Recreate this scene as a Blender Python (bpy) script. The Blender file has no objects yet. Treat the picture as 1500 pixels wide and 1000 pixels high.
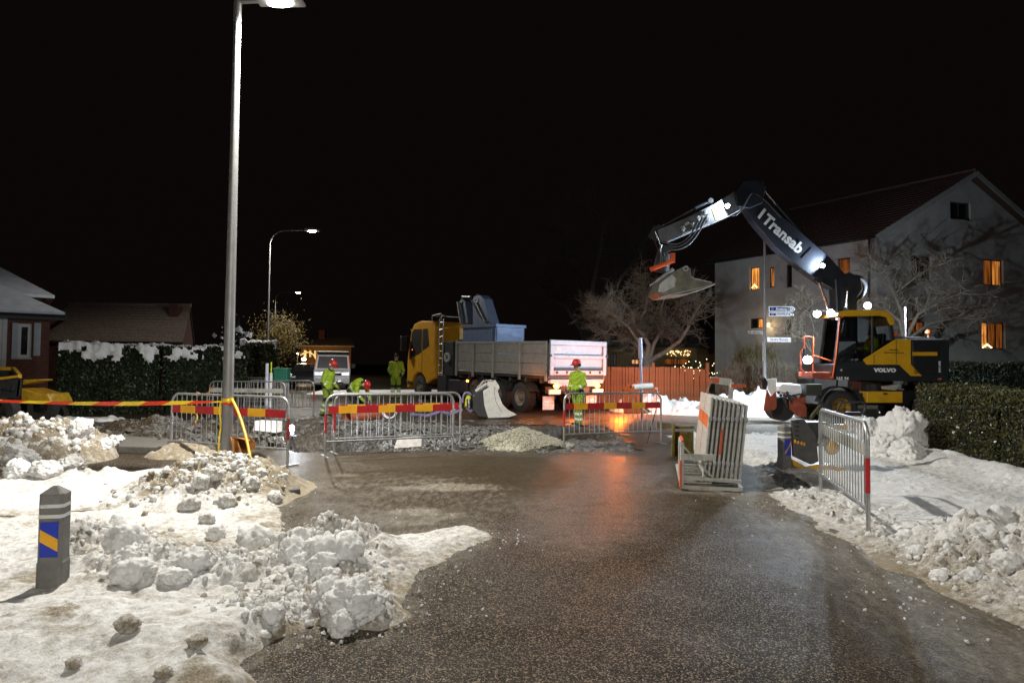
import bpy, bmesh, math, random
import numpy as np
from mathutils import Vector, Matrix, Euler
from mathutils.geometry import tessellate_polygon

sc = bpy.context.scene
COL = sc.collection
PI = math.pi
R = math.radians
rnd = random.Random(7)
rng = np.random.default_rng(7)

# ------------------------------------------------------------------ camera
CAM = Vector((0, 0, 1.65))
FPX = 1000.0                       # focal length in photo pixels (24 mm on a 36 mm wide frame)
PITCH, ROLL = math.atan(36 / 1000), 0.0105
_f = Vector((0, math.cos(PITCH), math.sin(PITCH)))
_u0 = Vector((0, -math.sin(PITCH), math.cos(PITCH)))
_r0 = Vector((1, 0, 0))
_r = _r0 * math.cos(ROLL) + _u0 * math.sin(ROLL)
_u = _u0 * math.cos(ROLL) - _r0 * math.sin(ROLL)
cam_d = bpy.data.cameras.new('camera'); cam = bpy.data.objects.new('camera', cam_d); COL.objects.link(cam)
cam_d.lens = 24.0; cam_d.sensor_width = 36.0; cam_d.clip_end = 2000; cam_d.clip_start = 0.05
cam.matrix_world = Matrix(((_r.x, _u.x, -_f.x, CAM.x), (_r.y, _u.y, -_f.y, CAM.y), (_r.z, _u.z, -_f.z, CAM.z), (0, 0, 0, 1)))
sc.camera = cam

def ray(px, py):
    return _f * FPX + _r * (px - 750) + _u * (500 - py)
def at(px, py, Y):
    d = ray(px, py); return CAM + d * (Y / d.y)
def G(px, py, z=0.0):
    d = ray(px, py); return CAM + d * ((z - CAM.z) / d.z)
def onplane(px, py, p0, n):
    d = ray(px, py); return CAM + d * ((p0 - CAM).dot(n) / d.dot(n))

# ------------------------------------------------------------------ world (night sky) and exposure
w = bpy.data.worlds.new('World'); sc.world = w; w.use_nodes = True
nt = w.node_tree; bg = nt.nodes['Background']
sky = nt.nodes.new('ShaderNodeTexSky'); sky.sky_type = 'NISHITA'; sky.sun_disc = False
sky.sun_elevation = R(-4); sky.sun_rotation = R(200); sky.air_density = 1.0; sky.dust_density = 3.0
mixc = nt.nodes.new('ShaderNodeMix'); mixc.data_type = 'RGBA'; mixc.inputs[0].default_value = 0.93
nt.links.new(sky.outputs[0], mixc.inputs[6]); mixc.inputs[7].default_value = (0.055, 0.036, 0.034, 1)
nt.links.new(mixc.outputs[2], bg.inputs[0]); bg.inputs[1].default_value = 0.06
sc.view_settings.view_transform = 'Standard'; sc.view_settings.look = 'None'
sc.view_settings.exposure = 0.0; sc.view_settings.gamma = 1.0
sc.render.engine = 'CYCLES'
sc.cycles.use_denoising = True
sc.cycles.max_bounces = 7; sc.cycles.diffuse_bounces = 3; sc.cycles.glossy_bounces = 3
sc.cycles.transparent_max_bounces = 12; sc.cycles.transmission_bounces = 4
sc.cycles.sample_clamp_indirect = 4.0
sc.cycles.caustics_reflective = False; sc.cycles.caustics_refractive = False

LAMP_W = 5100        # lamp over the pavement
WORK_W = 1.9         # scale of all work lights

# ------------------------------------------------------------------ scene helpers
ORG = {}
def tag(o, label=None, cat=None, group=None, kind=None):
    if label: o['label'] = label
    if cat: o['category'] = cat
    if group: o['group'] = group
    if kind: o['kind'] = kind
    return o
def thing(name, label, cat, loc=(0, 0, 0), rotz=0.0, group=None, world=True, rot=None):
    """Empty at a thing's base. world=True: parts are given in world coordinates (no rotation)."""
    o = bpy.data.objects.new(name, None); COL.objects.link(o)
    o.location = loc; o.rotation_euler = rot if rot else (0, 0, rotz); o.empty_display_size = 0.2
    tag(o, label, cat, group)
    ORG[o.name] = Vector(loc) if world else Vector((0, 0, 0))
    return o
def root_of(o):
    while o.parent: o = o.parent
    return o
def copy_tree(o, parent=None):
    c = o.copy(); COL.objects.link(c); c.parent = parent
    for ch in o.children: copy_tree(ch, c)
    return c

class MB:
    def __init__(s): s.v = []; s.f = []; s.m = []
    def add(s, vs, fs, mi=0):
        b = len(s.v); s.v += [tuple(p) for p in vs]
        for q in fs: s.f.append([b + i for i in q]); s.m.append(mi)
        return s
    def hexa(s, p, mi=0):
        return s.add(p, [(0, 3, 2, 1), (4, 5, 6, 7), (0, 1, 5, 4), (1, 2, 6, 5), (2, 3, 7, 6), (3, 0, 4, 7)], mi)
    def box(s, c, size, rot=None, mi=0):
        c = Vector(c); hx, hy, hz = size[0] / 2, size[1] / 2, size[2] / 2
        pts = [Vector((x * hx, y * hy, z * hz)) for z in (-1, 1) for x, y in ((-1, -1), (1, -1), (1, 1), (-1, 1))]
        if rot is not None: pts = [rot @ p for p in pts]
        return s.hexa([p + c for p in pts], mi)
    def bb(s, x0, x1, y0, y1, z0, z1, mi=0):
        return s.box(((x0 + x1) / 2, (y0 + y1) / 2, (z0 + z1) / 2), (abs(x1 - x0), abs(y1 - y0), abs(z1 - z0)), None, mi)
    def beam(s, p0, p1, wy, wz, up=(0, 0, 1), mi=0):
        p0, p1 = Vector(p0), Vector(p1); d = (p1 - p0); L = d.length; d.normalize(); up = Vector(up)
        y = up.cross(d)
        if y.length < 1e-4: y = Vector((0, 1, 0)).cross(d)
        y.normalize(); z = d.cross(y)
        return s.box((p0 + p1) / 2, (L, wy, wz), Matrix((d, y, z)).transposed(), mi)
    def prism(s, pts, off, mi=0):
        pts = [Vector(p) for p in pts]; off = Vector(off); n = len(pts)
        nn = Vector((0, 0, 0))
        for i in range(n): nn += pts[i].cross(pts[(i + 1) % n])
        if nn.dot(off) > 0: pts = pts[::-1]
        top = [p + off for p in pts]
        fs = [list(range(n)), [n + i for i in range(n - 1, -1, -1)]]
        fs += [((i + 1) % n, i, n + i, n + (i + 1) % n) for i in range(n)]
        return s.add(pts + top, fs, mi)
    def tube(s, pts, r, n=8, closed=False, mi=0, caps=True):
        pts = [Vector(p) for p in pts]; k = len(pts)
        rs = r if isinstance(r, (list, tuple)) else [r] * k
        vs, fs = [], []; prev = None
        for i, p in enumerate(pts):
            if closed: t = pts[(i + 1) % k] - pts[i - 1]
            else: t = pts[min(i + 1, k - 1)] - pts[max(i - 1, 0)]
            if t.length < 1e-9: t = Vector((0, 0, 1))
            t.normalize()
            if prev is None:
                a = Vector((0, 0, 1)) if abs(t.z) < 0.9 else Vector((1, 0, 0))
                x = t.cross(a).normalized()
            else:
                x = prev - t * prev.dot(t)
                x = x.normalized() if x.length > 1e-6 else t.cross(Vector((0, 0, 1))).normalized()
            prev = x; y = t.cross(x)
            for j in range(n):
                a = 2 * PI * j / n
                vs.append(p + (x * math.cos(a) + y * math.sin(a)) * rs[i])
        m = k if closed else k - 1
        for i in range(m):
            for j in range(n):
                a, b = i * n + j, i * n + (j + 1) % n
                c, d = ((i + 1) % k) * n + (j + 1) % n, ((i + 1) % k) * n + j
                fs.append((a, b, c, d))
        if caps and not closed:
            fs.append(list(range(n))[::-1]); fs.append([(k - 1) * n + j for j in range(n)])
        return s.add(vs, fs, mi)
    def cyl(s, p0, p1, r0, r1=None, n=12, mi=0):
        return s.tube([p0, p1], [r0, r0 if r1 is None else r1], n, mi=mi)
    def ring(s, c, axis, prof, n=28, mi=0):
        """lathe: prof = [(offset along axis, radius)], axis a unit vector"""
        c, ax = Vector(c), Vector(axis).normalized()
        a = Vector((0, 0, 1)) if abs(ax.z) < 0.9 else Vector((1, 0, 0))
        x = ax.cross(a).normalized(); y = ax.cross(x); vs, fs = [], []
        for (o, r) in prof:
            for j in range(n):
                t = 2 * PI * j / n; vs.append(c + ax * o + (x * math.cos(t) + y * math.sin(t)) * r)
        for i in range(len(prof) - 1):
            for j in range(n):
                fs.append((i * n + j, i * n + (j + 1) % n, (i + 1) * n + (j + 1) % n, (i + 1) * n + j))
        return s.add(vs, fs, mi)
    def ball(s, c, r, nu=12, nv=8, mi=0, rot=None):
        c = Vector(c); r = Vector(r) if hasattr(r, '__len__') else Vector((r, r, r)); vs, fs = [], []
        def P(t, p):
            q = Vector((r.x * math.sin(t) * math.cos(p), r.y * math.sin(t) * math.sin(p), r.z * math.cos(t)))
            return c + (rot @ q if rot is not None else q)
        vs.append(P(0, 0))
        for i in range(1, nv):
            for j in range(nu): vs.append(P(PI * i / nv, 2 * PI * j / nu))
        vs.append(P(PI, 0)); L = len(vs) - 1
        for j in range(nu):
            fs.append((0, 1 + j, 1 + (j + 1) % nu)); fs.append((L, L - nu + (j + 1) % nu, L - nu + j))
        for i in range(nv - 2):
            for j in range(nu):
                a = 1 + i * nu
                fs.append((a + j, a + nu + j, a + nu + (j + 1) % nu, a + (j + 1) % nu))
        return s.add(vs, fs, mi)
    def build(s, name, mats, parent=None, smooth=None, bevel=0.0, label=None, cat=None, group=None, kind=None, seg=1):
        me = bpy.data.meshes.new(name)
        vs = s.v
        base = Vector((0, 0, 0))
        if parent is not None: base = ORG.get(root_of(parent).name, Vector((0, 0, 0)))
        else:
            a = np.array(vs); base = Vector(((a[:, 0].min() + a[:, 0].max()) / 2, (a[:, 1].min() + a[:, 1].max()) / 2, a[:, 2].min()))
        vs = [(p[0] - base.x, p[1] - base.y, p[2] - base.z) for p in vs]
        me.from_pydata(vs, [], s.f)
        mats = mats if isinstance(mats, (list, tuple)) else [mats]
        for m in mats: me.materials.append(m)
        if len(mats) > 1: me.polygons.foreach_set('material_index', s.m)
        if smooth is not None:
            me.polygons.foreach_set('use_smooth', [True] * len(me.polygons))
            me.set_sharp_from_angle(angle=R(smooth))
        me.update()
        o = bpy.data.objects.new(name, me); COL.objects.link(o)
        if parent is not None: o.parent = parent
        else: o.location = base
        if bevel:
            md = o.modifiers.new('edge', 'BEVEL'); md.width = bevel; md.segments = seg; md.limit_method = 'ANGLE'; md.angle_limit = R(40)
        tag(o, label, cat, group, kind)
        return o

def arc(c, r, a0, a1, n, ex=(1, 0, 0), ey=(0, 0, 1)):
    c, ex, ey = Vector(c), Vector(ex), Vector(ey)
    return [c + ex * (r * math.cos(a0 + (a1 - a0) * i / n)) + ey * (r * math.sin(a0 + (a1 - a0) * i / n)) for i in range(n + 1)]
def bez(p0, p1, p2, p3, n=10):
    p0, p1, p2, p3 = map(Vector, (p0, p1, p2, p3)); out = []
    for i in range(n + 1):
        t = i / n; q = 1 - t
        out.append(p0 * q ** 3 + p1 * 3 * q * q * t + p2 * 3 * q * t * t + p3 * t ** 3)
    return out
def lamp_light(name, parent, loc, power, col, radius=0.06, spot=None, direction=None, blend=0.5):
    """a lamp's own light, child of that lamp's thing"""
    d = bpy.data.lights.new(name, 'SPOT' if spot else 'POINT'); d.energy = power; d.color = col; d.shadow_soft_size = radius
    o = bpy.data.objects.new(name, d); COL.objects.link(o); o.parent = parent
    o.location = Vector(loc) - ORG.get(root_of(parent).name, Vector((0, 0, 0)))
    if spot:
        d.spot_size = R(spot); d.spot_blend = blend
        o.rotation_euler = Vector(direction).to_track_quat('-Z', 'Y').to_euler()
    return o
def text_mesh(name, body, size, mat, parent, loc, xdir, up, bold=0.0, squash=1.0, align='CENTER', depth=0.004):
    cu = bpy.data.curves.new(name, 'FONT'); cu.body = body; cu.size = size; cu.align_x = align; cu.align_y = 'CENTER'
    cu.offset = bold; cu.extrude = depth / 2; cu.resolution_u = 2; cu.space_character = 1.02
    t = bpy.data.objects.new('tmp_text', cu); COL.objects.link(t)
    dg = bpy.context.evaluated_depsgraph_get(); me = bpy.data.meshes.new_from_object(t.evaluated_get(dg))
    bpy.data.objects.remove(t); bpy.data.curves.remove(cu)
    x = Vector(xdir).normalized(); u = Vector(up).normalized(); n = x.cross(u).normalized(); u = n.cross(x)
    base = Vector(loc) - ORG.get(root_of(parent).name, Vector((0, 0, 0)))
    for v in me.vertices:
        v.co = base + x * (v.co.x * squash) + u * v.co.y + n * v.co.z
    me.materials.clear(); me.materials.append(mat)
    o = bpy.data.objects.new(name, me); COL.objects.link(o); o.parent = parent
    return o

# ------------------------------------------------------------------ materials
def mat_new(name):
    m = bpy.data.materials.new(name); m.use_nodes = True
    return m, m.node_tree, m.node_tree.nodes['Principled BSDF']
def N(nt, t, **kw):
    n = nt.nodes.new(t)
    for k, v in kw.items(): setattr(n, k, v)
    return n
def noise(nt, vec, scale, detail=3.0, rough=0.55, dist=0.0):
    n = N(nt, 'ShaderNodeTexNoise'); n.inputs['Scale'].default_value = scale; n.inputs['Detail'].default_value = detail
    n.inputs['Roughness'].default_value = rough; n.inputs['Distortion'].default_value = dist
    nt.links.new(vec, n.inputs['Vector']); return n.outputs['Fac']
def ramp(nt, fac, stops):
    n = N(nt, 'ShaderNodeValToRGB'); e = n.color_ramp.elements
    while len(e) < len(stops): e.new(0.5)
    for i, (p, c) in enumerate(stops):
        e[i].position = p; e[i].color = (c[0], c[1], c[2], 1) if hasattr(c, '__len__') else (c, c, c, 1)
    nt.links.new(fac, n.inputs[0]); return n.outputs[0]
def mixc(nt, fac, a, b, mode='MIX'):
    n = N(nt, 'ShaderNodeMix', data_type='RGBA', blend_type=mode)
    for sock, v in ((n.inputs[0], fac), (n.inputs[6], a), (n.inputs[7], b)):
        if isinstance(v, (int, float)): sock.default_value = v
        elif isinstance(v, (tuple, list)): sock.default_value = (v[0], v[1], v[2], 1)
        else: nt.links.new(v, sock)
    return n.outputs[2]
def math_(nt, op, a, b=None, c=None, clamp=False):
    n = N(nt, 'ShaderNodeMath', operation=op, use_clamp=clamp)
    for i, v in enumerate((a, b, c)):
        if v is None: continue
        if isinstance(v, (int, float)): n.inputs[i].default_value = v
        else: nt.links.new(v, n.inputs[i])
    return n.outputs[0]
def bump(nt, bsdf, height, strength, dist, chain=None):
    b = N(nt, 'ShaderNodeBump'); b.inputs['Strength'].default_value = strength; b.inputs['Distance'].default_value = dist
    nt.links.new(height, b.inputs['Height'])
    if chain is not None: nt.links.new(chain, b.inputs['Normal'])
    nt.links.new(b.outputs[0], bsdf.inputs['Normal']); return b.outputs[0]
def M(name, col, rough=0.55, metal=0.0, var=0.18, scale=5.0, dirt=0.0, dirtcol=(0.06, 0.05, 0.035), bmp=0.0, bscale=60.0, emit=None, estr=0.0, spec=0.5, coat=0.0):
    m, nt, b = mat_new(name)
    tc = N(nt, 'ShaderNodeTexCoord').outputs['Object']
    n1 = noise(nt, tc, scale, 5)
    lo = tuple(c * (1 - var) for c in col); hi = tuple(min(1, c * (1 + var)) for c in col)
    c = ramp(nt, n1, [(0.3, lo), (0.7, hi)])
    if dirt > 0:
        n2 = noise(nt, tc, scale * 2.3 + 1.7, 6, 0.65)
        f = ramp(nt, n2, [(0.62 - 0.35 * dirt, 0.0), (0.78 - 0.25 * dirt, min(1, 0.35 + dirt))])
        c = mixc(nt, f, c, dirtcol)
        rr = math_(nt, 'MULTIPLY_ADD', f, 0.3, rough, True); nt.links.new(rr, b.inputs['Roughness'])
    else:
        n3 = noise(nt, tc, scale * 4, 3)
        rr = math_(nt, 'MULTIPLY_ADD', n3, 0.25, rough - 0.12, True); nt.links.new(rr, b.inputs['Roughness'])
    nt.links.new(c, b.inputs['Base Color']); b.inputs['Metallic'].default_value = metal
    b.inputs['Specular IOR Level'].default_value = spec; b.inputs['Coat Weight'].default_value = coat
    if bmp: bump(nt, b, noise(nt, tc, bscale, 4), 1.0, bmp)
    if emit: b.inputs['Emission Color'].default_value = (*emit, 1); b.inputs['Emission Strength'].default_value = estr
    return m
def EM(name, col, strength):
    m, nt, b = mat_new(name); b.inputs['Base Color'].default_value = (0, 0, 0, 1)
    b.inputs['Emission Color'].default_value = (*col, 1); b.inputs['Emission Strength'].default_value = strength
    return m
def window_glow(name, lo, hi, strength):
    m, nt, b = mat_new(name); tc = N(nt, 'ShaderNodeTexCoord').outputs['Object']
    mp = N(nt, 'ShaderNodeMapping'); mp.inputs['Scale'].default_value = (5, 5, 0.5); nt.links.new(tc, mp.inputs[0])
    f = noise(nt, mp.outputs[0], 1.6, 3)
    c = ramp(nt, f, [(0.35, lo), (0.68, hi)])
    nt.links.new(c, b.inputs['Emission Color']); b.inputs['Emission Strength'].default_value = strength
    b.inputs['Base Color'].default_value = (0.02, 0.015, 0.01, 1); b.inputs['Roughness'].default_value = 0.15
    return m
def glass_mat(name, tint=(0.5, 0.55, 0.6), rough=0.03):
    m = bpy.data.materials.new(name); m.use_nodes = True; nt = m.node_tree; nt.nodes.clear()
    o = N(nt, 'ShaderNodeOutputMaterial'); t = N(nt, 'ShaderNodeBsdfTransparent'); t.inputs[0].default_value = (*tint, 1)
    g = N(nt, 'ShaderNodeBsdfGlossy'); g.inputs['Roughness'].default_value = rough
    fr = N(nt, 'ShaderNodeFresnel'); fr.inputs[0].default_value = 1.5; mx = N(nt, 'ShaderNodeMixShader')
    nt.links.new(fr.outputs[0], mx.inputs[0]); nt.links.new(t.outputs[0], mx.inputs[1]); nt.links.new(g.outputs[0], mx.inputs[2])
    nt.links.new(mx.outputs[0], o.inputs[0]); return m

galv = M('galvanised_steel', (0.42, 0.43, 0.43), 0.42, 0.75, 0.25, 9, dirt=0.12)
galv_old = M('weathered_galvanised_steel', (0.50, 0.50, 0.46), 0.5, 0.35, 0.2, 9, dirt=0.22)
steel_dark = M('dark_steel', (0.035, 0.037, 0.04), 0.5, 0.3, 0.3, 7, dirt=0.2)
chrome = M('chrome_rod', (0.75, 0.76, 0.78), 0.22, 1.0, 0.05)
rubber = M('rubber', (0.018, 0.018, 0.018), 0.75, 0, 0.3, 8, dirt=0.3, dirtcol=(0.05, 0.04, 0.03), bmp=0.004)
black = M('black_plastic', (0.015, 0.015, 0.017), 0.45, 0, 0.3)
sign_red = M('sign_red', (0.42, 0.015, 0.02), 0.45, 0, 0.15, 6, dirt=0.06)
sign_yellow = M('sign_yellow', (0.80, 0.40, 0.015), 0.45, 0, 0.12, 6, dirt=0.06)
white_paint = M('white_paint', (0.75, 0.75, 0.74), 0.5, 0, 0.08, 5, dirt=0.12)
text_white = M('lettering_white', (0.82, 0.84, 0.86), 0.5, 0, 0.02)
text_dark = M('lettering_dark', (0.03, 0.025, 0.02), 0.6, 0, 0.02)
rim_yellow = M('dimmed_rim_yellow', (0.30, 0.16, 0.01), .6, 0, .3, 6, dirt=.5)  # yellow darkened, with dark blotches, because the rims are only partly lit
volvo_yellow = M('machine_yellow', (0.62, 0.34, 0.015), 0.38, 0, 0.1, 4, dirt=0.1, coat=0.2)
machine_grey = M('machine_dark_grey', (0.022, 0.026, 0.030), 0.36, 0.1, 0.2, 4, dirt=0.08, coat=0.25)
orange_paint = M('orange_paint', (0.62, 0.12, 0.02), 0.5, 0, 0.2, 6, dirt=0.25)
guard_orange = M('guard_orange', (0.65, 0.10, 0.025), 0.45, 0, 0.15, 6, dirt=0.05)
rust_red = M('rusty_red_paint', (0.28, 0.055, 0.025), 0.6, 0, 0.3, 6, dirt=0.3, bmp=0.002)
concrete = M('concrete', (0.13, 0.122, 0.108), 0.85, 0, 0.25, 8, dirt=0.2, bmp=0.004, bscale=50)
skin_m = M('skin', (0.46, 0.24, 0.16), 0.5, 0, 0.12)
LED = EM('cold_led', (0.80, 0.90, 1.0), 60)
STREET = EM('street_led', (1.0, 0.95, 0.86), 120)
AMBER = EM('amber_lamp', (1.0, 0.25, 0.02), 40)
CANDLE = EM('candle_glow', (1.0, 0.62, 0.22), 9)
glass_dark = glass_mat('cab_glass', (0.8, 0.84, 0.85))
glass_win = glass_mat('window_glass', (0.7, 0.72, 0.75))
# ------------------------------------------------------------------ numpy noise
_TAB = rng.random((256, 256)); _TAB2 = rng.random((256, 256)); _TAB3 = rng.random((256, 256))
def vnoise(x, y, seed=0):
    x = np.asarray(x) + seed * 17.31; y = np.asarray(y) + seed * 7.77
    xi, yi = np.floor(x).astype(int), np.floor(y).astype(int); fx, fy = x - xi, y - yi
    fx = fx * fx * (3 - 2 * fx); fy = fy * fy * (3 - 2 * fy)
    T = lambda a, b: _TAB[a & 255, b & 255]
    return (T(xi, yi) * (1 - fx) + T(xi + 1, yi) * fx) * (1 - fy) + (T(xi, yi + 1) * (1 - fx) + T(xi + 1, yi + 1) * fx) * fy
def fbm(x, y, seed=0, octv=4, gain=0.5):
    s = 0; a = 1; t = 0
    for i in range(octv):
        s = s + a * vnoise(x * 2 ** i, y * 2 ** i, seed + i); t += a; a *= gain
    return s / t
def worley(x, y, seed=0):
    x = np.asarray(x) + seed * 13.7; y = np.asarray(y) + seed * 5.3
    xi, yi = np.floor(x).astype(int), np.floor(y).astype(int)
    best = np.full(x.shape, 9.0); cid = np.zeros(x.shape)
    for dx in (-1, 0, 1):
        for dy in (-1, 0, 1):
            cx, cy = xi + dx, yi + dy
            px = cx + _TAB[cx & 255, cy & 255]; py = cy + _TAB2[cx & 255, cy & 255]
            d = np.hypot(x - px, y - py); m = d < best
            best = np.where(m, d, best); cid = np.where(m, _TAB3[cx & 255, cy & 255], cid)
    return best, cid
def domes(x, y, scale, dens, seed):
    """lumpy height 0..1: rounded chunks of size 1/scale on a share dens of the cells"""
    wx = x + 0.25 / scale * (vnoise(x * scale * 2.3, y * scale * 2.3, seed + 5) - 0.5)
    wy = y + 0.25 / scale * (vnoise(x * scale * 2.3, y * scale * 2.3, seed + 6) - 0.5)
    d, c = worley(wx * scale, wy * scale, seed)
    return np.sqrt(np.clip(1 - (d / 0.62) ** 2, 0, 1)) * np.clip((dens - c) / max(dens, 1e-3), 0, 1) ** 0.4
def sstep(a, b, x):
    t = np.clip((x - a) / (b - a), 0, 1); return t * t * (3 - 2 * t)
def seg_dist(X, Y, pts):
    d = np.full(X.shape, 1e9)
    for (ax, ay), (bx, by) in zip(pts[:-1], pts[1:]):
        vx, vy = bx - ax, by - ay; L = vx * vx + vy * vy + 1e-12
        t = np.clip(((X - ax) * vx + (Y - ay) * vy) / L, 0, 1)
        d = np.minimum(d, np.hypot(X - ax - t * vx, Y - ay - t * vy))
    return d
def poly_sd(X, Y, poly):
    """signed distance, positive inside"""
    p = list(poly) + [poly[0]]; d = seg_dist(X, Y, p); ins = np.zeros(X.shape, bool)
    for (ax, ay), (bx, by) in zip(p[:-1], p[1:]):
        c = ((ay > Y) != (by > Y)) & (X < (bx - ax) * (Y - ay) / (by - ay + 1e-12) + ax)
        ins ^= c
    return np.where(ins, d, -d)
def gp(*pxs):
    return [(G(x, y).x, G(x, y).y) for x, y in pxs]

# ------------------------------------------------------------------ terrain
TRENCH = gp((438, 662), (480, 661), (560, 660), (640, 655), (692, 650), (700, 640), (640, 634), (560, 636), (470, 640), (432, 640), (405, 650))
HOLE = [(0.35, 16.2), (1.1, 15.55), (2.2, 15.5), (2.7, 16.1), (2.4, 17.6), (1.4, 18.3), (0.6, 17.6)]
def terrain(X, Y, fine=True):
    X = np.asarray(X, float); Y = np.asarray(Y, float)
    z = 0.02 * np.clip(Y - 22, 0, 12) + 0.004 * np.clip(Y - 34, 0, 400)
    wob = 0.5 * (fbm(X * 1.3, Y * 1.3, 3) - 0.5)
    t = sstep(-0.12, 0.38, poly_sd(X, Y, TRENCH) + wob * 0.6)
    z = z - 0.75 * t
    h = sstep(-0.1, 0.5, poly_sd(X, Y, HOLE) + wob * 0.7)
    z = z - 0.7 * h
    # spoil and rubble in the works area beyond the barriers
    area = sstep(12.6, 13.6, Y) * (1 - sstep(19.5, 23, Y)) * sstep(-13, -10, X) * (1 - sstep(2.0, 3.5, X))
    z = z + area * (0.10 * fbm(X * 1.1, Y * 1.1, 11) + 0.05 * fbm(X * 4, Y * 4, 12) - 0.06)
    for cx, cy, r, a in ((-8.3, 15.6, 1.1, 0.34), (-6.6, 15.8, 0.9, 0.22), (-4.9, 17.6, 1.0, 0.22), (-3.2, 17.9, 1.2, 0.14), (-5.4, 13.5, 0.55, 0.2)):
        g = np.exp(-((X - cx) ** 2 + (Y - cy) ** 2) / r ** 2)
        z = z + a * g * (0.55 + 0.9 * fbm(X * 3, Y * 3, 21))
    if fine:
        k = np.clip(area + t + h, 0, 1)
        z = z + k * (0.05 * domes(X, Y, 5.0, 0.45, 31) + 0.03 * domes(X, Y, 11.0, 0.5, 33))
    return z
def hz(x, y): return float(terrain(np.array([x]), np.array([y]), False)[0])

def grid_mesh(name, xs, ys, zfn, mat, keep=None, attrs=None, label=None, cat=None, kind=None, parent=None):
    X, Y = np.meshgrid(xs, ys); Z = zfn(X, Y); ny, nx = X.shape
    v = np.stack([X, Y, Z], -1).reshape(-1, 3)
    idx = np.arange(nx * ny).reshape(ny, nx)
    q = np.stack([idx[:-1, :-1], idx[:-1, 1:], idx[1:, 1:], idx[1:, :-1]], -1).reshape(-1, 4)
    if keep is not None:
        kv = keep(X, Y).reshape(-1); q = q[kv[q].any(1)]
    used = np.unique(q); remap = np.full(len(v), -1); remap[used] = np.arange(len(used)); v = v[used]; q = remap[q]
    me = bpy.data.meshes.new(name); me.vertices.add(len(v)); me.vertices.foreach_set('co', v.astype(np.float32).ravel())
    me.loops.add(q.size); me.loops.foreach_set('vertex_index', q.astype(np.int32).ravel())
    me.polygons.add(len(q)); me.polygons.foreach_set('loop_start', np.arange(0, q.size, 4, dtype=np.int32))
    me.update(calc_edges=True); me.validate()
    me.polygons.foreach_set('use_smooth', [True] * len(me.polygons))
    for an, fn in (attrs or {}).items():
        a = me.attributes.new(an, 'FLOAT', 'POINT'); a.data.foreach_set('value', np.asarray(fn(X, Y)).reshape(-1)[used].astype(np.float32))
    me.materials.append(mat)
    o = bpy.data.objects.new(name, me); COL.objects.link(o)
    if parent: o.parent = parent
    return tag(o, label, cat, kind=kind)

# --- wet asphalt / mud
def asphalt_material():
    m, nt, b = mat_new('wet_asphalt'); tc = N(nt, 'ShaderNodeTexCoord').outputs['Object']
    vo = N(nt, 'ShaderNodeTexVoronoi'); vo.inputs['Scale'].default_value = 135; nt.links.new(tc, vo.inputs['Vector'])
    sep = N(nt, 'ShaderNodeSeparateColor'); nt.links.new(vo.outputs['Color'], sep.inputs[0])
    stone = ramp(nt, sep.outputs[0], [(0.0, (0.004, 0.003, 0.002)), (0.52, (0.019, 0.013, 0.0075)), (0.80, (0.064, 0.046, 0.028)), (0.91, (0.36, 0.285, 0.19))])
    at_ = N(nt, 'ShaderNodeAttribute'); at_.attribute_name = 'mud'
    big = noise(nt, tc, 0.9, 6, 0.6, 0.4)
    mid = noise(nt, tc, 7.0, 5, 0.6)
    mudf = math_(nt, 'ADD', at_.outputs['Fac'], math_(nt, 'MULTIPLY_ADD', mid, 0.9, -0.5))
    mudf = ramp(nt, mudf, [(0.28, 0.0), (0.62, 0.9)])
    mudc = ramp(nt, noise(nt, tc, 13, 5, 0.6), [(0.3, (0.016, 0.011, 0.005)), (0.7, (0.066, 0.047, 0.024))])
    c = mixc(nt, mudf, stone, mudc)
    # thin trodden slush film where the attribute asks for it
    sl = N(nt, 'ShaderNodeAttribute'); sl.attribute_name = 'slush'
    mp = N(nt, 'ShaderNodeMapping'); mp.inputs['Scale'].default_value = (1.0, 0.30, 1); mp.inputs['Rotation'].default_value = (0, 0, R(4)); nt.links.new(tc, mp.inputs[0])
    sf = math_(nt, 'ADD', sl.outputs['Fac'], math_(nt, 'MULTIPLY_ADD', noise(nt, mp.outputs[0], 13, 12, 0.8, 0.5), 2.0, -1.05))
    sf = ramp(nt, sf, [(0.22, 0.0), (0.60, 0.35), (0.95, 0.85)])
    c = mixc(nt, sf, c, ramp(nt, noise(nt, tc, 30, 4), [(0.3, (0.20, 0.17, 0.125)), (0.7, (0.50, 0.46, 0.39))]))
    nt.links.new(c, b.inputs['Base Color'])
    wet = ramp(nt, math_(nt, 'MULTIPLY_ADD', sep.outputs[2], 0.6, big), [(0.45, 0.30), (1.0, 0.70)])
    wa = N(nt, 'ShaderNodeAttribute'); wa.attribute_name = 'wet'
    wf = ramp(nt, math_(nt, 'ADD', wa.outputs['Fac'], math_(nt, 'MULTIPLY_ADD', noise(nt, tc, 2.6, 6, 0.7), 1.2, -0.6)), [(0.3, 0.0), (0.75, 1.0)])
    wet = mixc(nt, wf, wet, (0.36, 0.36, 0.36))
    rg = mixc(nt, sf, wet, (0.7, 0.7, 0.7)); nt.links.new(rg, b.inputs['Roughness'])
    spl = ramp(nt, noise(nt, tc, 0.55, 4, 0.6, 0.5), [(0.38, 0.10), (0.62, 0.30)]); nt.links.new(mixc(nt, wf, spl, (.62, .62, .62)), b.inputs['Specular IOR Level'])
    hgt = mixc(nt, mudf, math_(nt, 'ADD', vo.outputs['Distance'], sep.outputs[1]), noise(nt, tc, 40, 5, 0.7))
    n1 = bump(nt, b, hgt, 1.0, 0.0065)
    bump(nt, b, noise(nt, tc, 14, 5, 0.65), 0.7, 0.012, n1)
    return m
asphalt = asphalt_material()

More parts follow.
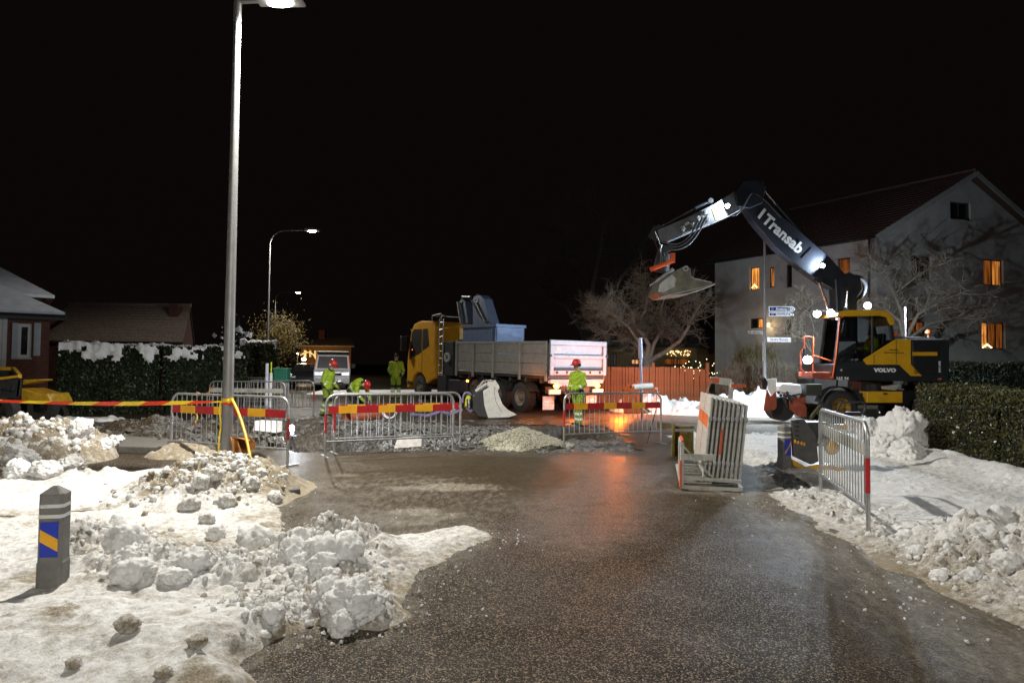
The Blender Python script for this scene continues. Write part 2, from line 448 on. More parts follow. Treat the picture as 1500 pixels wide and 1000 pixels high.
def soil_material():
    m, nt, b = mat_new('works_soil'); tc = N(nt, 'ShaderNodeTexCoord').outputs['Object']
    n1 = noise(nt, tc, 1.2, 6, 0.6); n2 = noise(nt, tc, 9, 6, 0.65)
    c = ramp(nt, n2, [(0.28, (0.018, 0.015, 0.011)), (0.55, (0.075, 0.066, 0.052)), (0.75, (0.16, 0.15, 0.13))])
    at_ = N(nt, 'ShaderNodeAttribute'); at_.attribute_name = 'brown'
    c = mixc(nt, at_.outputs['Fac'], c, ramp(nt, n2, [(0.3, (0.028, 0.017, 0.008)), (0.7, (0.11, 0.075, 0.038))]))
    vo = N(nt, 'ShaderNodeTexVoronoi'); vo.inputs['Scale'].default_value = 22; nt.links.new(tc, vo.inputs['Vector'])
    sep = N(nt, 'ShaderNodeSeparateColor'); nt.links.new(vo.outputs['Color'], sep.inputs[0])
    gr = N(nt, 'ShaderNodeAttribute'); gr.attribute_name = 'gravel'
    gcol = ramp(nt, sep.outputs[1], [(0.0, (0.03, 0.03, 0.032)), (0.5, (0.14, 0.14, 0.14)), (0.95, (0.42, 0.42, 0.41))])
    c = mixc(nt, gr.outputs['Fac'], c, gcol)
    nt.links.new(c, b.inputs['Base Color'])
    nt.links.new(ramp(nt, n1, [(0.35, 0.35), (0.65, 0.8)]), b.inputs['Roughness'])
    k = bump(nt, b, vo.outputs['Distance'], 1.0, 0.035)
    bump(nt, b, n2, 1.0, 0.08, k)
    return m
soil = soil_material()

def snow_material():
    m, nt, b = mat_new('dirty_snow'); tc = N(nt, 'ShaderNodeTexCoord').outputs['Object']
    at_ = N(nt, 'ShaderNodeAttribute'); at_.attribute_name = 'dirt'
    n1 = noise(nt, tc, 2.2, 6, 0.65); n2 = noise(nt, tc, 16, 6, 0.7); n3 = noise(nt, tc, 90, 3, 0.6)
    c = ramp(nt, n1, [(0.3, (0.78, 0.78, 0.77)), (0.7, (0.90, 0.90, 0.89))])
    f = math_(nt, 'ADD', at_.outputs['Fac'], math_(nt, 'MULTIPLY_ADD', n2, 1.7, -0.82))
    f = math_(nt, 'ADD', f, math_(nt, 'MULTIPLY_ADD', n1, 0.5, -0.25))
    fr = ramp(nt, f, [(0.25, 0.0), (0.55, 0.45), (0.95, 1.0)])
    dc = ramp(nt, n3, [(0.3, (0.16, 0.125, 0.075)), (0.7, (0.42, 0.36, 0.26))])
    c = mixc(nt, fr, c, dc)
    g = ramp(nt, noise(nt, tc, 60, 4, 0.75), [(0.62, 0.0), (0.72, 0.85)])      # grit
    g = math_(nt, 'MULTIPLY', g, ramp(nt, n2, [(0.4, 0.15), (0.6, 1.0)]))
    c = mixc(nt, g, c, (0.07, 0.055, 0.04))
    nt.links.new(c, b.inputs['Base Color']); b.inputs['Roughness'].default_value = 0.72
    b.inputs['Subsurface Weight'].default_value = 0.45; b.inputs['Subsurface Radius'].default_value = (1.0, 0.95, 0.9); b.inputs['Subsurface Scale'].default_value = 0.012
    b.inputs['Specular IOR Level'].default_value = 0.3
    k = bump(nt, b, noise(nt, tc, 28, 6, 0.7), 0.9, 0.03)
    bump(nt, b, n3, 0.7, 0.008, k)
    return m
snow_m = snow_material()
clean_snow = M('fresh_snow', (0.84, 0.85, 0.87), 0.7, 0, 0.06, 3, bmp=0.02, bscale=14, spec=0.3)

def axis(fine0, fine1, step, far0, far1, grow=1.22):
    a = list(np.arange(fine0, fine1 + step / 2, step)); s = step; x = a[-1]
    while x < far1: s *= grow; x += s; a.append(x)
    s = step; x = a[0]; pre = []
    while x > far0: s *= grow; x -= s; pre.append(x)
    return np.array(pre[::-1] + a)
BLUE_GRAVEL = gp((600, 645), (720, 640), (800, 620), (820, 606), (700, 604), (560, 612), (480, 622))
ground = grid_mesh('ground', axis(-10, 4, 0.06, -500, 500), axis(12.5, 21, 0.06, -60, 900),
    lambda X, Y: terrain(X, Y) - 0.03, soil,
    attrs={'brown': lambda X, Y: np.clip(sstep(-0.1, 0.2, poly_sd(X, Y, HOLE)) + 0.8 * np.exp(-((X + 8) ** 2 + (Y - 15.5) ** 2) / 3) + 0.35 * sstep(0.45, 0.6, fbm(X * .8, Y * .8, 9)), 0, 1),
           'gravel': lambda X, Y: np.clip(sstep(-0.3, 0.3, poly_sd(X, Y, BLUE_GRAVEL)) + 0.5 * sstep(0.5, 0.62, fbm(X, Y, 41)) * (np.abs(X) < 12) * (Y < 24), 0, 1)},
    kind='structure')

LEFT = gp((395, 1040), (385, 965), (425, 942), (470, 925), (560, 935), (605, 905), (608, 870), (640, 835), (715, 798), (728, 782), (690, 768), (600, 778), (500, 792), (445, 786), (415, 762), (420, 740), (445, 718), (425, 700), (390, 684), (340, 676), (240, 684), (120, 700), (-60, 700))
LEFT += [(-14, 10.2), (-14, 2.0), (-1.1, 2.0)]
def road_keep(X, Y):
    e = 0.35 * (fbm(X * 1.7, Y * 1.7, 5) - 0.5)
    near = (Y < 13.15 + 0.05 * X + e) & (np.minimum(-poly_sd(X, Y, TRENCH), -poly_sd(X, Y, HOLE)) > 0.12 - e * .3)
    side = (X > 2.6 + e) & (Y < 22) & (-poly_sd(X, Y, HOLE) > 0.15)
    far = (Y > 18.9 + e + 0.15 * np.maximum(0, -X - 2)) & (-poly_sd(X, Y, HOLE) > 0.15)
    return near | side | far
MUD = gp((400, 690), (470, 672), (700, 668), (800, 672), (860, 700), (760, 745), (600, 790), (440, 775))
def mud_f(X, Y):
    a = sstep(-0.6, 0.5, poly_sd(X, Y, MUD))
    b_ = sstep(-1.2, 0.0, X - 2.4 - 0.06 * (Y - 5)) * 0.6
    return np.clip(a * 0.75 + b_ + 0.25 * sstep(10, 13, Y) + 0.5 * (Y > 13.5), 0, 1)
SLUSH = gp((420, 700), (560, 690), (700, 700), (790, 735), (745, 762), (700, 790), (560, 780), (420, 770))
def slush_f(X, Y):
    a = sstep(-0.5, 0.4, poly_sd(X, Y, SLUSH)) * (0.34 + 0.35 * sstep(.45, .65, fbm(X * 1.1, Y * 2.0, 55)))
    el = np.exp(-np.clip(-poly_sd(X, Y, LEFT), 0, 9) / 0.22) * 0.5
    a = np.maximum(a, el)
    r_ = sstep(1.75, 3.0, X - 0.05 * (Y - 5)) * (Y < 11) * 0.62
    c_ = np.exp(-(((X - 2.1) / 0.9) ** 2 + ((Y - 9.2) / 0.25) ** 2)) * 0.5
    d_ = sstep(14, 20, Y) * sstep(1.5, 5, X) * 0.62
    e_ = 0.10 * sstep(20, 24, Y)
    return np.clip(a + r_ + c_ + d_ + e_, 0, 1)
WET1 = gp((800, 640), (1000, 636), (1010, 690), (960, 780), (860, 830), (745, 790), (760, 700)); WET2 = gp((1040, 745), (1150, 770), (1240, 890), (1130, 960), (1040, 880))
def wet_f(X, Y): return np.clip(sstep(-.5, .5, poly_sd(X, Y, WET1)) * .75 + sstep(-.4, .4, poly_sd(X, Y, WET2)) * .3 + .45 * (Y > 13) * (Y < 30), 0, 1)
road = grid_mesh('road', axis(-10, 5, 0.07, -160, 160), axis(2.4, 19.5, 0.07, -25, 260),
    lambda X, Y: terrain(X, Y, False) + 0.004 + 0.012 * (fbm(X * .9, Y * .9, 51) - .5), asphalt, keep=road_keep,
    attrs={'mud': mud_f, 'slush': slush_f, 'wet': wet_f}, kind='structure')

# ------------------------------------------------------------------ snow sheets
def dirt_base(X, Y): return 0.32 * fbm(X * 0.9, Y * 0.9, 61)
def snow_sheet(name, x0, x1, y0, y1, res, tfn, dfn, label, fade=0.02):
    cache = {}
    def T(X, Y):
        if 't' not in cache: cache['t'] = tfn(X, Y)
        return cache['t']
    return grid_mesh(name, np.arange(x0, x1, res), np.arange(y0, y1, res), lambda X, Y: terrain(X, Y, False) + T(X, Y), snow_m,
        keep=lambda X, Y: T(X, Y) > -fade, attrs={'dirt': lambda X, Y: np.clip(dfn(X, Y), 0, 1)}, kind='stuff', label=label)

RIDGE = gp((140, 800), (220, 845), (330, 850), (430, 835), (500, 815))
RIDGE2 = gp((470, 800), (500, 860), (520, 905))
BANK = gp((40, 960), (200, 960), (330, 980))
def left_t(X, Y):
    sd = poly_sd(X, Y, LEFT) + 0.28 * (fbm(X * 3, Y * 3, 71, 5) - 0.5)
    base = -0.03 + 0.065 * sstep(-0.15, 0.35, sd)
    k = sstep(-0.02, 0.3, sd)
    t = base + k * (0.03 * fbm(X * 1.2, Y * 1.2, 72) + 0.02 * fbm(X * 5, Y * 5, 73) - 0.02)
    r = np.exp(-(seg_dist(X, Y, RIDGE) / 0.42) ** 2); r2 = np.exp(-(seg_dist(X, Y, RIDGE2) / 0.38) ** 2)
    bk = np.exp(-(seg_dist(X, Y, BANK) / 0.75) ** 2)
    lum = 0.10 * domes(X, Y, 3.1, 0.55, 74) + 0.10 * domes(X, Y, 6.5, 0.6, 75) + 0.045 * domes(X, Y, 14, 0.6, 76) + 0.02 * domes(X, Y, 30, 0.5, 79)
    t = t + k * (r * (0.08 + 0.85 * lum) + r2 * (0.04 + 0.5 * lum) + bk * (0.13 + 0.2 * lum))
    t = t + k * (0.012 * domes(X, Y, 12, .5, 101) + 0.010 * domes(X, Y, 22, .55, 102)) * (0.35 + sstep(.4, .6, fbm(X * 1.5, Y * 1.5, 103)))
    # loose crumbs everywhere near the camera, fewer on the trodden pavement
    cr = sstep(0.42, 0.6, fbm(X * 0.9, Y * 0.9, 77)) * np.clip(0.15 + bk + r + r2, 0, 1)
    t = t + k * cr * (0.05 * domes(X, Y, 8, 0.35, 78) + 0.03 * domes(X, Y, 17, 0.4, 80))
    # pile round the lamp post
    px_, py_ = -3.75, 8.95
    d = np.hypot((X - px_) / 1.0, (Y - py_) / np.where(Y < py_, 1.3, 1.0))
    pile = np.clip(1 - d / 1.30, 0, 1) ** 1.1 * 0.41
    t = t + sstep(0, .2, pile) * (0.09 * domes(X, Y, 4, 0.6, 81) + 0.065 * domes(X, Y, 9, 0.6, 82) + 0.03 * domes(X, Y, 19, .6, 83)) + pile
    # heap by the works
    hp = gp((-10, 660), (60, 655), (110, 640))
    d2 = seg_dist(X, Y, [(-10.2, 11.1), (-8.3, 11.3), (-7.75, 11.5)])
    h2 = np.clip(1 - d2 / 1.05, 0, 1) ** 0.65 * 0.60 * (0.75 + 0.25 * sstep(-10, -7.2, X))
    t = np.maximum(t, -0.05 + h2 * 1.1 + sstep(0, .2, h2) * (0.16 * domes(X, Y, 2.6, .7, 84) + 0.09 * domes(X, Y, 6, .6, 85) + 0.035 * domes(X, Y, 14, .6, 86)))
    d3 = np.hypot(X + 5.85, Y - 12.2)
    t = np.maximum(t, -0.05 + np.clip(1 - d3 / 0.6, 0, 1) ** 0.7 * 0.32 + 0.06 * domes(X, Y, 7, .6, 87) * (d3 < .6))
    # low rim along the far side of the trodden pavement
    rim = np.exp(-(seg_dist(X, Y, gp((-40, 690), (60, 694), (125, 700))) / 0.35) ** 2)
    t = t + rim * k * (0.08 + 0.22 * domes(X, Y, 4, .6, 88) + 0.06 * domes(X, Y, 10, .6, 89))
    # smooth track worn through by wheels
    tr = np.exp(-(seg_dist(X, Y, gp((-60, 760), (140, 748), (280, 735))) / 0.16) ** 2)
    foot = domes(X, Y, 3.2, .55, 141) * 0.5 + domes(X * 1.6, Y * .8, 3.0, .5, 142) * .5
    flat_ = k * np.clip(1 - r - r2 - bk * .5, 0, 1)
    return t - 0.035 * tr - flat_ * (0.030 * foot + 0.022 * fbm(X * 7, Y * 7, 143, 3) - 0.015)
def left_d(X, Y):
    sd = poly_sd(X, Y, LEFT)
    e = np.exp(-np.clip(sd, 0, 9) / 0.22) * 0.55; st = 0.8 * domes(X, Y, 3.1, .3, 131) ** 2 * (Y < 7.5) + .45 * domes(X, Y, 7, .3, 133) ** 2 * (Y < 6.5)
    e = e + st * sstep(.35, .55, fbm(X * 1.3, Y * 1.3, 132))
    pile = np.clip(1 - np.hypot(X + 3.75, Y - 8.95) / 1.35, 0, 1)
    tr = np.exp(-(seg_dist(X, Y, gp((-60, 760), (140, 748), (280, 735))) / 0.2) ** 2) * 0.35
    foot = domes(X, Y, 3.2, .55, 141) * 0.5 + domes(X * 1.6, Y * .8, 3.0, .5, 142) * .5
    return 0.13 + .22 * foot + dirt_base(X, Y) * 1.15 + e + 0.5 * sstep(0, .35, pile) + tr + 0.25 * np.exp(-(seg_dist(X, Y, gp((250, 800), (330, 810), (430, 800))) / 0.3) ** 2)
snow_sheet('snow_cover', -13, 0.2, 2.2, 13.6, 0.023, left_t, left_d, 'trodden dirty snow with ploughed lumps on the pavement round the tall lamp post')

RIGHT = gp((1560, 990), (1500, 938), (1440, 905), (1340, 862), (1250, 815), (1165, 765), (1105, 722), (1085, 705), (1083, 685), (1060, 668))
RIGHT += [(3.4, 13.8), (3.6, 17), (9.6, 17.5), (14, 13), (14, 2), (3.2, 2)]
RBANK = gp((1330, 800), (1420, 800), (1540, 800))
def right_t(X, Y):
    sd = poly_sd(X, Y, RIGHT) + 0.55 * (fbm(X * 2.6, Y * 1.6, 171, 6, .6) - 0.5)
    base = -0.022 + 0.075 * sstep(-0.25, 0.9, sd); k = sstep(0.0, 0.8, sd)
    t = base + k * (0.04 * fbm(X * 1.1, Y * 1.1, 172) + 0.022 * fbm(X * 6, Y * 6, 173) - 0.03)
    bk = np.exp(-(seg_dist(X, Y, [(3.75, 5.4), (4.6, 6.2), (6.5, 6.6)]) / 0.75) ** 2)
    t = t + k * bk * (0.12 + 0.20 * domes(X, Y, 2.7, .6, 174) + 0.12 * domes(X, Y, 6, .6, 175) + 0.05 * domes(X, Y, 14, .6, 176) + 0.02 * domes(X, Y, 30, .5, 177))
    ed = np.exp(-((sd - 0.55) / 0.35) ** 2)
    t = t + k * ed * (0.06 * domes(X, Y, 6, .6, 178) + 0.05 * domes(X, Y, 13, .6, 179))
    t = t + k * (0.014 * domes(X, Y, 11, .5, 181) + 0.010 * domes(X, Y, 20, .55, 182)) * (0.35 + sstep(.4, .6, fbm(X * 1.5, Y * 1.5, 183)))
    hb = np.exp(-(seg_dist(X, Y, [(7.6, 14.5), (7.55, 11.5), (7.4, 9.0)]) / 0.5) ** 2)
    t = t + hb * (0.16 + 0.06 * domes(X, Y, 3, .5, 180))
    foot = domes(X, Y, 3.0, .55, 191) * 0.5 + domes(X * .8, Y * 1.6, 3.0, .5, 192) * .5
    return t - k * np.clip(1 - bk - hb, 0, 1) * (0.026 * foot + 0.02 * fbm(X * 7, Y * 7, 193, 3) - 0.012)
def right_d(X, Y):
    sd = poly_sd(X, Y, RIGHT); e = np.exp(-np.clip(sd, 0, 9) / 0.42) * 0.75
    tr = np.exp(-(seg_dist(X, Y, gp((1180, 700), (1260, 780), (1320, 850))) / 0.22) ** 2) * 0.2
    bk = np.exp(-(seg_dist(X, Y, [(3.75, 5.4), (4.6, 6.2)]) / 0.5) ** 2) * 0.2
    w = np.exp(-(seg_dist(X, Y, [(6.6, 12.5), (6.4, 10.4), (6.3, 8.6)]) / 0.3) ** 2) * 0.25
    return 0.04 + dirt_base(X, Y) * 0.8 + e + tr + bk + w
snow_sheet('snow_cover', 1.4, 10.0, 2.2, 17.6, 0.027, right_t, right_d, 'packed snow on the footway beside the clipped hedge and ploughed edge')

# snow wall in front of the picket fence and beyond the works
def far_t(X, Y):
    d = seg_dist(X, Y, [(4.8, 25.0), (6.6, 24.4), (8.6, 24.2), (10.2, 24.6)])
    a = np.clip(1 - d / 1.3, 0, 1) ** 0.8 * (0.42 + 0.35 * sstep(7, 9.4, X))
    b_ = np.clip(1 - seg_dist(X, Y, [(-9.2, 33), (-5.6, 34.5), (-1, 36)]) / 0.9, 0, 1) * 0.22
    return -0.05 + a + b_ + sstep(0, .15, a + b_) * (a > .01) * (0.25 * domes(X, Y, 1.8, .65, 91) + 0.14 * domes(X, Y, 4.2, .6, 92) + 0.05 * domes(X, Y, 10, .6, 93))
snow_sheet('snow_bank', -11, 12, 22.5, 37.5, 0.075, far_t, lambda X, Y: 0.02 + 0.6 * dirt_base(X, Y), 'knobbly ploughed snow bank along the picket fence')

def chunk(name, c, r, label, seed, group=None, mat=None, dirt=0.25, flat=0.8):
    """one broken lump of ploughed snow, uneven on every scale"""
    bm = bmesh.new(); bmesh.ops.create_icosphere(bm, subdivisions=5 if max(r) > .17 else 4, radius=1.0)
    q = random.Random(seed); ph = [(Vector((q.uniform(-1, 1), q.uniform(-1, 1), q.uniform(-1, 1))).normalized(), q.uniform(0.75, 0.98)) for _ in range(5)]
    from mathutils import noise as mn
    for v in bm.verts:
        p = v.co.copy()
        for n_, d_ in ph:
            k = p.dot(n_)
            if k > d_: p -= n_ * (k - d_) * 0.85
        f = 0.86 + 0.20 * mn.noise(p * 1.5 + Vector((seed, 0, 0))) + 0.34 * abs(mn.noise(p * 2.4 + Vector((0, seed, 0)))) + 0.20 * abs(mn.noise(p * 5.5 + Vector((seed, 3, 0)))) + 0.12 * abs(mn.noise(p * 12)) + 0.05 * mn.noise(p * 26)
        v.co = Vector((p.x * r[0], p.y * r[1], p.z * r[2])) * f
    rot = Euler((q.uniform(-.3, .3), q.uniform(-.3, .3), q.uniform(0, 6))).to_matrix()
    for v in bm.verts: v.co = rot @ v.co
    me = bpy.data.meshes.new(name); bm.to_mesh(me); bm.free()
    me.polygons.foreach_set('use_smooth', [True] * len(me.polygons)); me.materials.append(mat or snow_m)
    a = me.attributes.new('dirt', 'FLOAT', 'POINT'); a.data.foreach_set('value', [dirt] * len(me.vertices))
    o = bpy.data.objects.new(name, me); COL.objects.link(o); o.location = c
    return tag(o, label, 'snow chunk', group)
def surf(X, Y):
    X, Y = np.asarray(X, float), np.asarray(Y, float); z = terrain(X, Y, False); t = np.zeros(X.shape)
    L_ = (X < .3) & (Y < 13.6); R_ = (X > 1.4) & (Y < 17.6)
    if L_.any(): t[L_] = left_t(X[L_], Y[L_])
    if R_.any(): t[R_] = right_t(X[R_], Y[R_])
    return z + np.maximum(t, 0)
def hit(px, py):
    g0 = G(px, py, 0.9); g1 = G(px, py, 0.0); a, b = 0.0, 1.0; prev = 0.0
    f_ = (np.arange(40) + 1) / 40; P_ = np.array(g0)[None] + f_[:, None] * (np.array(g1) - np.array(g0))[None]
    w_ = np.nonzero(P_[:, 2] <= surf(P_[:, 0], P_[:, 1]))[0]
    return g0.lerp(g1, (w_[0] + .5) / 40) if len(w_) else g1
def chunk_px(px, py, wpx, hpx, label, seed, group=None, dirt=0.2, z=0.0):
    g = hit(px, py); s = g.y / FPX
    rx, rz = wpx * s / 2, hpx * s / 2
    return chunk('snow_chunk', (g.x, g.y + rx * 0.5, g.z + rz * 0.40), (rx, rx * 0.9, rz * 1.0), label, seed, group, dirt=dirt)
chunk_px(508, 908, 92, 72, 'big overhanging snow lump at the asphalt edge, largest of the ploughed lumps', 1, dirt=-0.05)
chunk_px(1328, 655, 62, 82, 'tall dirty snow boulder standing against the clipped hedge end', 2, dirt=0.16, z=0.1)
chunk_px(1300, 668, 46, 44, 'dirty snow boulder piled before the tall one near the hedge', 3, dirt=0.2)
chunk_px(1335, 672, 50, 40, 'rounded snow boulder at the foot of the tall one by the hedge', 4, dirt=0.18)
chunk_px(1282, 640, 40, 40, 'snow boulder behind the plate compactor beside the excavator wheel', 5, dirt=0.25, z=0.1)
chunk_px(1262, 632, 36, 34, 'low snow lump under the excavator tool box', 6, dirt=0.2, z=0.1)
chunk_px(312, 790, 34, 26, 'clean white snow lump at the foot of the lamp post pile', 7, dirt=0.0)
qr = random.Random(31)
for i in range(58):
    k = qr.random(); ln = [(125, 815), (220, 848), (330, 852), (430, 838), (500, 815)] if k < .62 else ([(455, 800), (490, 860), (500, 915)] if k < .9 else [(380, 890), (430, 910), (540, 925)])
    u_ = qr.random() * (len(ln) - 1); a_, b_ = ln[int(u_)], ln[int(u_) + 1]; f_ = u_ % 1
    x, y = a_[0] + (b_[0] - a_[0]) * f_ + qr.gauss(0, 14), a_[1] + (b_[1] - a_[1]) * f_ + qr.gauss(0, 17); w_ = 13 + 50 * qr.random() ** 2.4
    chunk_px(x, y, w_, w_ * qr.uniform(.6, 1.0), 'ploughed snow lump in the ridge between bollard and asphalt', 200 + i, 'lumps in the ploughed snow ridge', dirt=-.05 + .5 * qr.random() ** 2)
for i, (x, y, w_, h_) in enumerate(((275, 745, 30, 26), (290, 715, 26, 30), (400, 735, 24, 22), (365, 715, 26, 24), (345, 690, 26, 22), (310, 700, 24, 24), (330, 740, 26, 22), (380, 700, 22, 18), (300, 765, 24, 18))):
    chunk_px(x, y, w_, h_, 'dirty snow lump lying in the pile round the lamp post', 50 + i, 'lumps in the lamp post pile', dirt=0.4, z=0.12)
for i, (x, y, w_, h_) in enumerate(((1400, 800, 40, 30), (1450, 790, 46, 34), (1350, 815, 30, 22), (1480, 830, 40, 30), (1330, 790, 26, 20), (1380, 850, 26, 18), (1470, 760, 34, 28), (1430, 850, 30, 22))):
    chunk_px(x, y, w_, h_, 'snow lump in the ploughed bank on the footway', 70 + i, 'lumps in the footway snow bank', dirt=0.12, z=0.06)
for i, (x, y, w_, h_) in enumerate(((95, 690, 40, 30), (60, 700, 44, 34), (20, 700, 40, 34), (110, 640, 36, 40), (30, 680, 60, 40), (165, 652, 26, 20), (150, 655, 22, 18))):
    chunk_px(x, y, w_, h_, 'snow lump on the white heap next to the kerb slabs', 90 + i, 'lumps on the white snow heap', dirt=0.08, z=0.05)

for i, (x, y, w_, h_) in enumerate(((182, 922, 34, 22), (104, 975, 22, 12), (285, 945, 30, 16), (236, 990, 26, 14))):
    chunk_px(x, y, w_, h_, 'brown frozen clod lying on the smooth snow beyond the bollard', 160 + i, 'brown clods on the snow', dirt=0.75)['category'] = 'snow clod'
# crumbs too small to pick apart
def scatter_crumbs(name, spots, n, rr, mat, label, seed=3, dirt=0.15, zadd=0.0, zfun=None):
    q = np.random.default_rng(seed); mb = MB(); base = [(1, 1, 1), (-1, -1, 1), (-1, 1, -1), (1, -1, -1)]
    oct_ = [(1, 0, 0), (-1, 0, 0), (0, 1, 0), (0, -1, 0), (0, 0, 1), (0, 0, -1)]
    of = [(0, 2, 4), (2, 1, 4), (1, 3, 4), (3, 0, 4), (2, 0, 5), (1, 2, 5), (3, 1, 5), (0, 3, 5)]
    for i in range(n):
        cx, cy, sx, sy = spots[i % len(spots)]
        x, y = cx + q.normal() * sx, cy + q.normal() * sy
        r = rr[0] + (rr[1] - rr[0]) * q.random() ** 3; z = (zfun(x, y) if zfun else 0.0) + zadd
        sc_ = 0.6 + 0.8 * q.random((6,)); rot = Euler(q.random(3) * 6).to_matrix()
        mb.add([rot @ Vector(p) * r * sc_[j] + Vector((x, y, z + r * 0.4)) for j, p in enumerate(oct_)], of)
    o = mb.build(name, mat, smooth=60, kind='stuff', label=label)
    a = o.data.attributes.new('dirt', 'FLOAT', 'POINT'); a.data.foreach_set('value', [dirt] * len(o.data.vertices))
    return o
def spots_px(*l): return [(G(x, y).x, G(x, y).y, sx, sy) for x, y, sx, sy in l]
scatter_crumbs('snow_crumbs', spots_px((640, 850, .15, .3), (560, 900, .3, .2), (430, 930, .3, .2), (700, 790, .3, .2), (450, 780, .4, .3), (420, 720, .3, .5), (1330, 860, .4, .3), (1200, 790, .4, .4), (1120, 735, .3, .4), (1440, 900, .4, .3)),
    700, (0.004, 0.018), snow_m, 'loose snow crumbs scattered along the road edges', zadd=0.005)
# crumbly broken snow in the ridges, too small to pick apart
def crumb_field(name, lines, n, rr, spread, label, seed, dirt):
    q = np.random.default_rng(seed); bm = bmesh.new(); bmesh.ops.create_icosphere(bm, subdivisions=2, radius=1.0)
    from mathutils import noise as mn
    bv = np.array([v.co[:] for v in bm.verts]); bf = [[v.index for v in f.verts] for f in bm.faces]; bm.free()
    shapes = []
    for k in range(8): shapes.append(np.array([p * (.72 + .6 * abs(mn.noise(Vector(p) * 1.8 + Vector((k * 7, 0, 0)))) + .42 * mn.noise(Vector(p) * 3.1 + Vector((0, k * 5, 0)))) for p in bv]))
    C = []
    for i in range(n):
        ln = lines[i % len(lines)]; k = q.random() * (len(ln) - 1); a, b = np.array(ln[int(k)]), np.array(ln[int(k) + 1]); C.append(a + (b - a) * (k % 1) + q.normal(size=2) * spread)
    C = np.array(C); Zs = surf(C[:, 0], C[:, 1]); ok_ = Zs > .03; C = C[ok_]; Zs = Zs[ok_]; n = len(C); V_, F_, D_ = [], [], []
    for i in range(n):
        r = rr[0] + (rr[1] - rr[0]) * q.random() ** 3; rot = np.array(Euler(q.random(3) * 6.28).to_matrix())
        v = (shapes[i % 8] * r * (.75 + .5 * q.random(3))) @ rot.T + np.array([C[i, 0], C[i, 1], Zs[i] + r * .1]); o_ = i * len(bv)
        V_.append(v); F_ += [[o_ + j for j in f] for f in bf]; D_.append(np.full(len(bv), dirt * (q.random() ** 2) - .05))
    me = bpy.data.meshes.new(name); me.from_pydata(np.concatenate(V_).tolist(), [], F_); me.polygons.foreach_set('use_smooth', [True] * len(F_)); me.materials.append(snow_m)
    a = me.attributes.new('dirt', 'FLOAT', 'POINT'); a.data.foreach_set('value', np.concatenate(D_).astype(np.float32))
    o = bpy.data.objects.new(name, me); COL.objects.link(o); return tag(o, label, kind='stuff')
crumb_field('snow_crumbs', [RIDGE, RIDGE, RIDGE2, gp((380, 885), (430, 915), (540, 925))], 2900, (.004, .036), .21, 'crumbled snow filling the ploughed ridge by the bollard', 41, .85)
crumb_field('snow_crumbs', [[(-4.4, 8.6), (-3.7, 8.2), (-3.0, 8.5)], [(-3.75, 8.9), (-3.6, 8.3)]], 1100, (.006, .05), .33, 'crumbled dirty snow on the lamp post pile', 42, 1.1)
crumb_field('snow_crumbs', [[(3.6, 5.2), (4.6, 6.0), (6.2, 6.5)], [(3.4, 4.6), (3.5, 6.5), (3.45, 9.0)]], 1500, (.005, .034), .26, 'crumbled snow along the footway bank', 43, .9)
crumb_field('snow_crumbs', [[(-9.6, 10.9), (-8.0, 10.9), (-7.2, 11.2)]], 700, (.01, .08), .30, 'crumbled snow on the white heap', 44, .3)
scatter_crumbs('rubble', [(-3.4, 16.6, 1.6, .5), (-5.6, 14.2, .7, .6), (-8, 15, 1.4, .9), (-1.2, 16.4, .8, .6), (-4.4, 13.9, .5, .25)], 1500, (0.015, 0.10), concrete,
    'broken stones and rubble round the dug trench', 5, zfun=hz)
# ------------------------------------------------------------------ street lamps
lamp_grey = M('lamp_post_grey', (0.21, 0.21, 0.21), 0.45, 0.35, 0.12, 5, dirt=0.08)
def street_lamp(x, y, H, arm, label, power, rbase, curved, z0=0.0, lens=(0.42, 0.16), col=(1.0, 0.955, 0.87), cone=172, aim=(0.18, -0.10, -1), blend=0.35):
    t = thing('street_lamp', label, 'street lamp', (x, y, z0), group='street lamps along the road')
    m = MB(); m.tube([(x, y, z0 - 0.2), (x, y, z0 + 1.3), (x, y, z0 + 1.32), (x, y, z0 + H - (0.7 if curved else 0))], [rbase, rbase, rbase * 0.97, rbase * 0.62], 20)
    m.build('post', lamp_grey, t, 40)
    m = MB(); rA = rbase * 0.55
    if curved:
        m.tube(arc((x + 0.7, y, z0 + H - 0.7), 0.7, PI, PI / 2, 8) + [Vector((x + arm, y, z0 + H + 0.04))], rA, 10)
    else:
        m.tube([(x, y, z0 + H - 0.12), (x + 0.02, y, z0 + H + 0.02), (x + arm, y, z0 + H + 0.05)], rA, 12)
        m.cyl((x, y, z0 + H - 0.3), (x, y, z0 + H + 0.06), rbase * 0.72, n=16)
    m.build('arm', lamp_grey, t, 40)
    hx = x + arm
    m = MB()
    m.prism([(hx - 0.12, y - 0.14, z0 + H + 0.0), (hx + 0.62, y - 0.14, z0 + H + 0.0), (hx + 0.62, y - 0.14, z0 + H + 0.05), (hx + 0.3, y - 0.14, z0 + H + 0.13), (hx - 0.05, y - 0.14, z0 + H + 0.12)], (0, 0.28, 0))
    hd = m.build('lamp_head', lamp_grey, t, None, 0.015)
    m = MB(); m.ball((hx + 0.25, y, z0 + H - 0.005), (lens[0] / 2, lens[1] / 2, 0.055), 16, 8)
    m.build('lens', STREET, hd, 60)
    lamp_light('lamp_light', t, (hx + 0.25, y, z0 + H - 0.12), power, col, 0.12, cone, aim, blend)
    return t
p = G(331, 690); LPX, LPY = at(331.5, 670, 10.6).x, 10.6
ltop = at(343, 4, 10.6).z
street_lamp(LPX, LPY, ltop, 0.42, 'tall grey lamp post with red and yellow tape tied round it', LAMP_W, 0.085, False)
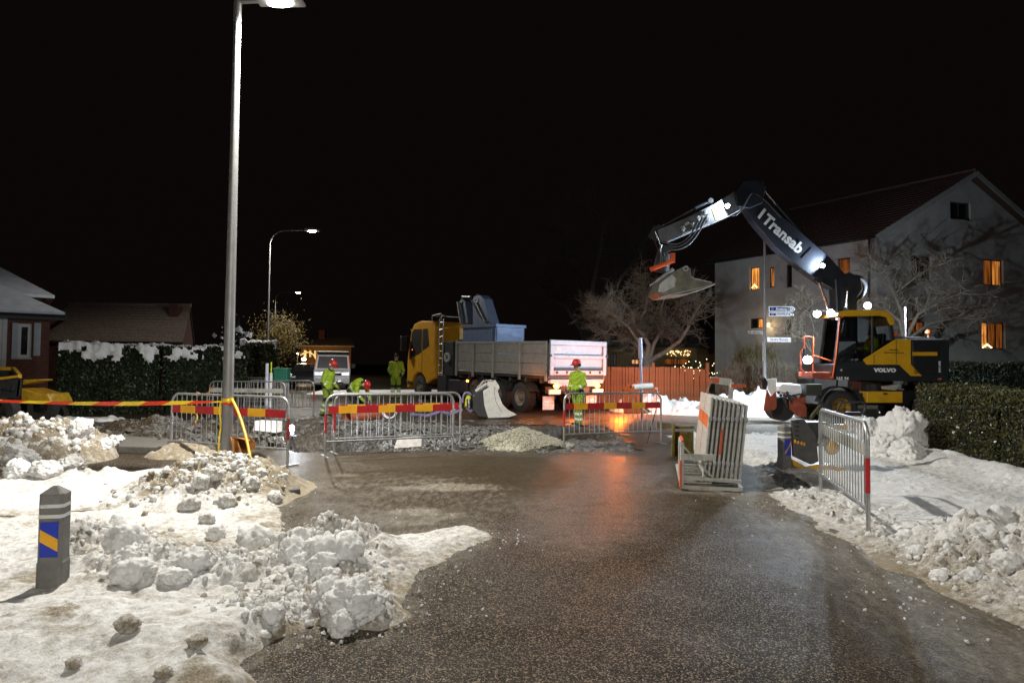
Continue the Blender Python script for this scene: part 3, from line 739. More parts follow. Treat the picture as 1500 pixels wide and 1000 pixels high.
p2 = at(392, 500, 32.5); street_lamp(p2.x, 32.5, at(420, 338, 32.5).z - hz(p2.x, 32.5), 1.75, 'thin lamp post with bent-over arm behind the hedge and barriers', 1900, 0.06, True, hz(p2.x, 32.5), cone=172, aim=(0, 0, -1), blend=.15)
p3 = at(402, 500, 60); street_lamp(p3.x, 60, at(420, 428, 60).z - hz(p3.x, 60), 1.75, 'small distant lamp post with bent-over arm beyond the van', 900, 0.06, True, hz(p3.x, 60))

# unseen lamp added behind the viewer, continuing the row, to light the front faces
street_lamp(1.6, -8.5, ltop, 0.42, 'unseen street lamp added behind the viewer to fill the front faces', 4700, 0.085, False, cone=164, aim=(0, .25, -1), blend=.3)

# ------------------------------------------------------------------ pedestrian barriers
BAR_MESH = {}
def barrier(a, b, label, board=True, red_end=None, z0=None, feet=True, H=1.1, group='crowd barriers round the works', tilt=0.0, mat=None, board_mats=None, bars=None, boardz=(0.77, 0.90)):
    """steel crowd barrier standing from ground point a to ground point b"""
    mat = mat or galv
    a, b = Vector((a[0], a[1], 0)), Vector((b[0], b[1], 0)); d = b - a; L = d.length; ang = math.atan2(d.y, d.x)
    mid = (a + b) / 2; zz = z0 if z0 is not None else min(hz(a.x, a.y), hz(b.x, b.y)) + 0.005
    t = thing('crowd_barrier', label, 'barrier', (mid.x, mid.y, zz), ang, group, world=False, rot=(tilt, 0, ang))
    h = L / 2; r = 0.021; rc = 0.17
    pts = [Vector((-h, 0, 0))] + [Vector((-h, 0, H - rc))] + arc((-h + rc, 0, H - rc), rc, PI, PI / 2, 6)[1:] + arc((h - rc, 0, H - rc), rc, PI / 2, 0, 6) + [Vector((h, 0, 0))]
    m = MB(); m.tube(pts, r, 10); m.build('frame', mat, t, 50)
    m = MB(); m.cyl((-h, 0, 0.27), (h, 0, 0.27), 0.017, n=10); m.build('bottom_rail', mat, t, 50)
    n = bars or max(6, round(L / 0.118))
    key = (round(H, 2), mat.name)
    for i in range(1, n):
        x = -h + L * i / n
        zt = H - 0.01 if abs(x) < h - rc else H - rc + math.sqrt(max(0, rc * rc - (abs(x) - h + rc) ** 2))
        if key not in BAR_MESH:
            mm = MB(); mm.cyl((0, 0, 0.27), (0, 0, H), 0.0075, n=6)
            o = mm.build('bar', mat, t, 50); BAR_MESH[key] = o.data
        else:
            o = bpy.data.objects.new('bar', BAR_MESH[key]); COL.objects.link(o); o.parent = t
        o.location = (x, 0, 0)
        if zt < H - 0.012: o.scale = (1, 1, 1); o.location.z = -(H - zt) * 0.9
    if board:
        bm_ = board_mats or (sign_red, sign_yellow)
        m = MB(); e = [-0.5, -0.425, -0.285, -0.115, 0.02, 0.185, 0.335, 0.5] if L > 1.5 else [-0.5, -0.3, -0.05, 0.2, 0.5]
        for i in range(len(e) - 1):
            m.bb(L * e[i] * 0.965, L * e[i + 1] * 0.965, -0.026, -0.014, boardz[0], boardz[1], i % 2)
        m.build('warning_board', list(bm_), t)
    if feet:
        for s in (-1, 1):
            m = MB(); m.box((s * h, 0, 0.012), (0.045, 0.52, 0.012)); m.build('foot', mat, t)
    for s in (red_end or ()):
        m = MB(); m.cyl((s * h, 0, 0.42), (s * h, 0, 0.76), r + 0.002, n=10); m.build('reflector', sign_red, t, 50)
    return t
def gxy(px, py): g = G(px, py); return (g.x, g.y)
barrier(gxy(250, 668), gxy(421, 683), 'striped barrier behind the tall lamp post and wheelbarrow', red_end=(1,))
barrier(gxy(476, 669), gxy(663, 659), 'striped barrier before the trench, front one of the overlapping two', red_end=(-1,))
_b1, _b2 = G(488, 665), G(673, 656)
barrier((_b1.x, _b1.y + .05), (_b2.x, _b2.y + .12), 'barrier before the trench, rear one of the overlapping two', red_end=(-1,), bars=12)
barrier(gxy(826, 656), gxy(968, 650), 'striped barrier between gravel heap and stacked barriers', red_end=(-1,))
barrier(gxy(1202, 727), gxy(1272, 790), 'unstriped barrier standing on snow beside the plate compactor', board=False, red_end=(1,), z0=0.03, feet=False, mat=galv)
barrier((-9.0, 20.4), (-6.72, 20.3), 'barrier with grey board behind the trench, near the hedge', board_mats=(galv_old, galv_old), group=None)
barrier((-8.5, 22.0), (-6.35, 22.0), 'plain barrier in front of the green tool box', board=False, red_end=(1,))
barrier((-10.2, 24.2), (-7.9, 24.0), 'plain barrier furthest behind, close to the hedge corner', board=False)

# red/grey flapped board on the back of the compactor-side barrier
m = MB(); p0, p1 = G(1206, 727), G(1271, 790)
for k_ in range(1): m.prism([Vector((p0.x, p0.y, 0.80)) + (p1 - p0) * 0.03, Vector((p0.x, p0.y, 0.80)) + (p1 - p0) * 0.96, Vector((p0.x, p0.y, 0.93)) + (p1 - p0) * 0.96, Vector((p0.x, p0.y, 0.93)) + (p1 - p0) * 0.03], (0.012, 0.012, 0))
o = m.build('board_back', galv_old)
tg = [q for q in bpy.data.objects if q.get('label', '').startswith('unstriped barrier')][0]
o.parent = tg; bpy.context.view_layer.update(); o.matrix_parent_inverse = tg.matrix_world.inverted(); o.name = 'warning_board_back'

# ------------------------------------------------------------------ stack of barriers in a rack
S0 = G(1030, 716); sd_ = Vector((0.46, 2.2, 0)); su = Vector((0.105, 0, 0.994))
sx = Vector((0.985, -0.17, 0)).normalized()
rk = thing('barrier_rack', 'grey steel carrying rack with orange end frame under the stacked barriers', 'rack', (S0.x, S0.y, 0))
m = MB()
A = Vector((G(999, 718).x, G(999, 718).y, 0.05)); B = Vector((G(1086, 722).x, G(1086, 722).y, 0.05))
A2, B2 = A + sd_ * 0.92, B + sd_ * 0.92
for a_, b_ in ((A, B), (A2, B2), (A, A2), (B, B2), (A + Vector((0, 0, .13)), B + Vector((0, 0, .10)))): m.beam(a_, b_, 0.045, 0.045)
for k_ in range(1, 7): m.beam(A.lerp(A2, k_ / 7), B.lerp(B2, k_ / 7), 0.03, 0.03)
m.build('base_frame', galv_old, rk)
m = MB()
for q in (A, A + sd_ * 0.30): m.beam(q, q + Vector((0, 0, 0.58)), 0.045, 0.045)
m.beam(A + Vector((0, 0, .58)), A + sd_ * 0.30 + Vector((0, 0, .58)), 0.045, 0.045)
m.beam(A + Vector((0, 0, .40)), A + Vector((.42, -.02, .40)), 0.04, 0.08)
m.beam(A + Vector((0, 0, .56)), A + Vector((.42, -.02, .12)), 0.02, 0.02)
m.build('end_frame', galv_old, rk)
m = MB(); m.beam(A + Vector((-.027, -.027, 0.0)), A + Vector((-.027, -.027, .36)), 0.02, 0.05); m.beam(A + Vector((0, -.03, .615)), A + sd_ * .30 + Vector((0, -.03, .615)), 0.03, 0.02)
m.build('orange_edging', guard_orange, rk)
m = MB(); T1 = B2 + Vector((0, 0, 0)); H1 = at(1098, 560, T1.y).z
m.beam(T1, Vector((T1.x + .10, T1.y, H1)), 0.10, 0.05)
m.beam(Vector((at(1040, 556, T1.y).x, T1.y, at(1040, 556, T1.y).z)), Vector((T1.x + .10, T1.y, H1)), 0.05, 0.11)
m.build('back_frame', galv_old, rk, None, .004)
m = MB(); c0 = at(1046, 557, T1.y - .06); m.box(c0, (0.16, 0.02, 0.08)); m.build('orange_cap', guard_orange, rk)
m = MB(); c1 = at(1082, 565, T1.y - .06); m.box(c1, (0.24, 0.03, 0.05)); m.build('orange_cap', guard_orange, rk)
a0 = at(1042, 558, T1.y - .08); b0 = at(1036, 573, S0.y + .4)
for k_ in range(9):
    m = MB(); c = a0.lerp(b0, k_ / 8); m.ring(c, (1, 0, 0) if k_ % 2 else (0, 1, 0), [(-.004, .014), (.004, .014), (.004, .008), (-.004, .008), (-.004, .014)], 10); m.build('chain_link', galv, rk)
ORD = ['first', 'second', 'third', 'fourth', 'fifth', 'sixth', 'seventh', 'eighth', 'ninth']
for i in range(9):
    b0 = S0 + sx * (0.058 * i) + Vector((0, 0, 0.10)); ex = sd_.normalized(); Lb = 2.0 - 0.03 * (i % 3)
    lab = ('grey barrier panel with orange patch in the rack, outermost towards the road' if i == 0 else
           'grey barrier panel in the rack, outermost towards the bollard' if i == 8 else '%s grey barrier panel in the rack counted from the road' % ORD[i])
    t = thing('stacked_barrier', lab, 'barrier', b0, group='barriers stacked in the rack')
    Hb = 1.16 - 0.012 * i
    m = MB()
    for q in (0, Lb): m.beam(b0 + ex * q, b0 + ex * q + su * Hb, 0.035, 0.05, up=(0, 1, 0))
    m.beam(b0 + su * (Hb - .02), b0 + ex * Lb + su * (Hb - .02), 0.03, 0.04)
    m.build('frame', galv_old, t, None, 0.006)
    for zc in (0.26, 0.86):
        m = MB(); m.box(b0 + su * zc + Vector((0.0, -0.03, 0)), (0.048, 0.03, 0.055)); m.build('coupling', galv, t, None, 0.004)
    m = MB(); m.beam(b0 + su * .22, b0 + ex * Lb + su * .22, 0.02, 0.03); m.build('bottom_rail', galv_old, t)
    if i == 0:
        for s_ in range(2):
            q0, q1 = ex * (Lb * (0.02 + .49 * s_)), ex * (Lb * (.49 + .49 * s_))
            m = MB(); m.prism([b0 + q0 + su * .1, b0 + q1 + su * .1, b0 + q1 + su * (Hb - .03), b0 + q0 + su * (Hb - .03)], (-0.012, 0, 0)); pn = m.build('panel', galv_old, t)
            m = MB(); m.prism([b0 + q0 + su * .72, b0 + q1 + su * .72, b0 + q1 + su * .90, b0 + q0 + su * .90], (-0.016, 0, 0)); m.build('orange_patch', orange_paint, pn)
    else:
        for k_ in range(1, 12):
            q = ex * (Lb * k_ / 12); m = MB(); m.cyl(b0 + q + su * .22, b0 + q + su * (Hb - .03), .009, n=6); m.build('bar', galv_old, t)
    if i == 3:
        m = MB(); m.beam(b0 + su * .38 + Vector((0, -.028, 0)), b0 + su * .72 + Vector((0, -.028, 0)), .03, .006, up=(0, 1, 0)); m.build('orange_reflector', guard_orange, t)

# ------------------------------------------------------------------ bollards
bol_m = M('bollard_concrete', (0.17, 0.165, 0.155), 0.8, 0, 0.2, 8, dirt=0.15, bmp=0.003)
blue_m = M('marker_blue', (0.01, 0.035, 0.42), 0.4, 0, 0.1, 5, dirt=0.05)
band_m = M('bollard_reflective_band', (0.62, 0.63, 0.62), 0.4, 0, 0.08, 6, dirt=0.15)
def bollard(x, y, z0, w_, H, rotz, label, sgn=1):
    t = thing('bollard', label, 'bollard', (x, y, z0), rotz, 'square marker bollards', world=False)
    h = w_ / 2; c = h * 0.22
    def octa(z, s=1.0): return [Vector((a * h * s, b * h * s, z)) for a, b in ((-1, -1 + .25), (-1 + .25, -1), (1 - .25, -1), (1, -1 + .25), (1, 1 - .25), (1 - .25, 1), (-1 + .25, 1), (-1, 1 - .25))]
    def loft(levels, mi=0):
        m = MB(); vs = []; fs = []
        for z, s in levels: vs += octa(z, s)
        for i in range(len(levels) - 1):
            for j in range(8): fs.append((i * 8 + j, i * 8 + (j + 1) % 8, i * 8 + 8 + (j + 1) % 8, i * 8 + 8 + j))
        fs.append([len(vs) - 8 + j for j in range(8)]); m.add(vs, fs); return m
    loft([(-0.2, 1.06), (H * .26, 1.06), (H * .28, 1.0), (H * .70, 1.0)]).build('shaft', bol_m, t, None, .004)
    loft([(H * .70, 1.01), (H * .735, 1.01)]).build('reflective_band', band_m, t)
    loft([(H * .735, 1.0), (H * .80, 1.0)]).build('collar', bol_m, t, None, .003)
    loft([(H * .80, 1.01), (H * .835, 1.01)]).build('reflective_band', band_m, t)
    loft([(H * .835, 1.0), (H * .93, 1.0), (H, 0.2)]).build('cap', bol_m, t, None, .004)
    z0_, z1_ = H * .33, H * .665; k = h * 0.72; yy = -h - 0.003
    m = MB(); m.bb(-k, k, yy - .004, yy + .004, z0_, z1_); pl = m.build('marker_panel', blue_m, t)
    q = (z1_ - z0_)
    pts = [(-k, yy - .006, z0_ + q * (.80 if sgn > 0 else .25)), (k, yy - .006, z0_ + q * (.50 if sgn > 0 else .75)), (k, yy - .006, z0_ + q * (.15 if sgn > 0 else .95)), (-k, yy - .006, z0_ + q * (.45 if sgn > 0 else .05))]
    m = MB(); m.prism(pts[::-1], (0, .003, 0)); m.build('yellow_stripe', sign_yellow, pl)
    return t
g = G(79, 866, 0.03); bollard(at(79, 800, g.y + .08).x, g.y + .08, 0.03, 0.16, at(80, 710, g.y + .1).z - 0.03, R(12), 'grey square bollard with blue and yellow marker by the lamp post pile', 1)
g = G(1149, 690, 0.03); bollard(at(1149, 660, g.y + .1).x, g.y + .1, 0.03, 0.165, at(1149, 620, g.y + .1).z - 0.03, R(-28) + R(45), 'grey square bollard with blue and yellow marker beside the plate compactor', -1)

# ------------------------------------------------------------------ barrier tape
tp0 = at(-60, 584, 10.1); tp1 = Vector((LPX - 0.05, LPY - 0.09, at(325, 588, 10.5).z))
m = MB(); nseg = 40; pts = []
for i in range(nseg + 1):
    t_ = i / nseg; p = tp0.lerp(tp1, t_); p.z -= 0.05 * math.sin(PI * t_); hw = 0.026 - 0.006 * math.sin(7 * t_) - (0.012 * max(0, t_ - .85) / .15)
    pts.append((p + Vector((0, 0, -hw)), p + Vector((0, 0.008 * math.sin(9 * t_), hw))))
Lt = (tp1 - tp0).length
nb = 11; cuts = 0
def tape_pt(u, s):
    x = min(max(u, 0), 1) * nseg; i = min(int(x), nseg - 1); f = x - i
    a = pts[i][s].lerp(pts[i + 1][s], f); return a
sk = 0.035 / Lt * 1.8
for k in range(nb + 1):
    for q in range(6):
        u0 = (k - .4 + q / 6) / nb; u1 = (k - .4 + (q + 1) / 6) / nb
        m.prism([tape_pt(u0 - sk, 0), tape_pt(u1 - sk, 0), tape_pt(u1 + sk, 1), tape_pt(u0 + sk, 1)], (0, 0.0015, 0), k % 2)
tape_red = M('tape_red', (0.72, 0.05, 0.015), 0.4, 0, 0.1, 6); tape_yel = M('tape_yellow', (0.80, 0.58, 0.03), 0.4, 0, 0.1, 6)
tt = thing('barrier_tape', 'red and yellow plastic tape stretched to the tall lamp post', 'tape', tp1)
m.build('strip', [tape_red, tape_yel], tt)
m = MB()
for dz, k in ((0.0, 1), (-.03, 0), (.025, 1)):
    m.ring((LPX, LPY, tp1.z + dz), (0.12, 0, 1), [(-.022, .0905), (.022, .0915)], 20, k)
m.tube([(LPX + .05, LPY - .09, tp1.z + .01), (LPX + .12, LPY - .11, tp1.z + .05), (LPX + .06, LPY - .12, tp1.z - .02)], [.02, .03, .012], 6, mi=1)
m.build('knot', [tape_red, tape_yel], tt, 50)
m = MB(); q = Vector((LPX - .07, LPY - .085, tp1.z)); pr = []
for i in range(13): pr.append(q + Vector((-.012 * i / 12 - .012 * math.sin(i * .9), -.01 * math.sin(i * 1.3), -0.078 * i)))
for i in range(12): m.prism([pr[i] + Vector((-.013, 0, 0)), pr[i] + Vector((.013, 0, 0)), pr[i + 1] + Vector((.013, 0, 0)), pr[i + 1] + Vector((-.013, 0, 0))], (0, .0015, 0), 1)
m.build('loose_end', [tape_red, tape_yel], tt)
# second tape tied from the rear barrier, hanging
t2 = thing('barrier_tape', 'short twisted tape hanging behind the lamp post barrier', 'tape', (-6.0, 15.5, 0.4))
m = MB(); pa, pb = at(288, 574, 12.2), at(312, 565, 17.0); prev = None
for i in range(14):
    p = pa.lerp(pb, i / 13) + Vector((0, 0, -.12 * math.sin(PI * i / 13)))
    if prev is not None: m.prism([prev + Vector((0, 0, -.018)), p + Vector((0, 0, -.018)), p + Vector((0, 0, .018)), prev + Vector((0, 0, .018))], (0, .002, 0), (i // 2) % 2)
    prev = p
pa = at(288, 596, 14.0); prev = None
for i in range(9):
    p = pa + Vector((-.02 * math.sin(i), 0, -.045 * i))
    if prev is not None: m.prism([prev + Vector((-.016, 0, 0)), p + Vector((-.016, 0, 0)), p + Vector((.016, 0, 0)), prev + Vector((.016, 0, 0))], (0, .002, 0), (i // 4) % 2)
    prev = p
m.build('strip', [tape_red, tape_yel], t2)

# ------------------------------------------------------------------ shovel, wheelbarrow
t = thing('shovel', 'yellow handled shovel leaning on the tall lamp post', 'shovel', G(385, 712))
s0 = at(340, 585, 10.42); s1 = at(369, 688, 9.55); s2 = at(388, 716, 9.25)
shy = M('shovel_yellow', (0.72, 0.42, 0.03), 0.4, 0, 0.12, 6, dirt=0.15)
m = MB(); m.tube(bez(s0, s0.lerp(s1, .3) + Vector((.06, 0, .05)), s0.lerp(s1, .7) + Vector((.05, 0, .03)), s1, 12), 0.021, 10); m.build('handle', shy, t, 50)
m = MB(); dv = (s2 - s1).normalized(); sv = dv.cross(Vector((0.2, 1, 0.3))).normalized(); nv = sv.cross(dv)
m.cyl(s1 - dv * .1, s1 + dv * .08, .022, .016, 10)
ps = [s1 + dv * a + sv * b for a, b in ((.02, -.10), (.02, .10), (.22, .115), (.32, .05), (.34, 0), (.32, -.05), (.22, -.115))]
m.prism(ps, nv * .006); m.build('blade', M('shovel_steel', (0.10, 0.10, 0.10), 0.4, 0.7, 0.3, 9, dirt=.25), t)

wb = thing('wheelbarrow', 'rusty orange wheelbarrow tipped up behind the lamp post', 'wheelbarrow', G(375, 706))
rust = M('rusty_orange_steel', (0.30, 0.115, 0.02), 0.6, 0.2, 0.35, 5, dirt=0.25, dirtcol=(0.07, .03, .012))
W0 = at(338, 700, 10.15)
def wp(px, py, Y): return at(px, py, Y)
m = MB()
# tipped tray: two side walls, a back and a floor, seen from its open end
a = [wp(341, 645, 10.25), wp(360, 692, 10.0), wp(340, 692, 10.1)]
side1 = [wp(340, 640, 10.2), wp(348, 645, 10.2), wp(363, 690, 10.0), wp(338, 694, 10.0)]
side2 = [wp(343, 642, 10.85), wp(368, 640, 10.85), wp(374, 650, 10.85), wp(374, 665, 10.8), wp(352, 690, 10.75), wp(345, 690, 10.75)]
m.prism(side1, (0, .012, 0)); m.prism(side2, (0, .012, 0))
m.prism([side1[0], side1[3], side2[5], side2[0]], (0.012, 0, 0)); m.prism([side1[3], side1[2], side2[4], side2[5]], (0, 0, -.012)); m.prism([wp(341, 640, 10.2), wp(341, 640, 10.85), wp(366, 644, 10.85), wp(366, 646, 10.2)], (0, 0, .01))
m.build('tray', rust, wb, None, .008)
wc = wp(373, 679, 9.85); ax = Vector((.75, -.62, .1)).normalized()
m = MB(); m.ring(wc, ax, [(-.045, .13), (-.05, .165), (-.03, .195), (.03, .195), (.05, .165), (.045, .13), (-.045, .13)], 28); wl = m.build('wheel', M('old_tyre', (0.10, 0.09, 0.075), .8, 0, .25, 8, dirt=.3), wb, 50)
m = MB(); m.ring(wc, ax, [(-.03, .13), (-.015, .03), (-.05, .03), (-.05, .0)], 20); m.ring(wc, ax, [(.05, .0), (.05, .03), (.015, .03), (.03, .13)], 20); m.build('rim', rust, wl, 50)
m = MB()
for s_ in (-1, 1):
    q = wc + ax * .07 * s_
    m.tube([q, q + Vector((-.12, .18, .10)), wp(345, 668, 10.3 + .3 * (s_ < 0)), wp(338, 640, 10.5 + .3 * (s_ < 0))], .014, 8)
m.build('frame', rust, wb, 50)

# worn curved kerb piece lying at the edge of the snow
m = MB(); c0 = G(425, 726); pr = [G(412, 690), G(425, 697), G(437, 710), G(440, 726), G(420, 728), G(416, 714), G(406, 700)]
m.prism([Vector((q.x, q.y, 0)) for q in pr], (0, 0, .09)); m.build('kerb_stone', concrete, None, None, .02, 'curved broken kerb stone lying at the snow edge by the wheelbarrow', 'kerb stone', seg=2)
# concrete slabs lying by the dug soil
m = MB(); q = [G(172, 664), G(243, 666), G(246, 652), G(183, 648)]; m.prism([Vector((v.x, v.y, 0.0)) for v in q], (0, 0, .14)); m.build('concrete_slab', concrete, None, None, .015, 'flat concrete slab lying left over by the white snow heap', 'slab')
m = MB(); q = [G(231, 652), G(236, 652), G(240, 640), G(234, 636)]; m.prism([at(228, 655, 13.4), at(237, 655, 13.4), at(236, 640, 13.4), at(232, 634, 13.4)], (0, .06, 0)); m.build('stone_shard', concrete, None, None, .01, 'upright pale shard of stone on the concrete slab', 'stone')
m = MB(); m.prism([at(577, 657, 13.9), at(617, 654, 13.9), at(618, 638, 14.1), at(582, 641, 14.1)], (0.0, .5, -.04)); m.build('concrete_block', M('pale_concrete', (0.40, 0.39, 0.37), .85, 0, .2, 9, dirt=.2, bmp=.004), None, None, .012, 'pale concrete block in the trench behind the barriers', 'block')
# gravel heap
gm = M('crushed_stone', (0.34, 0.33, 0.26), 0.8, 0, 0.45, 40)
q = np.random.default_rng(11); m = MB(); gc = G(765, 655)
oct_ = [(1, 0, 0), (-1, 0, 0), (0, 1, 0), (0, -1, 0), (0, 0, .8), (0, 0, -.8)]
of = [(0, 2, 4), (2, 1, 4), (1, 3, 4), (3, 0, 4), (2, 0, 5), (1, 2, 5), (3, 1, 5), (0, 3, 5)]
hr, hh = 0.98, 0.36
for i in range(6500):
    a = q.random() * 2 * PI; r = hr * (q.random() ** 0.5) * (1 + .14 * math.sin(3 * a + 1)); k = max(0, 1 - r / hr) ** .85
    x, y = gc.x + r * math.cos(a) * .98, gc.y + .35 + r * math.sin(a); s = .012 + .018 * q.random() ** 2
    rot = Euler(q.random(3) * 6).to_matrix(); z = hh * k + .012 * q.normal() + .01; scl = .7 + .6 * q.random(6)
    m.add([rot @ Vector(p) * s * scl[j] + Vector((x, y, z)) for j, p in enumerate(oct_)], of)
n_ = 30; vs = [(gc.x, gc.y + .35, hh - .02)]; fs = []
for k in range(1, 7):
    for j in range(n_):
        a = 2 * PI * j / n_; r = hr * k / 6 * (1 + .14 * math.sin(3 * a + 1)); vs.append((gc.x + r * math.cos(a) * .98, gc.y + .35 + r * math.sin(a), hh * max(0, 1 - k / 6) ** .85 - .02))
for j in range(n_): fs.append((0, 1 + j, 1 + (j + 1) % n_))
for k in range(5):
    for j in range(n_): fs.append((1 + k * n_ + j, 1 + (k + 1) * n_ + j, 1 + (k + 1) * n_ + (j + 1) % n_, 1 + k * n_ + (j + 1) % n_))
m.add(vs, fs); m.build('gravel_heap', gm, None, None, 0, 'conical heap of pale crushed gravel beside the striped barriers', 'gravel', kind='stuff')

# ------------------------------------------------------------------ plate compactor
PCY = 10.9
pc = thing('plate_compactor', 'grey and yellow plate compactor behind the unstriped barrier', 'compactor', (at(1185, 690, PCY).x, PCY + .3, 0.03))
comp_grey = M('compactor_grey', (0.085, 0.08, 0.078), .5, .2, .2, 6, dirt=.2)
m = MB(); m.prism([at(1160, 615, PCY), at(1178, 613, PCY), at(1196, 640, PCY), at(1199, 676, PCY), at(1188, 680, PCY), at(1162, 668, PCY)], (0, .06, 0)); hoodp = m.build('side_plate', comp_grey, pc, None, .006)
m = MB()
for k in range(5): m.box(at(1168, 618 + k * 6.5, PCY - .01), (.05, .02, .022))
m.build('vent_slot', black, hoodp)
m = MB()
for k, c in enumerate((1165, 1169, 1174, 1178)): m.box(at(c, 646 + k * 1.4, PCY - .012), (.03, .012, .05))
m.build('yellow_marking', sign_yellow, hoodp)
m = MB(); m.bb(at(1178, 0, PCY).x, at(1215, 0, PCY).x, PCY + .07, PCY + .5, .42, .80); m.build('engine', steel_dark, pc, None, .03, seg=2)
m = MB(); c = at(1198, 628, PCY + .1); m.cyl(c, c + Vector((.28, .05, -.02)), .09, n=14); c = at(1196, 645, PCY + .05); m.cyl(c, c + Vector((.2, 0, -.03)), .05, n=10); m.build('engine_cylinder', galv_old, pc, 40)
m = MB(); m.prism([at(1160, 672, PCY), at(1180, 683, PCY), at(1200, 680, PCY), at(1238, 685, PCY), at(1238, 690, PCY), at(1200, 690, PCY), at(1180, 690, PCY), at(1162, 682, PCY)], (0, .55, 0)); m.build('frame', volvo_yellow, pc, None, .01)
m = MB(); m.prism([at(1168, 690, PCY - .03), at(1198, 701, PCY - .03), at(1246, 699, PCY - .03), at(1252, 692, PCY - .03), at(1200, 688, PCY - .03), at(1172, 684, PCY - .03)], (0, .62, 0)); m.build('base_plate', galv_old, pc, None, .012)
m = MB(); c = at(1218, 655, PCY + .05); m.ball(c, (.11, .13, .12), 12, 8); c = at(1232, 625, PCY + .3); m.box(c, (.13, .14, .09)); m.build('yellow_cover', volvo_yellow, pc, 50)
m = MB(); h0 = at(1224, 606, PCY + .45); m.tube([at(1212, 640, PCY + .3), at(1225, 605, PCY + .45), at(1232, 590, PCY + .5), at(1262, 588, PCY + .5), at(1268, 592, PCY + .5), at(1266, 603, PCY + .5), at(1258, 608, PCY + .5)], .017, 8); m.build('handle', steel_dark, pc, 50)
m = MB(); m.box(at(1248, 606, PCY + .5), (.28, .12, .07)); m.build('control_box', black, pc, None, .01)
m = MB(); m.tube([at(1196, 606, PCY + .3), at(1204, 598, PCY + .28), at(1202, 594, PCY + .26), at(1192, 606, PCY + .2), at(1188, 612, PCY + .1)], .03, 8); m.build('hose', M('mossy_hose', (.06, .065, .025), .7, 0, .3), pc, 50)

# ------------------------------------------------------------------ old yellow trench panel behind the rack
yl = M('old_yellow_panel', (0.23, 0.17, 0.03), .6, .1, .3, 5, dirt=.45, dirtcol=(.05, .045, .02))
t = thing('trench_panel', 'weathered yellow steel panel with posts behind the barrier rack', 'panel', G(985, 668))
YP = 12.85
m = MB(); m.prism([at(986, 668, YP), at(1016, 668, YP), at(1016, 632, YP), at(987, 632, YP)], (0, .05, 0)); m.build('plate', yl, t)
m = MB(); m.prism([at(984, 669, YP - .03), at(988, 669, YP - .03), at(989, 621, YP - .03), at(986, 621, YP - .03)], (0, .05, 0)); m.build('post', yl, t)
m = MB(); m.prism([at(988, 628, YP), at(1017, 628, YP), at(1017, 624, YP), at(988, 624, YP)], (0, .05, 0)); m.build('top_bar', yl, t)
m = MB(); m.prism([at(966, 628, 16.5), at(984, 627, 16.5), at(984, 620, 16.5), at(966, 619, 16.5)], (0, .4, 0)); m.build('timber_bearer', M('old_timber', (.10, .075, .03), .8, 0, .3), None, None, .01, 'mossy timber bearer lying on snow behind the striped barrier', 'timber')
m = MB(); m.prism([at(968, 642, 14.6), at(975, 642, 14.6), at(975, 608, 14.6), at(969, 608, 14.6)][:4], (0, .03, 0)); 
b0, b1 = at(948, 648, 14.6), at(964, 588, 15.2); mm = MB(); mm.tube([b0, b1], .014, 8); mm.build('iron_bar', steel_dark, None, 50, 0, 'thin iron bar leaning against the striped barrier end', 'bar')
rib = MB(); c = at(963, 571, 14.4)
for k in range(4): rib.tube([c, c + Vector((.05 * math.cos(k * 1.6), 0, .05 * math.sin(k * 1.6))), c + Vector((.07 * math.cos(k * 1.6 + .7), .02, .06 * math.sin(k * 1.6 + .7))), c], .009, 5, mi=k % 2)
rib.build('tape_knot', [tape_red, white_paint], None, 50, 0, 'red and white tape knot tied on the striped barrier corner', 'tape')
# ------------------------------------------------------------------ wheeled excavator
EY = 20.6                                   # near side of the machine
def E(px, py, Y=EY): return at(px, py, Y)
def EP(pxs, Y, depth, Yproj=EY):
    """outline traced on the near side, placed at Y with the same X and Z, extruded by depth"""
    ps = [at(x, y, Yproj) for x, y in pxs]
    return [Vector((p.x, Y, p.z)) for p in ps], (0, depth, 0)
ex = thing('wheeled_excavator', 'black and yellow wheeled excavator with raised arm and lit work lamps', 'excavator', (E(1300, 600).x, 21.85, 0))
def epart(name, pxs, Y, depth, mat, parent=None, bevel=.015, Yproj=EY, smooth=None, seg=1):
    m = MB(); p_, o_ = EP(pxs, Y, depth, Yproj); m.prism(p_, o_)
    return m.build(name, mat, parent or ex, smooth, bevel, seg=seg)
body = epart('upper_body', [(1219, 556), (1386, 560), (1391, 552), (1391, 499), (1386, 496), (1312, 497), (1262, 529), (1219, 533)], EY, 2.45, machine_grey, bevel=.04, seg=2)
yp = epart('side_panel', [(1264, 526.5), (1311.5, 496.8), (1334, 496.8), (1334, 533.5), (1350.5, 550.6), (1334, 550.6), (1317, 534), (1269, 534)], EY - .012, .03, volvo_yellow, bevel=.004)
for x in (1280, 1312.5):
    m = MB(); p_, o_ = EP([(x - .4, 533.5), (x + .4, 533.5), (x + .4, 520 if x < 1300 else 497), (x - .4, 520 if x < 1300 else 497)], EY - .0145, .004); m.prism(p_, o_); m.build('panel_gap', black, yp)
ep = epart('engine_panel', [(1337, 500), (1376, 500), (1376, 548), (1352, 548), (1337, 533)], EY - .01, .03, black, bevel=.006)
for k in range(9):
    m = MB(); p_, o_ = EP([(1339, 526 + k * 2.4), (1374, 526 + k * 2.4), (1374, 527.3 + k * 2.4), (1339, 527.3 + k * 2.4)], EY - .016, .01); m.prism(p_, o_); m.build('slat', machine_grey, ep)
m = MB(); p_, o_ = EP([(1336.5, 515.5), (1372.5, 515.5), (1372.5, 520.8), (1336.5, 520.8)], EY - .022, .02); m.prism(p_, o_); m.build('yellow_strip', volvo_yellow, ep)
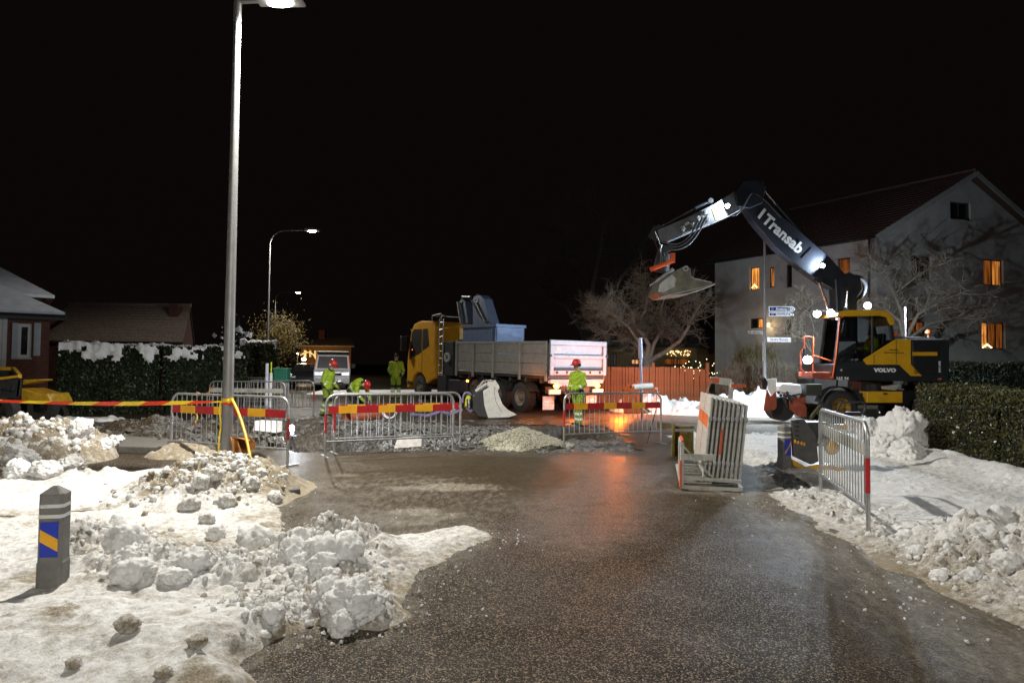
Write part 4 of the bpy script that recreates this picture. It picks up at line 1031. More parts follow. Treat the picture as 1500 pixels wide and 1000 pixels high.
m = MB(); p_, o_ = EP([(1374, 553.5), (1379, 553.5), (1379, 556), (1374, 556)], EY - .01, .02); m.prism(p_, o_); m.build('side_marker', AMBER if False else orange_paint, ex)
m = MB(); p_, o_ = EP([(1216, 552), (1221, 552), (1221, 554.5), (1216, 554.5)], EY - .01, .02); m.prism(p_, o_); m.build('side_marker', orange_paint, ex)
for nm, bd, x, y, s, bold, mt, par in (('lettering', 'VOLVO', 1296, 542.3, .155, .010, text_white, body), ('lettering', '165 94', 1233.5, 554.3, .135, .003, text_white, body), ('lettering', 'e', 1232, 541.5, .13, .002, text_white, body),
                              ('lettering', 'HAKAPPS', 1309, 512.5, .062, .001, text_dark, yp), ('lettering', 'MASKINSTATION AB', 1309, 516.6, .062, .001, text_dark, yp)):
    q = E(x, y); text_mesh(nm, bd, s, mt, par, (q.x, EY - .018, q.z), (1, 0, 0), (0, 0, 1), bold, 1.25 if bd == 'VOLVO' else 1.0)
q = E(1376, 537); text_mesh('lettering', 'EW160E', .095, text_white, body, (q.x, EY - .018, q.z), (0, 0, 1), (-1, 0, 0), .002)
# rails and top of the engine hood
m = MB(); a = E(1316, 493.5); b = E(1377, 495)
m.beam((a.x, EY + .25, a.z), (b.x, EY + .25, b.z), .06, .06); a = E(1334, 499); b = E(1388, 499.5); m.beam((a.x, EY + .03, a.z + .02), (b.x, EY + .03, b.z + .02), .05, .07)
for x in (1318, 1345, 1374): q = E(x, 497); m.cyl((q.x, EY + .25, q.z - .06), (q.x, EY + .25, q.z + .06), .02, n=8)
m.build('hand_rail', galv, ex, None, .01)
m = MB(); q = E(1361, 497); m.tube([(q.x, EY + 1.2, q.z - .1), (q.x, EY + 1.2, E(1361, 445).z)], .055, 14); m.build('exhaust_pipe', chrome, ex, 40)
m = MB(); q = E(1374.5, 485); m.cyl((q.x, EY + .5, q.z - .2), (q.x, EY + .5, q.z - .02), .02, n=8); m.ring((q.x, EY + .5, q.z), (0, 0, 1), [(-.04, .09), (.0, .09), (.05, .07), (.075, .0)], 16); m.build('beacon', orange_paint, ex, 40)
m = MB(); q = E(1313, 489); m.box((q.x, EY + .1, q.z), (.14, .1, .12)); m.build('mirror_block', orange_paint, ex, None, .01)
# cab
CY0, CY1 = EY + .02, EY + 1.05
cabf = MB()
def pil(pa, pb, w0, w1, Y, dep=.07):
    a, b = at(pa[0], pa[1], EY), at(pb[0], pb[1], EY)
    cabf.prism([(a.x - w0, Y, a.z), (a.x + w0, Y, a.z), (b.x + w1, Y, b.z), (b.x - w1, Y, b.z)], (0, dep, 0))
for Y in (CY0, CY1 - .07):
    pil((1222, 552), (1232, 462), .05, .04, Y); pil((1279, 520), (1279, 460), .03, .03, Y); pil((1309, 497), (1304, 463), .06, .05, Y); pil((1224, 535), (1264, 528), .06, .06, Y)
a, b = E(1232, 461), E(1304, 461)
cabf.bb(a.x - .05, b.x + .04, CY0, CY1, a.z - .03, a.z + .03)
cabf.bb(E(1221, 0).x, E(1262, 0).x, CY0, CY1, E(1240, 556).z, E(1240, 536).z)
cab = cabf.build('cab', machine_grey, ex, None, .012)
epart('cab_roof', [(1226, 463.5), (1228, 457.5), (1240, 454), (1292, 454), (1303, 458), (1310, 470), (1310, 476), (1304, 476), (1299, 465), (1290, 462.5)], EY - .02, 1.12, volvo_yellow, cab, .02, seg=2)
def pane(name, pts, mat=glass_dark, par=None, off=(0, .008, 0)):
    m = MB(); m.prism(pts, off); return m.build(name, mat, par or cab)
for Y in (CY0 + .03, CY1 - .045):
    pane('door_glass', [(E(x, y).x, Y, E(x, y).z) for x, y in ((1226, 534), (1277, 527), (1277, 463), (1233, 464))])
    pane('rear_glass', [(E(x, y).x, Y, E(x, y).z) for x, y in ((1281, 517), (1306, 500), (1302, 464), (1281, 463))])
a, b = E(1224, 534), E(1232, 463)
pane('windscreen', [(a.x, CY0 + .07, a.z), (a.x, CY1 - .07, a.z), (b.x, CY1 - .07, b.z), (b.x, CY0 + .07, b.z)], off=(.01, 0, .0))
m = MB(); a, b = E(1219, 552), E(1230, 466); m.tube([(a.x, CY0 - .05, a.z), (E(1224, 520).x, CY0 - .06, E(1224, 520).z), (b.x, CY0 - .04, b.z), (b.x + .1, CY0 - .03, b.z + .04)], .022, 8); m.build('door_rail', guard_orange, cab, 50)
m = MB(); st = E(1290, 530); m.box((st.x, EY + .55, st.z + .1), (.5, .5, .14)); m.box((st.x + .26, EY + .55, st.z + .5), (.12, .46, .75), Matrix.Rotation(R(8), 3, 'Y')); m.box((st.x - .2, EY + .25, st.z + .25), (.35, .1, .1)); m.build('seat', black, cab, None, .03, seg=2)
m = MB(); q = E(1238, 522); m.tube([(q.x, EY + .55, E(0, 556).z), (q.x + .05, EY + .55, q.z - .05)], .03, 8); m.ring((q.x + .06, EY + .55, q.z), (-.5, 0, 1), [(-.014, .17), (.014, .17), (.014, .2), (-.014, .2), (-.014, .17)], 20); m.build('steering_column', black, cab, 50)
m = MB(); m.tube([(E(1206, 520).x, CY1 + .15, E(0, 510).z), (E(1200, 500).x, CY1 + .2, E(0, 500).z)], .015, 6); m.box((E(1201, 0).x, CY1 + .2, E(0, 503).z), (.04, .16, .34)); m.build('mirror', black, ex, None, .01)
# front guard frame, orange, with the low head lamp
m = MB(); FX = E(1183, 0).x
def fp(px, py, Y=EY + .35): return at(px, py, Y)
m.tube([fp(1180, 546), fp(1173, 540), fp(1172, 516), fp(1178, 508), fp(1178, 493), fp(1191, 493), fp(1191, 545), fp(1180, 546)], .024, 8); m.tube([fp(1191, 545), fp(1222, 552)], .024, 8); m.tube([fp(1191, 520), fp(1221, 530)], .02, 8); m.build('front_guard', guard_orange, ex, 50)
m = MB(); m.prism([E(1190, 552, EY + .1), E(1218, 556, EY + .1), E(1218, 545, EY + .1), E(1190, 545, EY + .1)], (0, 1.0, 0)); m.build('front_step', rust_red, ex, None, .01)
# work lamps
def work_lamp(px, py, Y, r=.075, power=90, to=(-1, -.35, -.35), cone=140, off=.10, face=(-.55, -1, -.1)):
    cone = 176 if cone else None
    c = at(px, py, Y); d = Vector(face).normalized(); off = .16
    m = MB(); m.ring(c, d, [(-.09, .0), (-.09, r * .8), (0, r * 1.18), (.012, r * 1.18), (.012, r)], 16); h_ = m.build('work_lamp', black, ex, 40)
    m = MB(); m.ring(c, d, [(.006, r), (.025, r * .75), (.032, 0)], 16); m.build('lens', LED, h_, 60)
    lamp_light('work_light', ex, c + Vector(to).normalized() * .22 + Vector((0, 0, .06)), power * WORK_W, (.70, .85, 1.0), .05, cone, to, .25)
work_lamp(1197, 459.5, EY + .95, .11, 380, (-1, -.5, -.3), 130)
work_lamp(1217, 458.5, EY + .25, .11, 380, (-1, -.3, -.35), 130)
work_lamp(1271, 447.5, EY + .35, .10, 800, (.75, .35, .15), 130)
work_lamp(1183, 527, EY + .3, .125, 360, (-.8, .5, -.05), 120)
m = MB(); a, b = E(1190, 455.5, EY + 1.0), E(1222, 455, EY + .1); m.beam(a, b, .1, .03); m.build('lamp_bar', galv, ex)
# boom, stick, cylinders
BY = 21.45
boom_m = M('boom_paint', (0.028, 0.033, 0.045), .34, .1, .15, 4, dirt=.06, coat=.25)
bo = epart('boom', [(1092, 285), (1116, 297), (1165, 337), (1212, 379), (1236, 405), (1232, 420), (1216, 424), (1193, 411), (1172, 396), (1132, 363), (1100, 325), (1087, 306)], BY - .2, .42, boom_m, None, .02, BY, seg=2)
lb = epart('lower_boom', [(1218, 410), (1240, 400), (1255, 408), (1257, 425), (1250, 436), (1250, 500), (1222, 500), (1220, 440)], BY - .24, .5, boom_m, None, .03, BY, seg=2)
q = at(1143, 345, BY); xd = at(1166, 366, BY) - at(1121, 326, BY)
text_mesh('lettering', 'Transab', .47, text_white, bo, (q.x, BY - .215, q.z), xd, Vector((-xd.z, 0, xd.x)), .018, 1.0)
m = MB(); p_, o_ = EP([(1106, 320), (1116, 307), (1119, 310), (1109, 323)], BY - .214, .01, BY); m.prism(p_, o_); m.build('pale_mark', white_paint, bo)
m = MB(); p_, o_ = EP([(1170, 379.5), (1184, 365), (1184.7, 365.6), (1170.7, 380)], BY - .214, .01, BY); m.prism(p_, o_); m.build('panel_gap', black, bo)
epart('boom_knuckle', [(1072, 285), (1085, 268), (1105, 266), (1118, 276), (1113, 300), (1094, 308), (1078, 305)], BY - .26, .52, boom_m, None, .03, BY, seg=2)
stick_m = M('stick_paint', (0.16, 0.165, 0.18), .4, .1, .15, 5, dirt=.2)
sk_ = epart('stick', [(1100, 283), (1106, 296), (1064, 319), (976, 356), (966, 352), (962, 338), (1000, 322), (1046, 299), (1075, 281)], BY - .16, .34, stick_m, None, .015, BY)
m = MB(); p_, o_ = EP([(1041, 308), (1053, 303), (1060, 318), (1046, 324)], BY - .172, .012, BY); m.prism(p_, o_); m.build('yellow_mark', M('yellow_tag', (.75, .62, .12), .5), sk_)
def B_(px, py, dy=0): return at(px, py, BY) + Vector((0, dy, 0))
def cylinder(a, b, c, r0, r1, dy=0):
    m = MB(); m.cyl(B_(*a, dy), B_(*b, dy), r0, n=14); cy = m.build('cylinder', boom_m, ex, 40)
    m = MB(); m.cyl(B_(*b, dy), B_(*c, dy), r1, n=12); m.build('piston_rod', chrome, cy, 40)
    m = MB()
    for q in (a, c): m.cyl(B_(*q, dy - r0 * 1.3), B_(*q, dy + r0 * 1.3), r0 * 1.15, n=14)
    m.build('pin', steel_dark, cy, 40)
cylinder((1040, 295), (1018, 305), (964, 334), .075, .035)
cylinder((1196, 368), (1137, 300), (1113, 271), .09, .042)
cylinder((1228, 490), (1208, 455), (1192, 412), .08, .04, -.3); cylinder((1226, 490), (1231, 452), (1234, 425), .07, .035, -.34)
m = MB()
for k, (x, y) in enumerate(((1025, 318), (1020, 322), (1012, 331), (1030, 313), (1034, 322), (998, 338), (1003, 330))): m.box(B_(x, y, -.2 - .02 * (k % 2)), (.14, .08, .10), Matrix.Rotation(R(25 + 20 * k), 3, 'Y'))
for a, b in (((994, 336), (1012, 327)), ((996, 345), (1014, 336))): m.cyl(B_(*a, -.2), B_(*b, -.2), .04, n=10)
m.build('valve_block', galv, sk_, None, .01)
hose = M('hydraulic_hose', (0.10, 0.10, 0.105), .3, .2, .2)
for k, (off) in enumerate((0, 4, -4)):
    m = MB(); m.tube(bez(B_(1030 + off, 316, -.2), B_(1012 + off, 352 + off, -.28), B_(1000, 372 + off, -.26), B_(969, 360 + off, -.15), 14), .024, 8); m.build('hose', hose, ex, 50)
m = MB(); m.tube(bez(B_(1068, 318, -.2), B_(1086, 320, -.3), B_(1088, 285, -.32), B_(1100, 286, -.22), 12), .024, 8); m.tube(bez(B_(1100, 286, -.24), B_(1116, 292, -.25), B_(1124, 305, -.24), B_(1140, 320, -.2), 8), .022, 8); m.build('hose', hose, ex, 50)
m = MB(); m.tube(bez(B_(1250, 405, -.1), B_(1275, 408, -.1), B_(1265, 435, -.1), B_(1252, 440, -.1), 10), .06, 8); m.build('hose_bundle', black, ex, 50)
for dy in (-.2, .2):
    m = MB(); m.beam(B_(957, 341, dy), B_(977, 391, dy), .03, .09, up=(0, 1, 0)); m.build('linkage', chrome if dy < 0 else steel_dark, ex, None, .01)
m = MB(); m.beam(B_(964, 334, 0), B_(955, 350, 0), .3, .08, up=(0, 1, 0)); m.build('linkage', steel_dark, ex)
rot_ = thing  # keep names short below
tr = MB(); q = B_(966, 385); tr.cyl(B_(972, 372), B_(968, 398), .22, .26, 20); tr.box(B_(974, 366), (.36, .5, .18), Matrix.Rotation(R(-20), 3, 'Y')); tiltrot = tr.build('tiltrotator', steel_dark, ex, 40)
m = MB(); m.cyl(B_(950, 397, -.32), B_(982, 384, -.32), .075, n=12); m.box(B_(982, 380, -.3), (.14, .1, .3)); m.build('tilt_cylinder', guard_orange, tiltrot, 40)
for k in range(3):
    m = MB(); m.tube(bez(B_(968, 360, -.2), B_(960 - 4 * k, 372, -.4), B_(966 + 5 * k, 385, -.45), B_(962 + 6 * k, 392, -.3), 8), .016, 6); m.build('hose', hose, tiltrot, 50)
# ditching bucket: side cheek traced, shell swept across
bk_m = M('worn_bucket_steel', (0.15, 0.145, 0.115), .5, .35, .35, 4, dirt=.3, dirtcol=(.09, .07, .03))
bk_pale = M('polished_bucket_steel', (0.42, .43, .43), .4, .6, .2, 6, dirt=.15)
KY = 20.7; KW = 1.35
def K(px, py): p = at(px, py, KY); return p
bkt = MB()
cheek = [(1000, 391), (1007, 389), (1011, 394), (1013, 405), (1018, 408), (1042, 413), (1045, 416), (1041, 419), (1010, 429), (970, 434), (962, 428), (968, 412), (982, 400)]
bkt.prism([K(x, y) for x, y in cheek], (0, .03, 0))
bucket = bkt.build('bucket', bk_m, ex, None, .008)
m = MB(); m.prism([K(x, y) + Vector((0, KW - .03, 0)) for x, y in cheek], (0, .03, 0)); m.build('cheek', bk_m, bucket, None, .008)
m = MB(); shell = [(1045, 416), (1041, 419), (1010, 429), (970, 434), (962, 428), (968, 412), (982, 400)]
for a, b in zip(shell[:-1], shell[1:]):
    A_, B2_ = K(*a), K(*b); n_ = (B2_ - A_).cross(Vector((0, 1, 0))).normalized() * -.02
    m.prism([A_, B2_, B2_ + n_, A_ + n_], (0, KW, 0))
m.build('shell', bk_m, bucket)
m = MB(); m.prism([K(x, y) + Vector((0, -.006, 0)) for x, y in ((966, 416), (984, 402), (990, 408), (988, 420), (972, 428), (964, 427))], (0, .004, 0)); m.build('worn_patch', bk_pale, bucket)
m = MB(); m.beam(K(968, 435), K(1045, 417), .03, .02); a_ = K(1045, 416); m.beam(a_, a_ + Vector((0, KW, 0)), .12, .03); m.build('cutting_edge', bk_pale, bucket)
m = MB(); m.ring(K(1004.5, 393.5) + Vector((0, -.012, 0)), (0, 1, 0), [(0, .05), (0, .085), (.03, .085), (.03, .05), (0, .05)], 18); m.build('lifting_eye', bk_pale, bucket, 40)
m = MB(); m.cyl(K(962, 412), K(986, 394), .055, n=12); m.cyl(K(952, 418), K(962, 412), .03, n=10); m.build('tilt_ram', galv, bucket, 40)
# lamps on stick and boom
def boom_lamp(px, py, power, to, r=.07):
    c = B_(px, py, -.26); d = Vector((-.5, -1, .1)).normalized()
    m = MB(); m.ring(c, d, [(-.07, 0), (-.07, r * .8), (0, r * 1.2), (.012, r * 1.2), (.012, r)], 16); h_ = m.build('work_lamp', black, ex, 40)
    m = MB(); m.ring(c, d, [(.006, r), (.02, r * .75), (.026, 0)], 16); m.build('lens', LED, h_, 60)
    lamp_light('work_light', ex, c + d * .08, power * WORK_W, (.74, .86, 1.0), .04, 175, to, .3)
boom_lamp(1062, 304.5, 150, (-1, -.05, -.45)); boom_lamp(1199, 391, 150, (-1, -.02, .75))
# undercarriage
m = MB(); m.bb(E(1212, 0).x, E(1385, 0).x, EY + .75, EY + 1.75, .55, .98); m.bb(E(1255, 0).x, E(1330, 0).x, EY + .3, EY + 2.2, .6, .95); m.cyl((E(1300, 0).x, 21.8, .95), (E(1300, 0).x, 21.8, 1.3), .65, n=28); m.build('chassis', steel_dark, ex, None, .02)
epart('tool_box', [(1271.5, 573.5), (1324, 573.5), (1324, 590), (1271.5, 590)], EY + .05, .5, volvo_yellow)
m = MB(); q = E(1298, 576.5); m.box((q.x, EY + .04, q.z), (.12, .02, .04)); m.build('box_handle', black, ex)
epart('mud_cover', [(1300, 566), (1322, 562), (1316, 572), (1302, 571)], EY + .1, .3, galv_old)
def wheel(cx, cy, cz, r, wd, ax, parent, rimmat, name='wheel', tyre=None, hub=True):
    ax = Vector(ax).normalized(); c = Vector((cx, cy, cz))
    m = MB(); m.ring(c, ax, [(-wd / 2, r * .58), (-wd / 2, r * .88), (-wd * .38, r), (wd * .38, r), (wd / 2, r * .88), (wd / 2, r * .58), (-wd / 2, r * .58)], 36)
    for k in range(24):
        a = 2 * PI * k / 24; x = ax.cross(Vector((0, 0, 1))).normalized(); d = x * math.cos(a) + Vector((0, 0, 1)) * math.sin(a); tg_ = ax.cross(d)
        rot = Matrix((ax, tg_, d)).transposed(); m.box(c + d * (r - .004), (wd * .92, r * .12, .03), rot)
    w_ = m.build(name, tyre or rubber, parent, 40)
    m = MB(); m.ring(c, ax, [(-wd * .46, r * .585), (-wd * .42, r * .5), (-wd * .15, r * .42), (-wd * .15, r * .2), (-wd * .38, r * .18), (-wd * .40, 0)], 28)
    m.ring(c, ax, [(-wd * .46, r * .585), (-wd * .5, r * .56), (-wd * .46, r * .52)], 28)
    m.ring(c, ax, [(wd * .40, 0), (wd * .38, r * .18), (wd * .15, r * .2), (wd * .15, r * .42), (wd * .42, r * .5), (wd * .46, r * .585)], 28)
    for k in range(10):
        a = 2 * PI * k / 10; x = ax.cross(Vector((0, 0, 1))).normalized(); d = x * math.cos(a) + Vector((0, 0, 1)) * math.sin(a)
        q = c + d * r * .3; m.cyl(q - ax * wd * .22, q - ax * wd * .12, r * .03, n=6)
    m.build('rim', rimmat, w_, 40)
    return w_
wr = .50
for px in (1234, 1372):
    x = at(px, 597, EY).x
    for yy in (EY + .25, EY + 2.2): wheel(x, yy, wr, wr, .42, (0, 1, 0), ex, rim_yellow)
x = at(1234, 597, EY).x
m = MB(); pr = arc((x, EY + .02, wr), wr + .12, R(165), R(10), 14); 
for a, b in zip(pr[:-1], pr[1:]): m.prism([a, b, b + (b - Vector((x, EY + .02, wr))).normalized() * .025, a + (a - Vector((x, EY + .02, wr))).normalized() * .025], (0, .48, 0))
m.build('fender', steel_dark, ex)
# dozer blade linkage at the front: two orange cheeks, cylinders, dark roller
for pl_ in (((1159, 577), (1168, 579), (1184, 596), (1184, 612), (1172, 610), (1159, 600)), ((1126, 570), (1131, 581), (1139, 573), (1140, 597), (1136, 601), (1121, 602))):
    epart('blade_arm', pl_, EY + .1, .09, rust_red, None, .01)
epart('blade_arm_bracket', [(1172, 584), (1184, 580), (1186, 606), (1178, 600)], EY + .2, .3, rust_red)
epart('rubber_stop', [(1117, 556), (1123, 552), (1126, 560), (1124, 571), (1118, 570)], EY + .05, .25, black)
epart('pale_plate', [(1126, 555), (1139, 554), (1139, 571), (1132, 580), (1126, 569)], EY + .08, .02, white_paint, None, .004)
m = MB(); m.prism([Vector((at(a, b, EY).x, EY + .15, at(a, b, EY).z)) for a, b in ((1143, 566), (1150, 561), (1176, 563), (1178, 575), (1172, 586), (1160, 577), (1143, 574))], (0, .7, 0)); m.build('snowy_deck', clean_snow, ex, None, .03, seg=2)
epart('battery_box', [(1180, 562), (1203, 562), (1203, 579), (1180, 579)], EY - .05, .55, M('box_green_grey', (.035, .04, .03), .5, 0, .2, 5, dirt=.2))
m = MB(); m.cyl((at(1154, 600, EY).x, EY + .35, .42), (at(1154, 600, EY).x, EY + .95, .42), .36, n=28); m.build('roller', rubber, ex, 40)
m = MB()
for k in range(7): q = at(1141 + 3.2 * k, 575 + 4.2 * (k % 4), EY); m.cyl((q.x, EY + .02, q.z), (q.x + .06, EY + .16, q.z + .02), .045, n=10)
for a, b in (((1148, 577), (1154, 596)), ((1153, 577), (1160, 590)), ((1146, 582), (1172, 576))): m.cyl(at(*a, EY + .1), at(*b, EY + .1), .035, n=10)
m.build('hydraulic_coupling', steel_dark, ex, 40)

# ------------------------------------------------------------------ tipper truck with crane
TA = R(126); TO = Vector((2.21, 23.33, hz(1.2, 23.3)))
trk = thing('tipper_truck', 'yellow crane truck with grey tipper bed and glowing amber rear lamps', 'truck', TO, world=False, rot=(0, -0.016, TA))
tm_bed = M('aluminium_bed', (0.24, 0.235, 0.22), .6, .2, .15, 4, dirt=.25, dirtcol=(.12, .11, .09))
tm_tail = M('painted_tailgate', (0.36, 0.385, 0.42), .45, .15, .1, 4, dirt=.1)
tm_yel = M('truck_yellow', (0.60, 0.29, 0.012), .4, 0, .12, 4, dirt=.12, coat=.2)
def tp(name, mat, fn, parent=None, smooth=None, bevel=.012): m = MB(); fn(m); return m.build(name, mat, parent or trk, smooth, bevel)
Lb, Wb = 5.85, 1.27; z0b, z1b = 1.33, 2.47
tp('chassis', steel_dark, lambda m: (m.bb(.1, 9.6, -.42, -.3, .72, 1.0), m.bb(.1, 9.6, .3, .42, .72, 1.0), m.bb(.1, .35, -1.1, 1.1, .7, .95), m.bb(4.9, 6.1, -1.15, 1.15, .5, .95)))
tp('bed_floor', steel_dark, lambda m: (m.bb(0, Lb, -Wb, Wb, z0b - .12, z0b), [m.bb(k, k + .1, -Wb + .05, Wb - .05, z0b - .28, z0b - .12) for k in (.4, 1.3, 2.2, 3.1, 4.0, 4.9, 5.6)]))
for s in (-1, 1):
    sd = tp('bed_side', tm_bed, lambda m: (m.bb(0.05, Lb, s * Wb - .02, s * Wb + .02, z0b - .02, z0b + .05), m.bb(0.05, Lb, s * Wb - .03, s * Wb + .03, z1b - .1, z1b)))
    hgt = (z1b - .1 - z0b - .05) / 3
    for k in range(3): tp('plank', tm_bed, lambda m: m.bb(.06, Lb - .01, s * Wb - .016, s * Wb + .016, z0b + .05 + hgt * k + .008, z0b + .05 + hgt * (k + 1) - .004), sd, None, .006)
    for x in (.08, 1.55, 3.2, 4.55, Lb - .08): tp('bed_post', tm_bed, lambda m: m.bb(x - .05, x + .05, s * Wb - .035 + s * .02, s * Wb + .035 + s * .02, z0b - .2, z1b - .02), sd)
tp('bed_headboard', tm_bed, lambda m: m.bb(Lb - .03, Lb + .03, -Wb, Wb, z0b, z1b + .1))
tg_ = tp('tailgate', tm_tail, lambda m: (m.bb(-.06, -.02, -Wb, Wb, z0b, z1b), m.bb(-.12, -.05, -Wb, Wb, z1b - .13, z1b + .04), m.bb(-.12, -.05, -Wb, -Wb + .16, z0b, z1b - .13), m.bb(-.12, -.05, Wb - .16, Wb, z0b, z1b - .13), m.bb(-.115, -.05, -Wb + .16, Wb - .16, z0b + .56, z0b + .68), m.bb(-.125, -.05, -Wb + .16, Wb - .16, z0b + .02, z0b + .17)))
tp('seal_strip', steel_dark, lambda m: m.bb(-.128, -.06, -Wb + .17, Wb - .17, z0b + .18, z0b + .26), tg_)
tp('edge_strip', black, lambda m: m.bb(-.07, -.055, -Wb + .2, Wb - .2, z0b + .69, z0b + .715), tg_)  # thin black strip above the tailgate's middle rib
tp('label_plate', white_paint, lambda m: m.bb(-.07, -.056, Wb - .5, Wb - .28, z0b + .82, z0b + .95), tg_)
for y in (-.95, -.5, .55, .98): tp('hinge', black, lambda m: m.cyl((-.135, y, z0b + .1), (-.12, y, z0b + .1), .05, n=12), tg_, 40, 0)
for s in (-1, 1): tp('latch', steel_dark, lambda m: (m.bb(-.15, -.11, s * Wb - .05, s * Wb + .05, z0b + .62, z0b + .7), m.cyl((-.1, s * (Wb + .03), z0b), (-.1, s * (Wb + .03), z1b + .05), .018, n=8)), tg_)
tp('rear_beam', tm_tail, lambda m: (m.bb(-.05, .08, -1.2, 1.2, 1.06, 1.2), m.bb(-.03, .03, -1.0, -.45, .95, 1.1), m.bb(-.03, .03, .3, .9, .95, 1.1)))
tp('light_panel', white_paint, lambda m: m.bb(-.04, .02, .72, 1.22, .70, .86))
tp('light_panel', white_paint, lambda m: m.bb(-.04, .02, -1.22, -.72, .70, .86))
for s in (-1, 1):
    tp('mud_flap', M('flap_grey', (.42, .44, .46), .7, 0, .1), lambda m: m.bb(.30, .325, s * .72, s * 1.22, .16, .62))
    for kk, (tx, dz) in enumerate((('Staff-Tra', .44), ('Tran Tra', .31))):
        text_mesh('lettering', tx, .11, text_white, trk, (.292, s * .97, dz), (0, -1, 0), (0, 0, 1), .002)
    lp_ = tp('rear_lamp', steel_dark, lambda m: m.bb(-.02, .06, s * .9 - .12, s * .9 + .12, .90, 1.06))
    tp('lamp_lens', AMBER, lambda m: m.ball((-.04, s * .93, .97), (.05, .11, .075), 12, 8), lp_, 60, 0)
    o = lamp_light('amber_light', trk, (-1.1, s * 1.0, .62), 100 if s > 0 else 290, (1, .20, .02), .22)
o = lamp_light('amber_light', trk, (.55, 1.60, .95), 20, (1, .26, .03), .06)
tp('side_lamp', AMBER, lambda m: m.ball((4.95, 1.27, .95), (.06, .03, .04), 10, 6), None, 60, 0)
for x in (1.62, 3.02, 4.42, 8.94):
    for s in (-1, 1):
        wheel(x, s * 1.04, .52, .52, .34, (0, s, 0) if s < 0 else (0, -1, 0), trk, M('truck_rim', (.22, .2, .17), .55, .4, .2, 6, dirt=.3) if (x, s) == (1.62, -1) else bpy.data.materials['truck_rim'])
        if x < 8:
            def fen(m):
                pr = arc((x, 0, .52), .62, R(160), R(20), 12); c = Vector((x, 0, .52))
                for a, b in zip(pr[:-1], pr[1:]):
                    y0 = s * 1.24 - (.42 if s > 0 else 0)
                    q = [Vector((v.x, y0, v.z)) for v in (a, b, b + (b - c).normalized() * .02, a + (a - c).normalized() * .02)]
                    m.prism(q, (0, .42, 0))
            tp('fender', steel_dark, fen, None, None, 0)
def hoses(m):
    for k in range(5): m.tube(bez((.05, .15 + .12 * k, 1.12), (-.12, .1 + .14 * k, .9), (-.12, .2 + .1 * k, .75), (.1, .1 + .08 * k, .62), 8), .016, 6)
tp('trailer_hoses', M('red_brown_hose', (.20, .04, .02), .5), hoses, None, 50, 0)
tp('tow_coupling', steel_dark, lambda m: (m.bb(-.12, .1, -.22, .22, .48, .82), m.cyl((-.14, .45, .62), (.0, .45, .62), .09, n=12), m.cyl((-.14, .62, .75), (.0, .62, .75), .05, n=12)))
# tanks / boxes along the side
tp('side_box', steel_dark, lambda m: (m.bb(5.1, 6.5, .75, 1.2, .45, .95), m.bb(5.1, 6.5, -1.2, -.75, .45, .95), m.bb(6.75, 7.4, .6, 1.2, .4, 1.1)))
# cab
c0, c1 = 7.6, 10.1; wz = 1.24; zt = 3.42
def cabshape(m):
    side = [(c0, .95), (c0, zt - .28), (c0 + .25, zt - .05), (c0 + 1.3, zt), (c1 - .55, zt - .12), (c1 - .32, zt - .42), (c1 - .04, 1.9), (c1, 1.55), (c1, .45), (c1 - .25, .42), (c1 - .42, .62)]
    side += [(8.94 + .66 * math.cos(R(a)), .5 + .66 * math.sin(R(a))) for a in (20, 50, 80, 110, 140, 165)]
    m.prism([(x, -wz, z) for x, z in side], (0, 2 * wz, 0))
cabT = tp('cab', tm_yel, cabshape, None, None, .05)
for s in (-1, 1):
    y = s * (wz + .004)
    tp('door_window', glass_dark if False else black, lambda m: m.prism([(c0 + 1.18, y, 2.05), (c1 - .22, y, 1.72), (c1 - .40, y, zt - .52), (c1 - .6, y, zt - .36), (c0 + 1.18, y, zt - .36)], (0, s * .006, 0)), cabT, None, 0)
    tp('rear_window', black, lambda m: m.prism([(c0 + .5, y, 2.32), (c0 + 1.05, y, 2.12), (c0 + 1.05, y, zt - .36), (c0 + .65, y, zt - .36)], (0, s * .006, 0)), cabT, None, 0)
    tp('door_gap', black, lambda m: (m.bb(c0 + 1.10, c0 + 1.125, y - .003, y + .004, 1.0, 3.0),), cabT, None, 0)
    tp('wing_mirror', black, lambda m: (m.bb(c1 - .15, c1 + .02, s * (wz + .12), s * (wz + .36), 2.1, 2.75), m.cyl((c1 - .1, s * wz, 2.75), (c1 - .05, s * (wz + .2), 2.75), .025, n=6)), cabT)
    tp('step', black, lambda m: (m.bb(c1 - .5, c1 - .08, s * (wz - .02) - .02, s * (wz - .02) + .02, .6, .75),), cabT, None, 0)
tp('windscreen', black, lambda m: m.prism([(c1 - .03, -1.1, 1.95), (c1 - .03, 1.1, 1.95), (c1 - .31, 1.1, zt - .46), (c1 - .31, -1.1, zt - .46)], (.02, 0, .004)), cabT, None, 0)
tp('sun_visor', black, lambda m: m.bb(c1 - .4, c1 - .05, -1.15, 1.15, zt - .42, zt - .36), cabT)
tp('dash_light', EM('dash_red', (1, .08, .05), 6), lambda m: m.ball((c1 - .5, wz + .012, 2.15), .02, 8, 6), cabT, 60, 0)
tp('roof_rail', galv, lambda m: (m.tube([(c0 + .9, .9, zt), (c0 + .9, .9, zt + .22), (c0 + .1, .9, zt + .28), (c0 + .1, .9, zt - .1)], .022, 8), m.tube([(c0 + .9, -.9, zt), (c0 + .9, -.9, zt + .22), (c0 + .1, -.9, zt + .28), (c0 + .1, -.9, zt - .1)], .022, 8), m.tube([(c0 + .9, -.9, zt + .22), (c0 + .9, .9, zt + .22)], .022, 8)), cabT, 50, 0)
